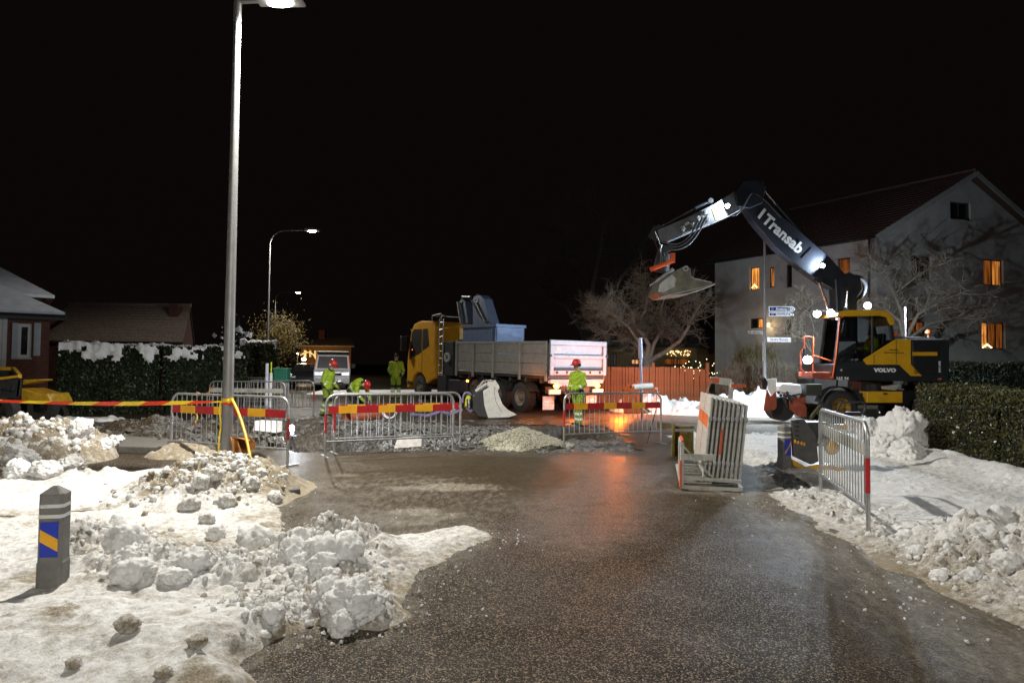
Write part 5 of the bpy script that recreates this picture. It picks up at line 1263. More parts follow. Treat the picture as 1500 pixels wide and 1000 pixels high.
# crane behind the cab
cr_m = M('crane_blue_grey', (0.15, 0.19, 0.27), .38, .25, .15, 4, dirt=.12)
tp('crane_base', steel_dark, lambda m: (m.bb(6.15, 7.3, -.55, .55, .95, 2.2), m.cyl((6.7, 0, 2.0), (6.7, 0, 3.2), .28, .24, 16), m.bb(6.2, 7.35, -1.2, -.9, .8, 3.0), m.bb(6.3, 7.2, .85, 1.15, 1.1, 2.5)))
tp('crane_ladder', galv, lambda m: (m.tube([(7.35, 1.18, 1.0), (7.35, 1.18, 3.45), (7.25, 1.1, 3.6), (7.1, 1.0, 3.55)], .02, 8), m.tube([(7.05, 1.18, 1.0), (7.05, 1.18, 3.45)], .02, 8), [m.cyl((7.05, 1.18, 1.2 + .3 * k), (7.35, 1.18, 1.2 + .3 * k), .014, n=6) for k in range(8)]), None, 50, 0)
tp('hose_reel', galv_old, lambda m: m.ring((6.65, 1.2, 1.85), (0, 1, 0), [(-.04, .12), (-.04, .2), (.04, .2), (.04, .12), (-.04, .12)], 20), None, 40, 0)
def arm1(m): m.prism([(5.6, -.2, 3.2), (4.9, -.2, 3.15), (5.5, -.2, 4.25), (5.8, -.2, 4.42), (6.25, -.2, 4.40), (6.35, -.2, 4.25), (6.3, -.2, 3.2)], (0, .42, 0))
tp('crane_arm', cr_m, arm1)
def arm2(m): m.prism([(7.0, -.3, 3.25), (7.35, -.3, 4.1), (7.05, -.3, 4.35), (6.75, -.3, 4.2), (6.5, -.3, 3.3)], (0, .62, 0))
tp('crane_arm', cr_m, arm2)
tp('crane_cylinder', galv, lambda m: (m.cyl((6.9, .4, 3.3), (7.2, .4, 4.2), .06, n=12), m.cyl((6.45, .25, 4.38), (7.1, .25, 4.42), .05, n=10), m.cyl((5.3, .25, 3.3), (6.1, .25, 4.2), .05, n=10)), None, 40, 0)
tp('crane_hose', hose, lambda m: (m.tube(bez((6.35, .26, 4.2), (6.1, .3, 4.1), (5.9, .3, 3.6), (5.1, .26, 3.3), 10), .022, 6), m.tube(bez((6.3, .24, 4.1), (6.0, .28, 3.9), (5.8, .28, 3.5), (5.2, .26, 3.25), 10), .022, 6)), None, 50, 0)
for p_ in ((6.3, .0, 4.46), (5.0, -.2, 3.15)): tp('crane_lamp', sign_red, lambda m: m.ball(p_, .06, 10, 6), None, 60, 0)
tp('crane_light', M('steel_pin', (.7, .72, .75), .3, .6), lambda m: (m.ring((5.95, .225, 4.2), (0, 1, 0), [(0, .0), (.02, .07), (0, .09)], 14), m.ball((7.0, .34, 4.2), .05, 8, 6)), None, 40, 0)

# steel bin carried in the front of the bed
bn = thing('steel_bin', 'grey steel bin tinted with blue lamp light standing in the truck bed behind the crane', 'bin', TO, world=False, rot=(0, -0.016, TA))
bin_m = M('bin_lamp_blue', (0.12, 0.17, 0.29), .45, .2, .15, 4, dirt=.15)  # grey bin; the blue of the cold lamp light is put into its colour
def binf(m):
    for y in (-.25, .98): m.bb(3.35, 5.75, y, y + .05, z0b + .02, 3.12)
    for x in (3.35, 5.70): m.bb(x, x + .05, -.2, .98, z0b + .02, 3.12)
    m.bb(3.4, 5.70, -.2, .98, z0b + .02, z0b + .08)
m = MB(); binf(m); m.build('shell', bin_m, bn, None, .01)
m = MB(); m.bb(3.31, 5.79, 1.03, 1.09, 3.02, 3.14); m.bb(3.31, 5.79, -.31, -.25, 3.02, 3.14); m.bb(3.31, 3.37, -.25, 1.03, 3.02, 3.14)
for x in (3.38, 3.62): m.bb(x, x + .06, 1.03, 1.07, z0b + .1, 3.02)
m.build('rim', bin_m, bn, None, .01)

# ------------------------------------------------------------------ loose buckets on the ground
wbk = M('white_bucket_paint', (0.72, 0.71, 0.67), .5, 0, .12, 5, dirt=.2)
BKY = 21.3
t = thing('digging_bucket', 'white digging bucket with dark mouth standing beside the truck wheels', 'bucket', (at(720, 612, BKY).x, BKY, 0))
ch = [(709, 592), (707, 572), (716, 566), (722, 557), (725, 556), (731, 565), (729, 572), (731, 580), (736, 592), (744, 600), (757, 607), (745, 611), (715, 612), (711, 606)]
m = MB(); m.prism([at(x, y, BKY) for x, y in ch], (0, .03, 0)); ckk = m.build('cheek', wbk, t, None, .006)
m = MB(); m.prism([at(x, y, BKY) + Vector((-.15, .8, 0)) for x, y in ch], (0, .03, 0)); m.build('cheek', wbk, t, None, .006)
m = MB(); lv = [(757, 607), (745, 611), (715, 612), (711, 606), (709, 592), (707, 572), (716, 566)]
for a, b in zip(lv[:-1], lv[1:]): A_, B2_ = at(*a, BKY), at(*b, BKY); m.add([A_, B2_, B2_ + Vector((-.15, .8, 0)), A_ + Vector((-.15, .8, 0)), A_ + Vector((.01, 0, -.012)), B2_ + Vector((.01, 0, -.012)), B2_ + Vector((-.14, .8, -.012)), A_ + Vector((-.14, .8, -.012))], [(0, 1, 2, 3), (7, 6, 5, 4), (0, 4, 5, 1), (1, 5, 6, 2), (2, 6, 7, 3), (3, 7, 4, 0)])
m.build('shell', steel_dark, t)
m = MB(); m.prism([at(x, y, BKY - .02) for x, y in ((694, 571), (706, 571), (709, 592), (715, 612), (700, 608), (693, 600))], (-.1, .5, 0)); m.build('back_plate', steel_dark, t)
m = MB(); m.cyl(at(697, 573, BKY), at(713, 562, BKY), .06, n=12); m.cyl(at(711, 557, BKY + .1), at(724, 558, BKY), .03, n=10); m.tube([at(694, 580, BKY), at(700, 567, BKY + .1), at(709, 557, BKY + .2), at(712, 562, BKY + .2)], .03, 8); m.build('hitch', galv_old, t, 40)
m = MB(); m.ring(at(728, 567.5, BKY) + Vector((0, -.008, 0)), (0, 1, 0), [(0, .035), (0, .075), (.03, .075), (.03, .035), (0, .035)], 16); m.build('pin_eye', wbk, ckk, 40)
m = MB(); pr = [at(x, y, BKY - .008) for x, y in ((724, 566), (724, 576), (727, 590), (735, 603))]; m.tube(pr, .006, 5); m.build('weld_seam', steel_dark, ckk)
OY = 20.9
t = thing('grading_bucket', 'orange excavator bucket with pale pipe lying on its top', 'bucket', (at(930, 605, OY).x, OY, 0))
ob = [(911, 577), (914, 568), (922, 562), (926, 563), (929, 575), (931, 590), (936, 598), (947, 605), (914, 605), (911, 590)]
m = MB(); m.prism([at(x, y, OY) for x, y in ob], (0, .04, 0)); ok = m.build('cheek', orange_paint, t, None, .006)
m = MB(); m.prism([at(x, y, OY) + Vector((.35, .9, 0)) for x, y in ob], (0, .04, 0)); m.build('cheek', orange_paint, t, None, .006)
m = MB(); lv = ob[:1] + ob[:0:-1][:3][::-1] if False else [(947, 605), (914, 605), (911, 590), (911, 577), (914, 568)]
for a, b in zip(lv[:-1], lv[1:]): A_, B2_ = at(*a, OY), at(*b, OY); m.prism([A_, B2_, B2_ + Vector((.35, .9, 0)), A_ + Vector((.35, .9, 0))], (.012, 0, -.012))
m.build('shell', M('bucket_inside', (.10, .085, .04), .7, 0, .3, 5, dirt=.3), t)
m = MB(); m.ring(at(923.5, 566.5, OY) + Vector((0, -.01, 0)), (0, 1, 0), [(0, 0), (0, .03), (.02, .03)], 14); m.build('pin_hole', black, ok, 40)
m = MB(); m.prism([at(930, 562, OY + .2), at(936, 562, OY + .2), at(934, 556, OY + .2), at(931, 557, OY + .2)], (0, .05, 0)); m.build('lug', orange_paint, t, None, .006)
m = MB(); m.cyl(at(928, 567, OY + .1), at(955, 565, OY + .3), .095, n=18); pp = m.build('drain_pipe', white_paint, None, 40, 0, 'short pale pipe lying across the orange bucket', 'pipe')
m = MB(); m.tube(bez(at(932, 590, OY - .1), at(938, 594, OY - .2), at(945, 600, OY - .2), at(950, 606, OY - .2), 8), .012, 6); m.build('sling', white_paint, t, 50)
m = MB(); q_ = at(940, 562, 21.6); m.cyl((q_.x + .02, 21.6, -.02), at(938, 508, 21.6), .045, n=10); m.cyl(at(938.5, 525, 21.6), at(937.5, 495, 21.6), .07, n=10); m.build('survey_pole', M('pale_blue_steel', (.30, .31, .42), .4, .4), None, 40, 0, 'upright grey pole rising behind the orange bucket', 'pole')

# ------------------------------------------------------------------ van and car
VY = 36.0; vx = at(486, 560, VY).x; vz = hz(vx, VY)
silver = M('silver_paint', (0.46, 0.47, 0.50), .3, .35, .08, 3, coat=.4, dirt=.06)
van = thing('van', 'silver van with roof rack facing the works', 'van', (vx, VY, vz), R(13), world=False)
def vpart(name, mat, fn, par=None, smooth=None, bevel=.02, root=None, seg=2): m = MB(); fn(m); return m.build(name, mat, par or root or van, smooth, bevel, seg=seg)
def vbody(m):
    side = [(0.0, .32), (0.0, .78), (.06, .98), (.62, 1.14), (1.28, 1.86), (1.55, 1.93), (4.6, 1.93), (4.78, 1.75), (4.82, .4), (4.6, .3)]
    n = len(side); vs = []
    for x, k in ((-.95, 1), (-.90, 1), (.90, 1), (.95, 1)):
        for (y, z) in side:
            kk = 1.0 if z < 1.15 else 1 - .12 * (z - 1.15)
            vs.append((x * kk, y + (.05 if abs(x) > .92 else 0), z))
    fs = [list(range(n))[::-1], [3 * n + i for i in range(n)]]
    for s in range(3):
        for i in range(n): fs.append((s * n + i, s * n + (i + 1) % n, (s + 1) * n + (i + 1) % n, (s + 1) * n + i))
    m.add(vs, fs)
vb = vpart('body', silver, vbody, None, None, .03)
vpart('windscreen', black, lambda m: m.prism([(-.80, .66, 1.19), (.80, .66, 1.19), (.74, 1.245, 1.82), (-.74, 1.245, 1.82)], (0, -.012, .012)), vb, None, 0)
for s in (-1, 1):
    vpart('side_window', black, lambda m: m.prism([(s * .955, 1.0, 1.2), (s * .955, 2.0, 1.2), (s * .89, 2.0, 1.75), (s * .89, 1.35, 1.75)], (s * .006, 0, 0)), vb, None, 0)
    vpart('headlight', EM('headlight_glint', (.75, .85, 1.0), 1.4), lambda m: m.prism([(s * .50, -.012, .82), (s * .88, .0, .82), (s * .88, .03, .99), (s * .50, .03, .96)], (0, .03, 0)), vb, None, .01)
    vpart('mirror', black, lambda m: m.bb(s * .98, s * 1.2, .95, 1.05, 1.18, 1.42), vb)
    for y in (.9, 3.9):
        wheel(s * .82, y, .33, .33, .22, (-s, 0, 0) if False else (s, 0, 0), van, galv)
vpart('grille', black, lambda m: m.bb(-.48, .48, -.02, .03, .84, .94), vb)
vpart('bumper', silver, lambda m: m.bb(-.93, .93, -.06, .1, .36, .72), vb, None, .05)
vpart('number_plate', white_paint, lambda m: m.bb(-.26, .26, -.075, -.055, .48, .59), vb, None, 0)
vpart('air_intake', black, lambda m: m.bb(-.6, .6, -.068, -.05, .38, .46), vb, None, 0)
for y in (1.5, 2.6, 3.7): vpart('roof_rack', steel_dark, lambda m: m.bb(-.82, .82, y - .04, y + .04, 1.95, 2.06), van)
vpart('roof_load', galv_old, lambda m: m.bb(-.84, .84, 1.35, 4.2, 2.06, 2.12), van)
for s in (-1, 1): vpart('orange_edge', orange_paint, lambda m: m.prism([(s * .89, .70, 1.2), (s * .94, .74, 1.2), (s * .86, 1.30, 1.85), (s * .81, 1.26, 1.85)], (0, -.02, .02)), vb, None, 0)
cp = at(447, 560, 38.5); car = thing('parked_car', 'dark car parked half hidden beside the silver van', 'car', (cp.x, 38.5, hz(cp.x, 38.5)), R(14), world=False)
dk = M('dark_car_paint', (.02, .021, .026), .22, .2, .1, 3, coat=.6)
def carb(m):
    side = [(0, .3), (0, .62), (.1, .74), (1.15, .90), (1.75, 1.38), (3.2, 1.42), (4.1, .98), (4.45, .92), (4.5, .35)]
    n = len(side); vs = []
    for x in (-.88, .88):
        for y, z in side: vs.append((x * (1 if z < .95 else .80), y, z))
    fs = [list(range(n))[::-1], [n + i for i in range(n)]] + [(i, (i + 1) % n, n + (i + 1) % n, n + i) for i in range(n)]; m.add(vs, fs)
cb = vpart('body', dk, carb, None, None, .05, car)
vpart('windscreen', black, lambda m: m.prism([(-.72, 1.2, .95), (.72, 1.2, .95), (.66, 1.70, 1.34), (-.66, 1.70, 1.34)], (0, -.012, .012)), cb, None, 0)
for s in (-1, 1):
    vpart('headlight', galv, lambda m: m.bb(s * .5, s * .84, -.02, .05, .58, .70), cb)
    vpart('side_window', black, lambda m: m.prism([(s * .87, 1.5, .97), (s * .87, 3.5, .97), (s * .73, 3.1, 1.34), (s * .73, 1.85, 1.34)], (s * .01, 0, 0)), cb, None, 0)
    for y in (.85, 3.5): wheel(s * .78, y, .31, .31, .2, (s, 0, 0), car, galv)

# ------------------------------------------------------------------ sign post
SY = 24.6; sp = at(1120.5, 585, SY); st_ = thing('sign_post', 'tall thin grey post with blue direction signs and white street name', 'sign post', (sp.x, SY, 0))
m = MB(); zt_ = at(1122, 350, SY).z; m.tube([(sp.x, SY, 0), (sp.x, SY, 1.9), (sp.x, SY, 1.95), (sp.x, SY, zt_)], [.085, .08, .055, .045], 14); m.build('post', lamp_grey, st_, 40)
sgn_blue = M('sign_blue', (.008, .014, .055), .85, 0, .08, spec=.1)
def arrow_sign(x0, x1, y0, y1, txt):
    a, b = at(x0, y0, SY), at(x1, y1, SY); zc = (a.z + b.z) / 2; xa, xb = a.x, b.x; hh_ = (a.z - b.z) / 2
    def out(k, Y): return [(xa + k, Y, zc - hh_ + k), (xb - .08, Y, zc - hh_ + k), (xb - k * 1.6, Y, zc), (xb - .08, Y, zc + hh_ - k), (xa + k, Y, zc + hh_ - k)]
    m = MB(); m.prism(out(0, SY - .09), (0, .03, 0)); s_ = m.build('direction_sign', text_white, st_)
    m = MB(); m.prism(out(.022, SY - .096), (0, .006, 0)); m.build('sign_face', sgn_blue, s_)
    m = MB(); m.box((xa + .12, SY - .1, zc), (.1, .004, .07)); m.build('pictogram', M('pictogram_blue', (.10, .13, .3), .5) if 'pictogram_blue' not in bpy.data.materials else bpy.data.materials['pictogram_blue'], s_)
    text_mesh('lettering', txt, .115, text_white, s_, (xa + .24, SY - .1, zc), (1, 0, 0), (0, 0, 1), .002, .85, 'LEFT')
arrow_sign(1125, 1163.5, 449, 456.8, 'Arneborg 1 GA'); arrow_sign(1125, 1158.5, 457.8, 463.6, 'Stadsparken GA')
a, b = at(1122.5, 494, SY), at(1157, 501, SY); m = MB(); m.bb(a.x, b.x, SY - .09, SY - .06, b.z, a.z); s_ = m.build('street_name_sign', white_paint, st_)
text_mesh('lettering', 'Södra Bonns', .13, M('lettering_blue', (.04, .06, .16), .5), s_, ((a.x + b.x) / 2, SY - .095, (a.z + b.z) / 2), (1, 0, 0), (0, 0, 1), .001, .95)
a, b = at(1095.5, 484, SY + 2), at(1119, 489, SY + 2)
s2 = thing('street_name_post', 'low white street name plate in front of the bare hedge', 'sign', (a.x, SY + 2, 0))
m = MB(); m.bb(a.x, b.x, SY + 1.98, SY + 2, b.z, a.z); pl = m.build('plate', white_paint, s2); text_mesh('lettering', 'Parkvägen', .12, text_dark, pl, ((a.x + b.x) / 2, SY + 1.97, (a.z + b.z) / 2), (1, 0, 0), (0, 0, 1))
m = MB(); m.cyl((b.x - .02, SY + 2.03, 0), (b.x - .02, SY + 2.03, a.z), .03, n=8); m.build('post', galv, s2, 40)

# ------------------------------------------------------------------ pipes, hoses, tools in the works area
m = MB(); a, b = at(508, 611, 18.6), at(566, 601, 19.6); ax = (b - a).normalized()
m.ring(a, ax, [(0, .17), (0, .21), ((b - a).length, .21), ((b - a).length, .17), (0, .17)], 28); m.ring(a, ax, [(-.02, .215), (-.02, .235), (.16, .235), (.16, .21)], 28)
m.build('drain_pipe', M('orange_brown_plastic', (.36, .085, .025), .4, 0, .12, 5, dirt=.15), None, 40, 0, 'orange brown plastic drain pipe lying beyond the trench', 'pipe')
m = MB(); c = at(570, 602, 18.3); m.ring(c, (0.15, 1, .1), [(-.02, .17), (.02, .17), (.02, .2), (-.02, .2), (-.02, .17)], 26); m.ring(c + Vector((.02, .03, 0)), (0.1, 1, .2), [(-.02, .17), (.02, .17), (.02, .195), (-.02, .195), (-.02, .17)], 26); m.build('cable_coil', white_paint, None, 40, 0, 'ring of white cable standing beyond the striped barrier', 'cable')
pur = M('lilac_hose', (.22, .20, .36), .4, 0, .15)
hp_ = [at(602, 607, 20.5), at(625, 609, 20.0), at(645, 603, 20.6), at(660, 606, 20.4), at(676, 600, 21.0)]
m = MB(); m.tube([Vector((p.x, p.y, max(p.z, .05))) for p in hp_], .05, 8); m.build('suction_hose', pur, None, 50, 0, 'lilac suction hose lying on the ground by the white bucket', 'hose')
t = thing('pump', 'small yellow pump with lilac hose beside the white bucket', 'pump', (at(685, 600, 21.6).x, 21.6, 0))
m = MB(); m.prism([at(680, 596, 21.6), at(690, 596, 21.6), at(690, 577, 21.6), at(682, 578, 21.6)], (0, .25, 0)); m.build('housing', M('pump_yellow', (.70, .68, .05), .4), t, None, .03)
m = MB(); m.cyl(at(687, 597, 21.45), at(687, 584, 21.45), .07, n=14); m.build('cylinder', chrome, t, 40)
m = MB(); m.tube(bez(at(678, 590, 21.5), at(676, 572, 21.5), at(688, 572, 21.5), at(690, 579, 21.5), 10), .035, 8); m.tube([at(684, 598, 21.5), at(690, 603, 21.3), at(692, 600, 21.3)], .04, 8); m.build('hose', pur, t, 50)
m = MB(); a, b = at(660, 603, 20.8), at(673, 594, 20.8); m.cyl(a, b, .03, n=8); m.build('lance', white_paint, None, 40, 0, 'white tube end leaning by the pump', 'tube')
# green tool box and white box by the rear barriers
m = MB(); a, b = at(400, 560, 23.2), at(420.5, 541, 23.2); m.bb(a.x, b.x, 23.2, 23.6, a.z, b.z); t = thing('tool_box', 'green steel box on trestles behind the rear barriers', 'box', ((a.x + b.x) / 2, 23.4, 0))
m.build('body', M('box_green', (.03, .22, .15), .45, 0, .15, 4, dirt=.1), t, None, .02)
m = MB(); m.bb(a.x - .02, b.x + .02, 23.18, 23.62, b.z, b.z + .05); m.build('lid', M('box_lid_green', (.10, .35, .24), .45), t, None, .01)
m = MB()
for x in (a.x + .05, b.x - .05):
    for y in (23.25, 23.55): m.cyl((x, y, 0), (x, y, a.z), .025, n=8)
m.build('trestle', galv, t, 40)
m = MB(); m.prism([at(370, 630, 15.3), at(404, 634, 15.3), at(404, 618, 15.5), at(373, 616, 15.5)], (0.05, .3, 0)); m.build('insulation_sheet', white_paint, None, None, .01, 'flat white board leaning in the dug soil behind the lamp post', 'board')
m = MB(); a = at(391, 553, 21.2); m.cyl((a.x, 21.2, 0), (a.x, 21.2, at(391, 532, 21.2).z), .05, n=12); m.build('marker_post', M('marker_white', (.6, .65, .75), .4), None, 40, 0, 'white marker post beside the green box', 'post')
m = MB(); a = at(397, 553, 21.3); m.cyl((a.x, 21.3, 0), (a.x, 21.3, at(397, 546, 21.3).z), .045, n=12); m.cyl((a.x, 21.3, at(397, 546, 21.3).z), (a.x, 21.3, at(397, 530, 21.3).z), .02, n=8, mi=1); m.build('level_staff', [white_paint, M('neon_yellow', (.65, .80, .02), .4)], None, 40, 0, 'neon tipped marker staff next to the white post', 'staff')
# small floor work lamp
fl = thing('floor_work_lamp', 'small lit work lamp on the ground behind the lamp post barrier', 'work lamp', (at(428, 640, 14.6).x, 14.6, hz(-4.7, 14.6)))
c = at(427, 629, 14.6)
m = MB(); m.box(c + Vector((-.02, .06, .0)), (.12, .1, .2)); m.box(c + Vector((0, .06, -.14)), (.22, .12, .03)); m.cyl(c + Vector((0, .06, -.3)), c + Vector((0, .06, -.12)), .02, n=8); m.build('housing', black, fl, None, .01)
m = MB(); m.ball(c + Vector((.01, -.01, .03)), (.055, .03, .07), 12, 8); m.ball(c + Vector((.02, -.01, -.07)), (.03, .02, .03), 10, 6); m.build('lens', LED, fl, 60)
lamp_light('work_light', fl, c + Vector((.12, -.1, .02)), 60, (.8, .88, 1), .06)
# ------------------------------------------------------------------ people
hv_lime = M('hi_vis_lime', (0.30, 0.44, 0.02), .7, 0, .16, 7, dirt=.08, bmp=.012, bscale=9)
hv_trou = M('hi_vis_trousers', (0.22, 0.34, 0.02), .75, 0, .18, 7, dirt=.2, bmp=.012, bscale=9)
navy = M('work_navy', (0.012, 0.014, 0.022), .8, 0, .2, 7, bmp=.008, bscale=12)
reflect = M('reflective_band', (0.85, 0.87, 0.86), .3, .1, .05, 8)
boot_m = M('work_boot', (.03, .025, .02), .6, 0, .2)
glove_m = M('work_glove', (.10, .10, .09), .8, 0, .2)
hair_m = M('dark_hair', (.03, .022, .016), .7, 0, .2)
helm_red = M('helmet_red', (.50, .03, .025), .3, 0, .06, 4, coat=.4)
PM = [hv_lime, hv_trou, navy, reflect, boot_m, glove_m, skin_m, black]
def capsule(mb, a, b, ra, rb, n=12):
    a, b = Vector(a), Vector(b); d = b - a; L = d.length
    if L < 1e-5: mb.ball(a, ra, n, 8); return
    d.normalize(); pts, rs = [], []
    for k in (80, 55, 30, 0): pts.append(a - d * ra * math.sin(R(k))); rs.append(ra * math.cos(R(k)))
    for k in (0, 30, 55, 80): pts.append(b + d * rb * math.sin(R(k))); rs.append(rb * math.cos(R(k)))
    mb.tube(pts, rs, n)
def person(label, loc, rotz, J, jacket=0, trousers=1, gloves=5, helmet=helm_red, sleeves=0, lean_head=(0, 0, 0), group=None, bands=True, scale=1.0, hood=False, vest=False):
    """J: joints in metres, facing -y, ground at z=0. One remeshed surface for the body."""
    t = thing('person', label, 'person', loc, rotz, group, world=False); t.scale = (scale,) * 3
    D = dict(pelvis=(0, 0, .98), waist=(0, 0, 1.10), chest=(0, 0, 1.34), neck=(0, -.01, 1.50), head=(0, -.03, 1.66),
             shL=(.20, 0, 1.42), elL=(.27, .02, 1.14), haL=(.26, -.08, .90), shR=(-.20, 0, 1.42), elR=(-.27, .02, 1.14), haR=(-.26, -.08, .90),
             hipL=(.10, 0, .95), knL=(.11, -.02, .52), anL=(.12, .02, .10), hipR=(-.10, 0, .95), knR=(-.11, -.02, .52), anR=(-.12, .02, .10))
    D.update(J); V = {k: Vector(v) for k, v in D.items()}
    caps = []
    def C(a, b, ra, rb, reg): caps.append((Vector(a), Vector(b), ra, rb, reg))
    C(V['pelvis'], V['waist'], .165, .165, 'hip'); C(V['waist'], V['chest'], .165, .175, 'torso'); C(V['chest'], V['neck'], .165, .085, 'torso')
    C(V['shL'], V['shR'], .095, .095, 'torso'); C(V['chest'] + (V['shL'] - V['shR']) * .18, V['waist'] + (V['hipL'] - V['hipR']) * .3, .13, .12, 'torso'); C(V['chest'] - (V['shL'] - V['shR']) * .18, V['waist'] - (V['hipL'] - V['hipR']) * .3, .13, .12, 'torso')
    C(V['waist'], V['pelvis'] - Vector((0, 0, .03)), .175, .185, 'hem')
    C(V['neck'] - Vector((0, 0, .04)), V['head'], .058, .06, 'neck')
    for s in 'LR':
        C(V['sh' + s], V['el' + s], .085, .066, 'arm'); C(V['el' + s], V['ha' + s], .064, .048, 'fore')
        C(V['hip' + s], V['kn' + s], .115, .080, 'leg'); C(V['kn' + s], V['an' + s], .082, .068, 'shin')
        toe = V['an' + s] + Vector((0.02 * (1 if s == 'L' else -1), -.16, -.045)); C(V['an' + s] + Vector((0, .02, -.035)), toe, .055, .048, 'boot')
        # hand: palm, four curled fingers, thumb
        h = V['ha' + s]; d = (h - V['el' + s]).normalized(); side = Vector((1 if s == 'L' else -1, 0, 0)); side = (side - d * side.dot(d)).normalized(); fw = d.cross(side)
        if fw.y > 0: fw = -fw
        C(h + d * .03, h + d * .085, .034, .036, 'hand')
        for k in range(4):
            off = fw * (.030 - .020 * k); L = (.062, .072, .067, .052)[k]
            b0 = h + d * .095 + off; b1 = b0 + d * L * .55 - side * .012; b2 = b1 + d * L * .35 - side * .032
            C(b0, b1, .0115, .0105, 'hand'); C(b1, b2, .0105, .009, 'hand')
        C(h + d * .045 + fw * .03, h + d * .085 + fw * .06 - side * .01, .0135, .011, 'hand')
    mb = MB()
    for a, b, ra, rb, reg in caps: capsule(mb, a, b, ra, rb)
    # head: skull, jaw, nose, ears
    hq = Euler([R(a) for a in lean_head]).to_matrix(); hc = V['head'] + Vector((0, 0, .03))
    def H(x, y, z): return hc + hq @ Vector((x, y, z))
    mb.ball(H(0, .01, .02), (.078, .097, .105), 16, 12, rot=hq); mb.ball(H(0, -.025, -.055), (.058, .07, .06), 14, 10, rot=hq)
    mb.ball(H(0, -.098, -.018), (.015, .022, .026), 10, 8, rot=hq)
    for s in (-1, 1): mb.ball(H(s * .078, .01, -.01), (.014, .022, .034), 8, 8, rot=hq)
    tmp = mb.build('tmp_body', PM, None); tmp.location = (0, 0, 0)
    base = np.array(mb.v); bs = np.array([(base[:, 0].min() + base[:, 0].max()) / 2, (base[:, 1].min() + base[:, 1].max()) / 2, base[:, 2].min()])
    md = tmp.modifiers.new('skin', 'REMESH'); md.mode = 'VOXEL'; md.voxel_size = 0.011; md.use_smooth_shade = True
    ms = tmp.modifiers.new('smooth', 'SMOOTH'); ms.factor = .5; ms.iterations = 2
    bpy.context.view_layer.update(); dg = bpy.context.evaluated_depsgraph_get()
    me = bpy.data.meshes.new_from_object(tmp.evaluated_get(dg)); bpy.data.objects.remove(tmp)
    n = len(me.vertices); co = np.empty(n * 3); me.vertices.foreach_get('co', co); co = co.reshape(-1, 3) + bs; 
    # cloth wrinkles
    nrm = np.empty(n * 3); me.vertices.foreach_get('normal', nrm); nrm = nrm.reshape(-1, 3)
    m_ = len(me.polygons); pc_ = np.empty(m_ * 3); me.polygons.foreach_get('center', pc_); pc_ = pc_.reshape(-1, 3) + bs
    best = np.full(m_, 9.0); reg = np.zeros(m_, int); par = np.zeros(m_); names = []
    for i, (a, b, ra, rb, r_) in enumerate(caps):
        a_, b_ = np.array(a), np.array(b); ab = b_ - a_; tt_ = np.clip(((pc_ - a_) @ ab) / (ab @ ab + 1e-9), 0, 1)
        d = np.linalg.norm(pc_ - a_ - tt_[:, None] * ab, axis=1) - (ra + (rb - ra) * tt_)
        k = d < best; best[k] = d[k]; reg[k] = i; par[k] = tt_[k]; names.append(r_)
    nm = np.array(names)[reg]; hd = (np.linalg.norm(pc_ - np.array(hc), axis=1) < .155) & (pc_[:, 2] > V['neck'].z - .02 if V['neck'].z > 1.3 else np.linalg.norm(pc_ - np.array(hc), axis=1) < .13)
    mi = np.full(m_, jacket)
    mi[(nm == 'arm') | (nm == 'fore')] = sleeves
    mi[nm == 'leg'] = trousers; mi[nm == 'shin'] = trousers; mi[nm == 'hip'] = jacket; mi[nm == 'hand'] = gloves; mi[nm == 'boot'] = 4; mi[nm == 'neck'] = 2
    if bands:
        mi[(nm == 'shin') & (par > .30) & (par < .46)] = 3; mi[(nm == 'shin') & (par > .66) & (par < .82)] = 3; mi[(nm == 'shin') & (par < .12)] = 2; mi[(nm == 'leg') & (par > .86)] = 2; mi[(nm == 'leg') & (par < .12)] = 2
        mi[(nm == 'fore') & (par > .35) & (par < .52)] = 3
        mi[(nm == 'torso') & (np.abs(pc_ @ np.array((V['chest'] - V['waist']).normalized()) - np.array(V['waist']) @ np.array((V['chest'] - V['waist']).normalized()) - .02) < .034)] = 3
    mi[hd] = 6
    mi[hd & (nm == 'torso') & (pc_[:, 2] < hc.z - .14)] = jacket
    wr_ = .010 * np.sin(co[:, 2] * 48 + 5 * np.sin(co[:, 0] * 15 + 1) + 9 * np.sin(co[:, 1] * 9)) * (.4 + .6 * np.sin(co[:, 2] * 11 + co[:, 0] * 13) ** 2)
    far_head = np.linalg.norm(co - np.array(hc), axis=1) > .17
    co = co + nrm * (wr_ * far_head * (np.hypot(co[:, 0], co[:, 1]) < .4))[:, None]
    me.vertices.foreach_set('co', co.ravel()); me.materials.clear()
    for q in PM: me.materials.append(q)
    me.polygons.foreach_set('material_index', mi.astype(np.int32)); me.polygons.foreach_set('use_smooth', [True] * m_); me.update()
    o = bpy.data.objects.new('body', me); COL.objects.link(o); o.parent = t
    m = MB()
    for s in (-1, 1): m.ball(H(s * .030, -.088, .012), (.012, .008, .007), 8, 6, rot=hq)
    m.box(H(0, -.088, -.066), (.042, .012, .008), hq); m.build('eyes_and_mouth', M('face_dark', (.05, .025, .02), .4) if 'face_dark' not in bpy.data.materials else bpy.data.materials['face_dark'], t, 60)
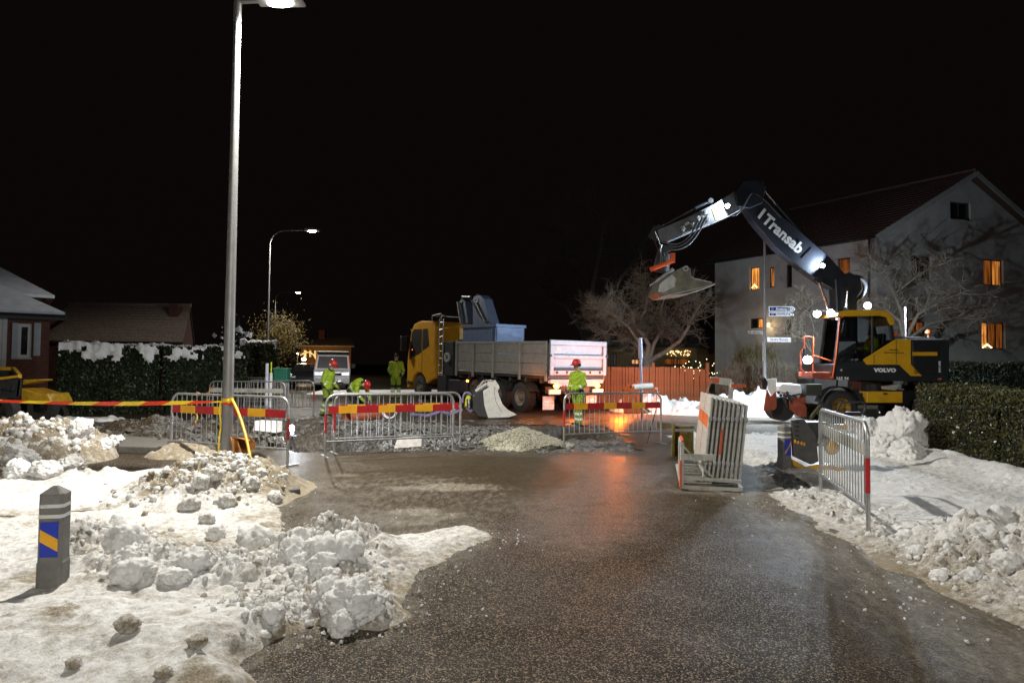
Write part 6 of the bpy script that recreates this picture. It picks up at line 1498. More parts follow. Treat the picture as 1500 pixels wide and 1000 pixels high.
    if helmet is not None:
        m = MB(); n = 20; prof = [(.128, .030), (.122, .075), (.105, .115), (.07, .145), (.03, .158), (0.0, .160)]
        vs = []
        for r, z in prof:
            for j in range(n): a = 2 * PI * j / n; vs.append(H(r * .92 * math.cos(a), r * 1.08 * math.sin(a) + .01, z + .01))
        fs = []
        for i in range(len(prof) - 1):
            for j in range(n): fs.append((i * n + j, i * n + (j + 1) % n, (i + 1) * n + (j + 1) % n, (i + 1) * n + j))
        m.add(vs, fs)
        br = [H(.125 * math.cos(R(a)), .14 * math.sin(R(a)) + .0 - (.05 if 200 < a < 340 else 0), .036) for a in range(180, 361, 15)]
        m.prism(br, hq @ Vector((0, 0, .01))); m.ring(H(0, .01, .04), hq @ Vector((0, 0, 1)), [(-.008, .122), (-.008, .136), (.006, .136), (.006, .122)], 20)
        hm = m.build('helmet', helmet, t, 50)
        for s in (-1, 1):
            m = MB(); m.ball(H(s * .105, .02, -.005), (.03, .045, .055), 10, 8, rot=hq); m.build('ear_defender', navy if s > 0 else white_paint, hm, 50)
        m = MB(); m.tube([H(.1, .02, .03), H(.08, .1, .06), H(-.08, .1, .06), H(-.1, .02, .03)], .01, 6); m.build('headband', white_paint, hm, 50)
    else:
        m = MB(); m.ball(H(0, .022, .045), (.086, .098, .092), 16, 10, rot=hq); m.build('hair', hair_m, t, 60)
    # jacket collar and dark pocket panel
    m = MB(); nk = V['neck'] - (V['neck'] - V['chest']).normalized() * .02; m.ring(nk, (V['head'] - V['neck']).normalized(), [(-.03, .105), (.05, .088), (.05, .078), (-.02, .09)], 18); m.build('collar', navy, t, 50)
    return t
wx = at(480, 560, 22.0)
person('worker in lime jacket and red helmet standing with bowed head by the van', (wx.x, 22.0, -0.02), R(72), dict(chest=(0, -.05, 1.33), neck=(0, -.11, 1.49), head=(0, -.17, 1.62), shL=(.19, -.05, 1.41), shR=(-.19, -.05, 1.41), elL=(.26, -.02, 1.12), haL=(.24, -.20, .93), elR=(-.26, .0, 1.12), haR=(-.24, -.16, .90), knL=(.12, -.08, .52), anL=(.12, -.02, .10), knR=(-.11, -.02, .53), anR=(-.12, .12, .10)), lean_head=(38, 0, 0), trousers=1, group=None)
wx = at(522, 590, 22.2)
person('worker in lime jacket and red helmet bending over the dug ground', (wx.x, 22.2, -0.10), R(60), dict(pelvis=(0, .18, .90), waist=(0, .10, 1.02), chest=(0, -.12, 1.14), neck=(0, -.28, 1.14), head=(0, -.40, 1.06), shL=(.20, -.20, 1.10), shR=(-.20, -.20, 1.10), elL=(.26, -.26, .82), haL=(.18, -.42, .62), elR=(-.25, -.24, .82), haR=(-.16, -.44, .60), hipL=(.11, .18, .88), hipR=(-.11, .18, .88), knL=(.15, -.06, .50), knR=(-.15, -.04, .50), anL=(.16, .06, .10), anR=(-.16, .10, .10)), lean_head=(72, 0, 0), trousers=2)
wx = at(580, 560, 28.0)
person('worker in lime jacket and trousers seen from behind near the truck cab', (wx.x, 28.0, hz(wx.x, 28) + .12), R(176), dict(elL=(.29, -.02, 1.14), haL=(.22, -.14, .98), elR=(-.29, -.02, 1.14), haR=(-.22, -.14, .98), knL=(.12, -.04, .52), anL=(.15, -.02, .10)), helmet=None, trousers=1, scale=1.03)
wx = at(846, 620, 19.0)
person('worker in lime suit and red helmet standing by the truck tailgate', (wx.x, 19.0, 0.0), R(-52), dict(chest=(0, -.02, 1.35), head=(0, -.05, 1.67), elL=(.27, -.02, 1.15), haL=(.16, -.22, 1.02), elR=(-.27, -.02, 1.15), haR=(-.15, -.22, 1.00), knL=(.11, -.05, .52), knR=(-.10, .03, .52), anL=(.12, -.02, .10), anR=(-.12, .10, .10)), lean_head=(16, 0, 0), trousers=1)
q = E(1290, 530)
person('excavator driver in lime jacket sitting inside the cab', (q.x - .02, EY + .55, q.z - .42), R(-90), dict(pelvis=(0, .04, .62), waist=(0, .06, .74), chest=(0, .08, .98), neck=(0, .06, 1.14), head=(0, .03, 1.29), shL=(.19, .06, 1.06), shR=(-.19, .06, 1.06), elL=(.27, -.05, .82), haL=(.24, -.28, .84), elR=(-.27, -.05, .82), haR=(-.24, -.28, .84), hipL=(.11, .02, .60), hipR=(-.11, .02, .60), knL=(.14, -.42, .62), knR=(-.14, -.42, .62), anL=(.13, -.52, .22), anR=(-.13, -.52, .22)), helmet=None, trousers=2)
# ------------------------------------------------------------------ houses
render_m = M('pale_render', (0.40, 0.385, 0.36), .9, 0, .14, 1.5, dirt=.18, dirtcol=(.2, .18, .16), bmp=.006, bscale=30)
rooft = M('brown_roof_tile', (0.10, 0.055, 0.045), .8, 0, .35, 9, bmp=.02, bscale=12)
wood_dark = M('dark_window_wood', (.06, .035, .025), .6, 0, .2)
win_white = M('white_window_wood', (.68, .68, .67), .5, 0, .06)
glow_warm = window_glow('warm_window', (.16, .04, .006), (1.0, .38, .07), 1.5)
glow_b = window_glow('amber_window', (.10, .03, .006), (.85, .30, .05), .9)
glow_dim = window_glow('dim_window', (.05, .012, .003), (.5, .14, .02), .45)
dark_pane = M('dark_window_pane', (.012, .012, .014), .08, 0, .1)
def wall(par, O, U, outer, holes, mat, thick=.16, name='wall'):
    """wall sheet in plane (O, U, z) with real openings and reveals; n points out"""
    U = Vector(U).normalized(); Z = Vector((0, 0, 1)); n = U.cross(Z)
    P = lambda u, z: O + U * u + Z * z
    loops = [[Vector((u, z, 0)) for u, z in outer]] + [[Vector((u0, z0, 0)), (Vector((u0, z1, 0))), Vector((u1, z1, 0)), Vector((u1, z0, 0))] for u0, u1, z0, z1 in holes]
    flat = [p for l in loops for p in l]; tris = tessellate_polygon(loops)
    m = MB(); vs = [P(p.x, p.y) for p in flat]; fs = []
    for a, b, c in tris:
        nn = (vs[b] - vs[a]).cross(vs[c] - vs[a])
        fs.append((a, b, c) if nn.dot(n) > 0 else (c, b, a))
    m.add(vs, fs)
    for u0, u1, z0, z1 in holes:
        r = [P(u0, z0), P(u1, z0), P(u1, z1), P(u0, z1)]; q = [v - n * thick for v in r]
        m.add(r + q, [(0, 1, 5, 4), (1, 2, 6, 5), (2, 3, 7, 6), (3, 0, 4, 7)])
    return m.build(name, mat, par)
def window(par, O, U, u0, u1, z0, z1, frame, panem, thick=.16, split=1, sill=True, fw=.055, dep=.11):
    U = Vector(U).normalized(); n = U.cross(Vector((0, 0, 1))); P = lambda u, z, d: O + U * u + Vector((0, 0, z)) - n * d
    m = MB()
    def bar(a, b, c, d_): m.prism([P(a, c, dep), P(b, c, dep), P(b, d_, dep), P(a, d_, dep)], n * -.05)
    bar(u0, u0 + fw, z0, z1); bar(u1 - fw, u1, z0, z1); bar(u0 + fw, u1 - fw, z0, z0 + fw); bar(u0 + fw, u1 - fw, z1 - fw, z1)
    for k in range(1, split): c = u0 + (u1 - u0) * k / split; bar(c - fw * .6, c + fw * .6, z0 + fw, z1 - fw)
    w_ = m.build('window', frame, par)
    for k in range(split):
        a = u0 + (u1 - u0) * k / split + fw * .6; b = u0 + (u1 - u0) * (k + 1) / split - fw * .6
        m = MB(); m.prism([P(a, z0 + fw, dep + .03), P(b, z0 + fw, dep + .03), P(b, z1 - fw, dep + .03), P(a, z1 - fw, dep + .03)], n * -.01)
        m.build('pane', panem[k] if isinstance(panem, (list, tuple)) else panem, w_)
    if sill:
        m = MB(); m.prism([P(u0 - .04, z0 - .05, -.06), P(u1 + .04, z0 - .05, -.06), P(u1 + .04, z0, -.05), P(u0 - .04, z0, -.05)], n * -.15); m.build('sill', galv_old, w_)
    return w_
# --- big house on the right
C0 = at(1283, 343, 31.0); zE = C0.z; C0.z = 0
fdir = Vector((-.54, .84, 0)).normalized(); gdir = Vector((math.cos(R(18)), math.sin(R(18)), 0))
hs = thing('house', 'big pale rendered house with gable and lit windows behind the excavator', 'house', (C0.x, C0.y, 0))
nF = (-fdir).cross(Vector((0, 0, 1))); nG = gdir.cross(Vector((0, 0, 1)))
zpk = at(1418, 257, 31.0 + 1.6).z
def uF(px, py): p = onplane(px, py, C0, nF); return (p - (C0 + fdir * 9.3)).dot(-fdir), p.z
def uG(px, py): p = onplane(px, py, C0, nG); return (p - C0).dot(gdir), p.z
OF = C0 + fdir * 9.3; LF = 9.3
pk = onplane(1418, 257, C0, nG); up = (pk - C0).dot(gdir); zpk = pk.z; LG = up * 2
def rect(fn, x0, x1, y0, y1):
    a, b = fn(x0, (y0 + y1) / 2), fn(x1, (y0 + y1) / 2); c = fn((x0 + x1) / 2, y0)[1]; d = fn((x0 + x1) / 2, y1)[1]
    return (a[0], b[0], d, c)
facW = [(rect(uF, 1098, 1112, 391, 425), glow_warm, wood_dark, 1), (rect(uF, 1126, 1134, 391, 421), glow_b, wood_dark, 1), (rect(uF, 1151, 1160, 387, 421), dark_pane, wood_dark, 1), (rect(uF, 1226, 1245, 378, 405), glow_dim, wood_dark, 1),
        (rect(uF, 1098, 1119, 466, 481), [dark_pane, glow_warm], wood_dark, 2), (rect(uF, 1151, 1159, 468, 490), dark_pane, wood_dark, 1), (rect(uF, 1207, 1216, 380, 402), dark_pane, wood_dark, 1)]
gabW = [(rect(uG, 1335, 1364, 375, 412), dark_pane, wood_dark, 2), (rect(uG, 1441, 1470, 380, 418), [glow_dim, glow_b], wood_dark, 2), (rect(uG, 1438, 1473, 472, 511), [glow_warm, glow_dim, glow_dim], wood_dark, 3), (rect(uG, 1392, 1422, 296, 322), dark_pane, wood_dark, 2), (rect(uG, 1331, 1357, 470, 489), glow_dim, wood_dark, 2)]
wall(hs, OF, -fdir, [(0, -.3), (LF, -.3), (LF, zE), (0, zE)], [w_[0] for w_ in facW], render_m)
wall(hs, C0, gdir, [(0, -.3), (LG, -.3), (LG, zE), (up, zpk - .12), (0, zE)], [w_[0] for w_ in gabW], render_m)
wall(hs, C0 + gdir * LG + fdir * LF, -gdir, [(0, -.3), (LG, -.3), (LG, zE), (up, zpk - .12), (0, zE)], [], render_m)
wall(hs, C0 + gdir * LG, fdir, [(0, -.3), (LF, -.3), (LF, zE), (0, zE)], [], render_m)
for (r_, pm, fm, sp_) in facW: window(hs, OF, -fdir, *r_, fm, pm, split=sp_)
for (r_, pm, fm, sp_) in gabW: window(hs, C0, gdir, *r_, fm, pm, split=sp_)
a_ = rect(uG, 1438, 1473, 472, 511); m = MB()
for k in range(7): q = C0 + gdir * (a_[0] + .12 + .09 * k) + Vector((0, 0, a_[2] + .22 - .05 * abs(k - 3))) - nG * -.02; m.ball(q + nG * -.05, .035, 8, 6)
m.build('candle_bridge', CANDLE, hs, 60)
a_ = facW[0][0]; m = MB()
for k in range(5): q = OF - fdir * (a_[0] + .14 + .07 * k) + Vector((0, 0, a_[2] + .30 - .07 * abs(k - 2))); m.ball(q - nF * .05, .028, 8, 6)
m.build('candle_bridge', CANDLE, hs, 60)
ov = .45
rf = MB(); ridge0 = C0 + gdir * up - nG * -ov; ridge0 = C0 + gdir * up + nG * ov
ridge0.z = zpk; ridge1 = C0 + gdir * up + fdir * (LF + ov); ridge1.z = zpk
sl = (zpk - zE) / up
def rp(u, v):  # u from eave (0) to ridge (1) on the visible slope, v along the ridge 0..1
    a = C0 + gdir * (-ov) + nG * ov; a.z = zE - ov * sl; b = C0 + gdir * (-ov) + fdir * (LF + ov); b.z = a.z
    return a.lerp(ridge0, u).lerp(b.lerp(ridge1, u), v)
def rp2(u, v):
    a = C0 + gdir * (LG + ov) + nG * ov; a.z = zE - ov * sl; b = C0 + gdir * (LG + ov) + fdir * (LF + ov); b.z = a.z
    return a.lerp(ridge0, u).lerp(b.lerp(ridge1, u), v)
rf.prism([rp(0, 0), rp(0, 1), rp(1, 1), rp(1, 0)], (0, 0, .10)); rf.prism([rp2(0, 0), rp2(0, 1), rp2(1, 1), rp2(1, 0)], (0, 0, .10))
roof = rf.build('roof', wood_dark, hs)
nc = 19
for k in range(nc):
    for f_ in (rp, rp2):
        m = MB(); u0, u1 = k / nc, (k + 1.12) / nc
        m.prism([f_(u0, 0) + Vector((0, 0, .15)), f_(u0, 1) + Vector((0, 0, .15)), f_(min(u1, 1), 1) + Vector((0, 0, .115)), f_(min(u1, 1), 0) + Vector((0, 0, .115))], (0, 0, .03)); m.build('tile_course', rooft, roof)
m = MB(); m.cyl(rp(1, 0) + Vector((0, 0, .15)), rp(1, 1) + Vector((0, 0, .15)), .12, n=10); m.build('ridge', rooft, roof, 50)
for f_ in (rp, rp2):
    m = MB(); m.beam(f_(0, 0) + Vector((0, 0, -.02)), f_(1, 0) + Vector((0, 0, -.02)), .03, .24); m.build('verge_board', M('verge_grey', (.30, .29, .27), .7) if 'verge_grey' not in bpy.data.materials else bpy.data.materials['verge_grey'], roof)
m = MB(); m.cyl(rp(0, .0) + Vector((-.02, 0, .02)), rp(0, 1) + Vector((-.02, 0, .02)), .07, n=8); m.build('gutter', steel_dark, roof, 50)
q = C0 + fdir * .25 + nF * .14; m = MB(); m.tube([rp(0, .03) + Vector((0, 0, 0)), q + Vector((0, 0, zE - .55)), q + Vector((0, 0, 0))], .05, 8); m.build('downpipe', steel_dark, hs, 50)
for u_, z_ in ((rect(uF, 1148, 1149, 455, 460)),) if False else (): pass
# porch lamp on the facade
pl_ = onplane(1129, 476, C0, nF) + nF * .18
m = MB(); m.cyl(pl_ + Vector((0, 0, -.08)), pl_ + Vector((0, 0, .10)), .06, n=10); m.build('porch_lamp', CANDLE, hs, 50)
lamp_light('porch_light', hs, pl_ + nF * .25 + Vector((0, 0, -.1)), 14, (1, .75, .42), .06)
# --- brick house on the left
brick = None
def brick_material():
    m, nt, b = mat_new('red_brick'); tc = N(nt, 'ShaderNodeTexCoord').outputs['Object']
    sx_ = N(nt, 'ShaderNodeSeparateXYZ'); nt.links.new(tc, sx_.inputs[0]); cb_ = N(nt, 'ShaderNodeCombineXYZ')
    nt.links.new(math_(nt, 'ADD', sx_.outputs[0], sx_.outputs[1]), cb_.inputs[0]); nt.links.new(sx_.outputs[2], cb_.inputs[1])
    bt = N(nt, 'ShaderNodeTexBrick'); nt.links.new(cb_.outputs[0], bt.inputs[0]); bt.inputs['Scale'].default_value = 4.0; bt.inputs['Mortar Size'].default_value = .018
    bt.inputs['Color1'].default_value = (.20, .055, .035, 1); bt.inputs['Color2'].default_value = (.11, .035, .025, 1); bt.inputs['Mortar'].default_value = (.18, .16, .14, 1)
    nt.links.new(bt.outputs['Color'], b.inputs['Base Color']); b.inputs['Roughness'].default_value = .85
    bump(nt, b, bt.outputs['Fac'], -.6, .01); return m
brick = brick_material()
HL = Vector((at(71, 540, 26).x, 26.0, 0)); hl = thing('brick_house', 'red brick bungalow with snowy roof and white framed window', 'house', HL)
dU = Vector((.815, .58, 0)).normalized(); OL = HL - dU * 9; nL = dU.cross(Vector((0, 0, 1)))
def uL(px, py): p = onplane(px, py, HL, nL); return (p - OL).dot(dU), p.z
zEl = at(60, 463, 26).z; wL = rect(uL, 25, 46, 474, 524)
wall(hl, OL, dU, [(0, -.3), (9, -.3), (9, zEl), (0, zEl)], [wL], brick); bk_ = Vector((-.60, .80, 0)).normalized()
wall(hl, HL, bk_, [(0, -.3), (9, -.3), (9, zEl), (0, zEl)], [], brick)
window(hl, OL, dU, *wL, win_white, dark_pane, split=1, fw=.12, dep=.04)
shm = M('shutter_white', (.52, .54, .58), .6, 0, .05)
for a, b in ((17.5, 26), (49.5, 59.5)):
    r_ = rect(uL, a, b, 473, 526 if a < 30 else 521); P = lambda u, z, d: OL + dU * u + Vector((0, 0, z)) + nL * d
    m = MB(); m.prism([P(r_[0], r_[2], .03), P(r_[1], r_[2], .03), P(r_[1], r_[3], .03), P(r_[0], r_[3], .03)], nL * .04); sh = m.build('shutter', shm, hl)
    ns = 18
    for k in range(ns):
        z = r_[2] + .08 + (r_[3] - r_[2] - .16) * k / (ns - 1); m = MB(); m.beam(P(r_[0] + .04, z, .075), P(r_[1] - .04, z, .075), .02, .035, up=(0, .4, 1)); m.build('slat', shm, sh)
r_ = rect(uL, -60, 10, 466, 560); m = MB()
for k in range(14):
    u = r_[1] - .15 * (k + 1); m.prism([P(u, .4, .02), P(u + .14, .4, .02), P(u + .14, zEl - .1, .02), P(u, zEl - .1, .02)], nL * .03)
m.build('white_cladding', win_white, hl)
snow_roof = M('snowy_roof', (.80, .84, .95), .8, 0, .12, 3, bmp=.01, bscale=25)
m = MB(); e0 = OL + nL * .5 + Vector((0, 0, zEl)); e1 = HL + nL * .5 + dU * .45 + Vector((0, 0, zEl)); e2 = HL + dU * .45 + bk_ * 9.4 + Vector((0, 0, zEl)); rdg = 2.6
r1 = HL - dU * 4.2 + bk_ * 4.5 + Vector((0, 0, zEl + rdg)); r0 = OL + bk_ * 4.5 + Vector((0, 0, zEl + rdg))
m.prism([e0, e1, r1, r0], (0, 0, .14)); m.prism([e1, e2, r1], (0, 0, .14)); rfl = m.build('roof', snow_roof, hl)
m = MB(); m.beam(e0 + Vector((0, 0, -.06)), e1 + Vector((0, 0, -.06)), .05, .2); m.beam(e1 + Vector((0, 0, -.06)), e2 + Vector((0, 0, -.06)), .05, .2); m.cyl(e0 + nL * .08, e1 + nL * .08, .05, n=8); m.build('gutter', steel_dark, rfl)
# rear wing, higher eave
hr_ = thing('rear_wing', 'higher snowy roofed wing of brick behind the bungalow', 'house', (at(60, 540, 34).x, 34, 0))
xr = at(80, 440, 34).x; zr = at(85, 437, 34).z
H2 = Vector((xr, 34.0, 0)); q_ = [H2 - dU * .5 + bk_ * .5, H2 - dU * 9, H2 - dU * 9 + bk_ * 8, H2 - dU * .5 + bk_ * 8]
m = MB(); m.prism([Vector((v.x, v.y, -.3)) for v in q_], (0, 0, zr + .3)); m.build('wall', brick, hr_)
up_ = Vector((0, 0, 1)); a = H2 + up_ * zr; b = H2 - dU * 12 + up_ * zr; c = H2 - dU * 12 + bk_ * 4.5 + up_ * (zr + 3.0); d = H2 - dU * 4.6 + bk_ * 4.5 + up_ * (zr + 3.0); e = H2 + bk_ * 9 + up_ * zr
m = MB(); m.prism([a, b, c, d], (0, 0, .15)); m.prism([a, d, e], (0, 0, .15)); m.build('roof', snow_roof, hr_)
# --- low tiled house behind the hedge
LY = 44; hm_ = thing('tiled_house', 'low house with frosted tiled roof beyond the snowy hedge', 'house', (at(170, 530, LY).x, LY + 3, 0))
xa, xb = at(60, 0, LY).x, at(268, 500, LY).x; ze, zr = at(170, 503, LY).z, at(170, 449, LY + 4).z; sk4 = at(279, 450, LY + 4).x - xb
m = MB(); m.prism([(xa, LY + .4, -.2), (xb - .3, LY + .4, -.2), (xb - .3 + 2 * sk4, LY + 8, -.2), (xa, LY + 8, -.2)], (0, 0, ze + .2)); m.build('wall', brick, hm_)
frost = M('frosted_tile', (.50, .40, .34), .85, 0, .35, 7, bmp=.02, bscale=10)
m = MB(); m.prism([(xa, LY, ze), (xb, LY, ze), (xb + sk4, LY + 4, zr), (xa, LY + 4, zr)], (0, 0, .1)); m.prism([(xa, LY + 8, ze), (xb + 2 * sk4, LY + 8, ze), (xb + sk4, LY + 4, zr), (xa, LY + 4, zr)], (0, 0, .1)); rm = m.build('roof', wood_dark, hm_)
for k in range(13):
    u0, u1 = k / 13, min(1, (k + 1.1) / 13); f_ = lambda u, x: Vector((x, LY + 4 * u, ze + (zr - ze) * u))
    m = MB(); m.prism([f_(u0, xa) + Vector((0, 0, .15)), f_(u0, xb + sk4 * u0) + Vector((0, 0, .15)), f_(u1, xb + sk4 * u1) + Vector((0, 0, .115)), f_(u1, xa) + Vector((0, 0, .115))], (0, 0, .03)); m.build('tile_course', frost, rm)
m = MB()
for k in range(40): x = xa + (xb + sk4 - xa) * k / 40; m.cyl((x, LY + 4, zr + .14), (x + (xb - xa) / 44, LY + 4, zr + .14), .13, .15, n=8)
m.build('ridge', frost, rm, 50)
m = MB(); cx = at(258, 470, LY + 3).x; m.bb(cx - .3, cx + .3, LY + 2.6, LY + 3.2, ze, zr + .1); m.build('chimney', brick, rm)
m = MB(); m.prism([(xb - .1, LY, ze), (xb - .1 + 2 * sk4, LY + 8, ze), (xb - .1 + sk4, LY + 4, zr)], (-.3, 0, 0)); m.build('gable_wall', brick, hm_)
# --- distant lit house
FY = 80; fh = thing('distant_house', 'distant house with warm lit windows beyond the van', 'house', (at(485, 530, FY).x, FY, 0)); zf = hz(0, FY)
xa, xb = at(452, 0, FY).x, at(524, 0, FY).x; ze, zr = at(480, 508, FY).z, at(480, 494, FY).z
OLd = Vector((xa, FY, 0)); rr_ = []
for a, b in ((455, 460), (463, 467), (470, 474), (489, 493)): rr_.append((at(a, 0, FY).x - xa, at(b, 0, FY).x - xa, at(0, 511.5 if a < 480 else 512, FY).z - .6, at(0, 505, FY).z - .2))
wall(fh, OLd, (1, 0, 0), [(0, -1), (xb - xa, -1), (xb - xa, ze), (0, ze)], rr_, M('ochre_wall', (.30, .17, .06), .8, 0, .2))
GL = EM('far_window', (1, .66, .25), 2.4)
for r_ in rr_: window(fh, OLd, (1, 0, 0), *r_, wood_dark, GL, split=2, sill=False, fw=.07)
m = MB(); m.prism([(xa - .5, FY - .6, ze), (xb + .5, FY - .6, ze), (xb - 1, FY + 4, zr), (xa + 1, FY + 4, zr)], (0, 0, .15)); m.build('roof', frost, fh)
m = MB(); m.bb(xa + 1.2, xa + 1.9, FY + 3, FY + 3.7, ze, zr + 1.0); m.build('chimney', brick, fh)
lamp_light('house_front_light', fh, (xa + 2, FY - 5, 3.0), 260, (1, .6, .25), .2)  # bare point light before the distant house, without a lamp body
# light arch in the garden by the road
AY = 46; la = thing('light_arch', 'glowing garden arch with a bright lantern beside the van', 'garden light', (at(440, 535, AY).x, AY, hz(0, AY)))
m = MB(); pts = [at(440, 520, AY), at(446, 516.5, AY), at(453, 515.5, AY), at(459, 519, AY), at(463, 526, AY), at(464, 534, AY)]; m.tube(pts, .04, 6); m.build('arch', EM('arch_glow', (1, .62, .22), 1.2), la, 50)
m = MB(); m.ball(at(436, 518, AY), .07, 8, 6); m.ball(at(445, 526, AY), (.16, .1, .12), 8, 6); m.build('lantern', EM('lantern_glow', (1, .72, .5), 14), la, 60)
m = MB(); m.cyl(at(436, 519, AY), at(436, 536, AY), .03, n=6); m.build('post', black, la)
lamp_light('lantern_light', la, at(443, 522, AY - .5), 60, (1, .62, .3), .1)
# --- dim house behind the bare tree
DY = 43; dh = thing('dim_house', 'dim low house with fairy lit window behind the gnarled tree', 'house', (at(960, 530, DY).x, DY, 0))
xa, xb = at(868, 0, DY).x, at(1062, 0, DY).x; ze = at(950, 508, DY).z; Od = Vector((xa, DY, 0)); rr_ = []
for a, b, y0, y1 in ((897, 906, 506, 524), (927, 939, 514, 522), (975, 1012, 512, 522)): rr_.append((at(a, 0, DY).x - xa, at(b, 0, DY).x - xa, at(0, y1 + 2, DY).z, min(ze - .1, at(0, y0 + 2, DY).z)))
wall(dh, Od, (1, 0, 0), [(0, -.2), (xb - xa, -.2), (xb - xa, ze), (0, ze)], rr_, M('ochre_render', (.20, .13, .06), .9, 0, .2))
for r_, g_ in zip(rr_, (M('grey_curtain', (.3, .28, .24), .8), glow_warm, glow_dim)): window(dh, Od, (1, 0, 0), *r_, wood_dark, g_, split=2, sill=False)
m = MB(); m.prism([(xa - .5, DY - .8, ze), (xb + .5, DY - .8, ze), (xb + .5, DY + 4, ze + 1.9), (xa - .5, DY + 4, ze + 1.9)], (0, 0, .2)); m.build('roof', M('dark_roof', (.03, .025, .022), .9), dh)
m = MB(); q = random.Random(4)
for k in range(46): m.ball(at(q.uniform(976, 1011), q.uniform(513, 521), DY - .08), .03, 6, 4)
m.build('fairy_lights', EM('fairy_glow', (1, .7, .3), 3.0), dh, 60)

# ------------------------------------------------------------------ picket fence
fence = thing('picket_fence', 'brown stained picket fence below the gnarled tree', 'fence', (at(960, 580, 27.5).x, 27.5, 0))
fen_m = M('brown_fence_stain', (.36, .095, .022), .7, 0, .25, 5, dirt=.15, dirtcol=(.05, .02, .01))
x0, x1 = at(838, 560, 27.5).x, at(1038, 560, 27.5).x; npk = 46; z00 = hz(5, 27.5)
mm = MB(); mm.bb(-.052, .052, -.012, .012, .06, 1.0); pkm = None
for k in range(npk):
    x = x0 + (x1 - x0) * (k + .5) / npk; sag = .10 * ((k - 30) / 16) ** 2 if k > 22 else .02
    if pkm is None: o = mm.build('picket', fen_m, fence); pkm = o.data
    else: o = bpy.data.objects.new('picket', pkm); COL.objects.link(o); o.parent = fence
    # mesh was built in world coordinates minus the fence origin; move each picket into place
    o.location = (x, 27.5, z00); o.scale = (1, 1, 1.56 - sag + .015 * rnd.random()); o.rotation_euler = (0, R(rnd.uniform(-.8, .8)), 0)
for v in pkm.vertices: v.co += ORG[fence.name]
for o in fence.children: o.location = Vector(o.location) - ORG[fence.name]
for z in (.35, 1.2):
    m = MB(); m.bb(x0, x1, 27.53, 27.58, z00 + z, z00 + z + .1); m.build('rail', fen_m, fence)
for px in (838, 905, 957, 1010, 1037):
    m = MB(); x = at(px, 560, 27.5).x; m.bb(x - .06, x + .06, 27.54, 27.66, z00 - .1, z00 + (1.75 if px in (957, 1037) else 1.5)); m.build('post', fen_m, fence)

# ------------------------------------------------------------------ hedges
leaf_d = M('dark_hedge_leaf', (.016, .028, .010), .45, 0, .5, 9)
leaf_m = M('mid_hedge_leaf', (.030, .045, .014), .5, 0, .4, 9)
leaf_o = M('olive_hedge_leaf', (.085, .078, .022), .5, 0, .5, 6, spec=.4)
twig_m = M('bare_twig', (.20, .165, .12), .8, 0, .3, 6)
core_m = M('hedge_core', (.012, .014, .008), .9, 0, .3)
def leaves(n, sampler, size, seed, mb=None, mis=1):
    q = np.random.default_rng(seed); mb = mb or MB(); vs = []; fs = []; ms = []
    for i in range(n):
        p = sampler(q); s = size * (0.6 + .8 * q.random()); r1 = Euler(q.random(3) * 6.28).to_matrix()
        a = r1 @ Vector((s, 0, 0)); b = r1 @ Vector((0, s * .45, 0)); k = len(vs)
        vs += [p - a, p + b, p + a, p - b]; fs.append((k, k + 1, k + 2, k + 3)); ms.append(int(q.integers(mis)))
    b0 = len(mb.v); mb.v += [tuple(v) for v in vs]; mb.f += [[b0 + i for i in f] for f in fs]; mb.m += ms
    return mb
def hedge(name, label, pts, width, h0, h1, nleaf, size, mats, seed, group=None, shell=.16, z0=0.0):
    """clipped hedge along a polyline pts, leaves in an uneven shell round a dark core"""
    P = [Vector((x, y, 0)) for x, y in pts]; L = [(b - a).length for a, b in zip(P[:-1], P[1:])]; T = sum(L)
    t = thing(name, label, 'hedge', (P[0].x, P[0].y, z0), group=group)
    def along(s):
        for a, b, l in zip(P[:-1], P[1:], L):
            if s <= l or b is P[-1]: d = (b - a).normalized(); return a + d * min(s, l), Vector((-d.y, d.x, 0))
            s -= l
    def samp(q):
        s = q.random() * T; c, n = along(s); ht = h0 + (h1 - h0) * s / T + .10 * (vnoise(s * 1.1, 0.0, seed) - .5) + .05 * (vnoise(s * 4., 3.0, seed) - .5)
        f = q.random(); wv = .12 * (vnoise(s * 1.7, 9.0, seed) - .5)
        if f < .30: w_ = (q.random() - .5) * width; z = ht - abs(q.normal()) * .06 - .10 * abs(2 * w_ / width) ** 4
        elif f < .85: w_ = (1 if q.random() < .5 else -1) * (width / 2 + wv - abs(q.normal()) * shell * .5); z = q.random() ** .85 * ht
        else: w_ = (q.random() - .5) * width; z = q.random() * ht; s = 0.02 if q.random() < .5 else T; c, n = along(s); c = c + (P[-1] - P[-2]).normalized() * q.normal() * .05
        return c + n * w_ + Vector((0, 0, z0 + max(z, .03)))
    leaves(nleaf, samp, size, seed, None, len(mats)).build('foliage', mats, t)
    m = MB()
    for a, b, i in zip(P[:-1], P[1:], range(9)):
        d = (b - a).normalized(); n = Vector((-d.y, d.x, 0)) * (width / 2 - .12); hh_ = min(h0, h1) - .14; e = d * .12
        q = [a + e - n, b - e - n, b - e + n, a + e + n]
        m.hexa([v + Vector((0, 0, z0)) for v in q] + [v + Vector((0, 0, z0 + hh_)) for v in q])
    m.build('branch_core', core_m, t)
    return t
HXY = [(-14.0, 21.3), (-11.5, 22.4), (-9.4, 23.8)]
hedge('clipped_hedge', 'tall dark evergreen hedge with snow on top behind the lamp post', HXY, 1.2, 2.12, 2.2, 30000, .055, [leaf_d, leaf_d, leaf_d, leaf_m], 3)
hedge('clipped_hedge', 'dark evergreen hedge with light snow beyond the first hedge corner', [(-10.9, 27.5), (-9.6, 27.9)], 1.4, 2.5, 2.4, 9000, .06, [leaf_d, leaf_d, leaf_o], 4)
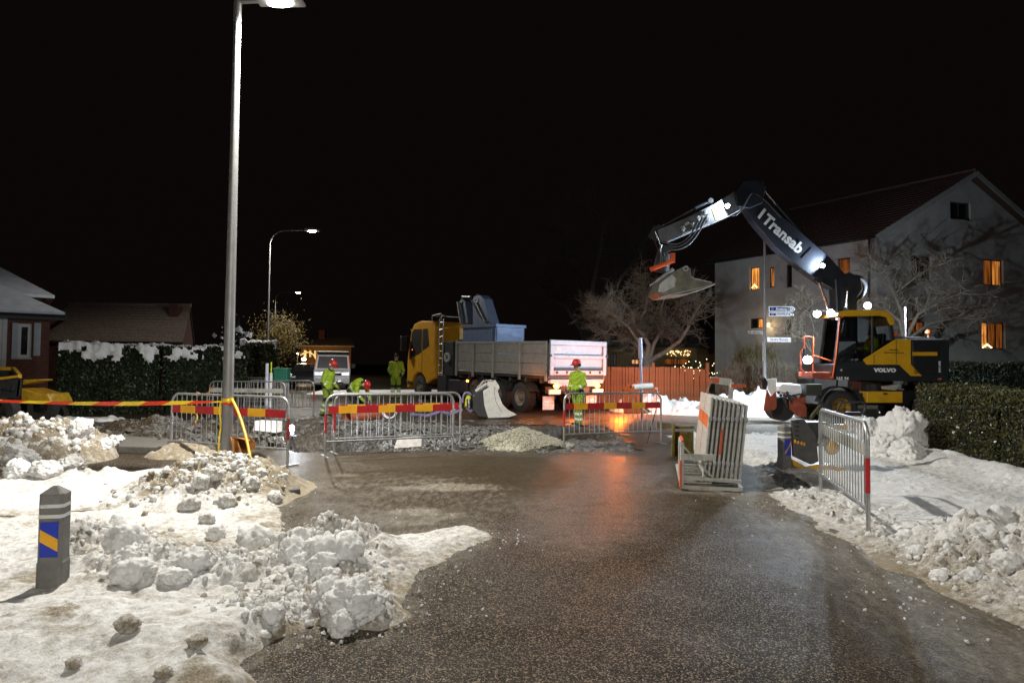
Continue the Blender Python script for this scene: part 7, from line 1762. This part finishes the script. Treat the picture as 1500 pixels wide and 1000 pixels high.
hedge('clipped_hedge', 'glossy olive hedge with lit top standing on the snowy footway', [(8.75, 13.6), (8.85, 11.6), (8.8, 8.6)], 1.5, 1.42, 1.12, 42000, .026, [leaf_o, leaf_o, leaf_d], 5)
hedge('clipped_hedge', 'dull dark hedge in front of the big house gable', [(14.8, 25.2), (24, 26.5)], 1.2, 2.0, 2.0, 22000, .055, [leaf_d, M('dull_leaf', (.05, .05, .03), .8, 0, .4)], 6)
# snow lying on the hedge: a lumpy sheet on top that sags over the front edge
def snow_caps(label, pts, h, width, seed, thr=.43, amp=.13):
    P = [Vector((*p, 0)) for p in pts]; L = [(b - a).length for a, b in zip(P[:-1], P[1:])]; T = sum(L); res = .045
    S_, W_ = np.meshgrid(np.arange(0, T, res), np.arange(-width / 2, width / 2 + .75, res)); fr = np.clip(W_ - width / 2, 0, 9)
    mask = fbm(S_ * 2.3, W_ * 2.3, seed, 5, .6) - thr - fr * .45 - .06 * (vnoise(S_ * .8, 0 * S_, seed + 3) - .5)
    t = np.sqrt(np.clip(mask, 0, 1)) * amp * 1.8 + (mask > 0) * (.07 * domes(S_, W_, 4.5, .7, seed) + .03 * domes(S_, W_, 11, .6, seed + 1))
    vs = []; idx = -np.ones(S_.shape, int)
    for (i_, j_), s_ in np.ndenumerate(S_):
        if mask[i_, j_] < -.03: continue
        ss = s_
        for a, b, l in zip(P[:-1], P[1:], L):
            if ss <= l or b is P[-1]: d = (b - a).normalized(); c = a + d * min(ss, l); break
            ss -= l
        nn = Vector((d.y, -d.x, 0)); w_ = W_[i_, j_]; f_ = fr[i_, j_]; tt_ = t[i_, j_] - .03
        p_ = c + nn * (min(w_, width / 2) + (tt_ * .8 if f_ > 0 else 0)) + Vector((0, 0, h - f_ + (tt_ if f_ == 0 else tt_ * max(.2, 1 - f_ * 6))))
        idx[i_, j_] = len(vs); vs.append(p_)
    fs = []
    for i_ in range(S_.shape[0] - 1):
        for j_ in range(S_.shape[1] - 1):
            q = (idx[i_, j_], idx[i_ + 1, j_], idx[i_ + 1, j_ + 1], idx[i_, j_ + 1])
            if min(q) >= 0: fs.append(q)
    m = MB(); m.add(vs, fs); return m.build('hedge_snow', clean_snow, None, 80, 0, label, kind='stuff')
snow_caps('clumps of snow lying on top of the tall dark hedge', HXY, 2.14, 1.25, 5)
snow_caps('thin snow clumps on the hedge beyond the corner', [(-10.9, 27.5), (-9.6, 27.9)], 2.5, 1.4, 9, .5, .10)
scatter_crumbs('hedge_snow', [(8.05, 12.2, .08, .9), (8.05, 10.2, .08, .9), (8.3, 13.7, .3, .1)], 45, (.008, .03), clean_snow, 'bits of snow caught in the glossy olive hedge', 9, zfun=lambda x, y: .45 + .35 * abs(math.sin(x * 91 + y * 37)))
# twiggy bare hedge by the sign post
def twig_hedge(label, c, size, n, seed, mat=twig_m, lean=.35, tall=.5):
    q = random.Random(seed); m = MB()
    for i in range(n):
        x, y = q.uniform(-.5, .5) * size[0], q.uniform(-.5, .5) * size[1]; edge = 1 - .25 * abs(2 * x / size[0]) ** 3
        z = q.random() * size[2] * edge * .9; L = q.uniform(.15, tall)
        d = Vector((q.gauss(0, lean), q.gauss(0, lean), 1)).normalized(); p = Vector(c) + Vector((x, y, z)); b = p + d * L + Vector((q.gauss(0, .05), q.gauss(0, .05), 0))
        m.tube([p, p.lerp(b, .5) + Vector((q.gauss(0, .02), q.gauss(0, .02), 0)), b], [.009, .007, .003], 3, caps=False)
    t = thing('bare_hedge', label, 'hedge', c); m.build('twigs', mat, t); return t
c = at(1120, 560, 27.3); twig_hedge('twiggy leafless hedge behind the sign post', (c.x + .0, 27.3, hz(c.x, 27.3)), (3.4, 1.2, 1.75), 6500, 4)
c = at(1150, 560, 25.0); twig_hedge('lower leafless hedge beside the excavator blade', (c.x, 25.4, hz(c.x, 25)), (1.6, .8, 1.2), 2200, 5)
c = at(1112, 500, 27.8); twig_hedge('yellowish thicket behind the white street name plate', (c.x, 28.2, hz(c.x, 28)), (1.8, .8, 2.6), 1800, 6, M('yellow_twig', (.16, .13, .04), .8, 0, .3))

# ------------------------------------------------------------------ trees
bark = M('grey_bark', (.20, .165, .125), .85, 0, .3, 9, bmp=.02, bscale=24)
def tree(name, label, base, limbs, twigs, seed, barkm=bark, twigm=twig_m, trunk=None, r_tr=.16, levels=(26, 7), spread=.7, tl=.55, up=.25, group=None, droop=0.0):
    """trunk and traced main limbs, side branches grown from them, fine twigs at the ends"""
    q = random.Random(seed); t = thing(name, label, 'tree', base, group=group)
    m = MB(); ends = []
    if trunk: m.tube(trunk, [r_tr * (1 - .3 * i / (len(trunk) - 1)) for i in range(len(trunk))], 10)
    for pts, r0 in limbs: m.tube(pts, [max(.012, r0 * (1 - .75 * i / (len(pts) - 1))) for i in range(len(pts))], 8)
    m.build('trunk', barkm, t, 60)
    mc = MB()
    def grow(p, d, L, r, lev):
        n = 3; pts = [p.copy()]; dd = d.copy()
        for k in range(n):
            dd = (dd + Vector((q.gauss(0, .28), q.gauss(0, .28), q.gauss(0, .22) + up * .2 - droop))).normalized(); pts.append(pts[-1] + dd * L / n)
        mc.tube(pts, [r * (1 - .8 * i / n) for i in range(n + 1)], 4 if lev == 0 else 3, caps=False)
        if lev < 2:
            for k in range(levels[1] if lev == 0 else 4):
                f = q.uniform(.2, 1); i = min(int(f * n), n - 1); o = pts[i].lerp(pts[i + 1], f * n - i)
                sd = Vector((q.gauss(0, 1), q.gauss(0, 1), q.gauss(0, .8) + up)).normalized()
                grow(o, (dd * .5 + sd).normalized(), L * q.uniform(.45, .75), r * .5, lev + 1)
    for pts, r0 in limbs:
        for k in range(levels[0]):
            f = q.uniform(.3, 1) * (len(pts) - 1); i = min(int(f), len(pts) - 2); o = Vector(pts[i]).lerp(Vector(pts[i + 1]), f - i)
            along_ = (Vector(pts[i + 1]) - Vector(pts[i])).normalized(); sd = Vector((q.gauss(0, 1), q.gauss(0, 1), q.gauss(0, .7) + up)).normalized()
            grow(o, (along_ * .5 + sd * spread).normalized(), tl * q.uniform(.7, 1.5), .022, 0)
    mc.build('crown', twigm, t)
    return t
TY = 30.0
def tpx(*l): return [at(x, y, TY + dy) for x, y, dy in l]
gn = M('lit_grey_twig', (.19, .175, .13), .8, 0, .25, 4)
tree('gnarled_tree', 'gnarled old fruit tree with bare spreading crown behind the picket fence', (at(948, 560, TY).x, TY, hz(6, TY)),
     [(tpx((948, 535, 0), (940, 512, 0), (925, 500, .2), (905, 490, .4), (880, 488, .6)), .12), (tpx((946, 530, 0), (950, 505, 0), (942, 490, -.2), (930, 478, -.3), (925, 455, -.5), (905, 435, -.6)), .13), (tpx((950, 530, 0), (957, 505, .2), (965, 490, .3), (975, 480, .4), (968, 455, .6), (975, 430, .8)), .11),
      (tpx((952, 528, 0), (975, 515, -.3), (995, 500, -.4), (1008, 480, -.6), (1012, 468, -.7), (1030, 440, -.9)), .12), (tpx((935, 500, -.2), (920, 478, -.8), (900, 462, -1.2), (880, 450, -1.5)), .07), (tpx((966, 488, .3), (985, 460, 1), (1000, 440, 1.3), (1012, 425, 1.5)), .06), (tpx((930, 478, -.3), (945, 455, -.2), (950, 430, 0), (940, 412, 0)), .06), (tpx((905, 490, .4), (885, 470, .6), (868, 455, .8)), .05)],
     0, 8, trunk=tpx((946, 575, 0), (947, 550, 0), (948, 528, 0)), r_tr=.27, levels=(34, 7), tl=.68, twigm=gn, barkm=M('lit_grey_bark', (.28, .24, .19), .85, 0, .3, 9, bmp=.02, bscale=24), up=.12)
TY = 27.0
tree('fruit_tree', 'dark leafless fruit tree spreading in front of the big house', (at(1325, 560, TY).x, TY, hz(15, TY)),
     [(tpx((1325, 500, 0), (1318, 470, 0), (1295, 450, .2), (1262, 440, .3)), .09), (tpx((1325, 500, 0), (1322, 460, 0), (1310, 430, .2), (1300, 405, .3), (1275, 395, .4)), .10), (tpx((1327, 495, 0), (1345, 460, -.2), (1380, 440, -.3), (1420, 425, -.4)), .09), (tpx((1326, 500, 0), (1360, 475, .3), (1400, 465, .4), (1440, 470, .6)), .08), (tpx((1310, 430, .2), (1330, 415, .2), (1350, 400, .2), (1375, 385, .2)), .06)],
     0, 12, trunk=tpx((1325, 560, 0), (1326, 530, 0), (1325, 498, 0)), r_tr=.17, levels=(20, 6), tl=.85, up=.1)
TY = 26.0
tree('shrub_tree', 'thin leafless shrub branching beside the blue direction signs', (at(1190, 560, TY).x, TY, hz(11, TY)),
     [(tpx((1190, 520, 0), (1180, 490, 0), (1165, 470, 0), (1150, 448, 0)), .04), (tpx((1190, 520, 0), (1192, 480, .2), (1185, 455, .2), (1175, 440, .3)), .04), (tpx((1190, 520, 0), (1175, 495, -.2), (1150, 490, -.3)), .035)], 0, 13, trunk=tpx((1190, 560, 0), (1190, 518, 0)), r_tr=.07, levels=(14, 5), tl=.6, up=.2)
TY = 48.0
tree('tall_tree', 'tall dim leafless tree behind the gnarled one', (at(860, 560, TY).x, TY, hz(5, TY)),
     [(tpx((862, 480, 0), (850, 430, 0), (830, 380, 0), (810, 340, 0)), .22), (tpx((862, 480, 0), (868, 420, 0), (880, 360, 0), (885, 320, 0)), .24), (tpx((864, 470, 0), (900, 420, 0), (930, 380, 0), (950, 345, 0)), .2), (tpx((862, 500, 0), (830, 450, 0), (800, 430, 0), (785, 410, 0)), .15)], 0, 15, trunk=tpx((862, 560, 0), (862, 520, 0), (863, 475, 0)), r_tr=.4, levels=(26, 6), tl=2.0, up=.4, twigm=M('dark_twig', (.07, .06, .05), .9), barkm=M('dark_bark', (.08, .07, .06), .9))
TY = 33.5
leaf_y = M('lamp_yellow_leaf', (.20, .14, .03), .7, 0, .45, 4)  # the lamp's yellow light is put into the leaf colour
yb = tree('lamplit_shrub', 'shrub with leaves tinted yellow for the bent-arm street lamp above', (at(405, 545, TY).x, TY, hz(-11, TY)),
     [(tpx((405, 530, 0), (400, 500, 0), (395, 475, 0)), .05), (tpx((405, 530, 0), (412, 500, .2), (415, 478, .3)), .05), (tpx((405, 530, 0), (425, 505, .2), (430, 490, .3)), .04)], 0, 17, trunk=tpx((405, 555, 0), (405, 528, 0)), r_tr=.07, levels=(14, 5), tl=.55, up=.3)
cc = at(408, 497, TY)
leaves(4200, lambda q: cc + Vector((q.normal() * .55, q.normal() * .5, q.normal() * .55)), .05, 8).build('foliage', leaf_y, yb)
# conifer with snow
TY = 28.5; cn = thing('conifer', 'dark little conifer dusted with snow behind the hedge', 'tree', (at(347, 540, TY).x, TY, hz(-11, TY)))
c = at(347, 470, TY); zb = hz(-11, TY)
m = MB(); m.tube([(c.x, TY, zb), (c.x, TY, c.z)], [.1, .02], 8); m.build('trunk', bark, cn, 50)
def cs(q): f = q.random() ** .6; r = .95 * f; a = q.random() * 6.28; rr_ = r * q.random() ** .4; return Vector((c.x + rr_ * math.cos(a), TY + rr_ * math.sin(a), c.z + .25 - f * (c.z - .3)))
leaves(9000, cs, .07, 9).build('crown', leaf_d, cn)
scatter_crumbs('conifer_snow', [(c.x + .2, TY - .55, .35, .15), (c.x - .3, TY - .6, .2, .15), (c.x + .7, TY - .6, .25, .1)], 46, (.03, .17), clean_snow, 'snow clumps caught on the little conifer', 10, zfun=lambda x, y: c.z - .15 - abs(math.sin(x * 77 + y * 13)) * 1.1 - abs(x - c.x) * .5)
# fairy-lit bush by the fence end
fb = thing('lit_bush', 'small bush wound with fairy lights at the fence end', 'bush', (at(1018, 560, 29).x, 29, hz(8, 29)))
c = at(1020, 543, 29); leaves(1600, lambda q: c + Vector((q.normal() * .28, q.normal() * .25, q.normal() * .22)), .04, 10).build('foliage', leaf_d, fb)
m = MB(); q = random.Random(5)
for k in range(60): m.ball(c + Vector((q.gauss(0, .30), -.3 + q.gauss(0, .12), q.gauss(0, .2))), .018, 6, 4)
for k in range(14): m.ball(at(q.uniform(988, 1008), q.uniform(535, 548), 28.5), .016, 6, 4)
m.build('fairy_lights', EM('fairy_white', (1, .78, .45), 5.0), fb, 60)

# ------------------------------------------------------------------ yellow dumper and sand at the left edge
DYY = 17.2; du = thing('dumper_skip', 'black dumper skip with yellow rim at the brick house', 'dumper', (at(5, 590, DYY).x, DYY + .8, 0))
dy_ = M('dumper_yellow', (.52, .30, .02), .5, 0, .2, 5, dirt=.25)
m = MB(); A_ = [at(-70, 575, DYY), at(30, 568, DYY), at(31, 548, DYY), at(-70, 562, DYY)]
m.prism([at(-70, 580, DYY), at(27, 580, DYY), at(30, 556, DYY), at(18, 552, DYY), at(-70, 568, DYY)], (0, .06, 0)); m.prism([at(27, 580, DYY), at(30, 556, DYY), at(20, 540, DYY + 1.6), at(17, 570, DYY + 1.6)], (-.05, 0, 0)); m.prism([at(-70, 570, DYY + 1.6), at(18, 570, DYY + 1.6), at(20, 541, DYY + 1.6), at(-70, 541, DYY + 1.6)], (0, .05, 0)); m.prism([at(-70, 580, DYY), at(27, 580, DYY), at(17, 572, DYY + 1.6), at(-70, 572, DYY + 1.6)], (0, 0, -.05))
m.build('skip', steel_dark, du)
m = MB(); m.beam(at(-70, 563, DYY), at(29, 551, DYY), .07, .07); m.beam(at(29, 551, DYY), at(20, 540, DYY + 1.6), .09, .1); m.beam(at(-70, 540, DYY + 1.6), at(20, 540, DYY + 1.6), .07, .1); m.build('rim', dy_, du, None, .01)
m = MB()
for k in range(3): q_ = at(6 + 6 * k, 568, DYY - .02); m.box(q_, (.06, .04, .06 + .04 * k))
m.build('bracket', steel_dark, du)
for s in (0, 1.5):
    m = MB(); m.ring((at(0, 600, DYY).x, DYY + .1 + s, .38), (0, 1, 0), [(-.14, .2), (-.14, .36), (.14, .36), (.14, .2)], 24); m.build('wheel', rubber, du, 40)
t = thing('digger_bucket', 'yellow loader shovel lowered on the snow by the hedge', 'shovel', (at(55, 590, 18.6).x, 18.6, 0))
m = MB(); m.prism([at(30, 568, 18.6), at(60, 577, 18.6), at(70, 576, 18.6), at(77, 590, 18.6), at(66, 592, 18.6), at(30, 590, 18.6)], (0, .9, 0)); m.build('shell', dy_, t, None, .03)
m = MB(); m.prism([at(32, 564, 18.8), at(61, 557, 18.8), at(59, 555, 18.8), at(33, 556, 18.8)], (0, .5, 0)); m.build('arm', dy_, t, None, .02)
for i, (x, y, w_, h_) in enumerate(((50, 612, 60, 34), (18, 612, 40, 24), (75, 612, 30, 22))):
    g = G(x, y); s = g.y / FPX; chunk('soil_clod', (g.x, g.y + .2, .12), (w_ * s / 2, w_ * s / 2.4, h_ * s / 1.5), 'grey frozen soil heap under the yellow loader shovel', 140 + i, 'frozen soil heaps', mat=soil)['category'] = 'soil heap'
def lt(X, Y):
    d = seg_dist(X, Y, [(-15, 19.5), (-11.6, 19.6)]); a = np.clip(1 - d / .5, 0, 1) * .12
    return -.05 + a + (a > 0) * .12 * domes(X, Y, 4, .6, 95)
snow_sheet('snow_bank', -16, -10.5, 18.5, 20.8, .06, lt, lambda X, Y: .1 + 0 * X, 'thin white snow strip along the foot of the tall dark hedge')
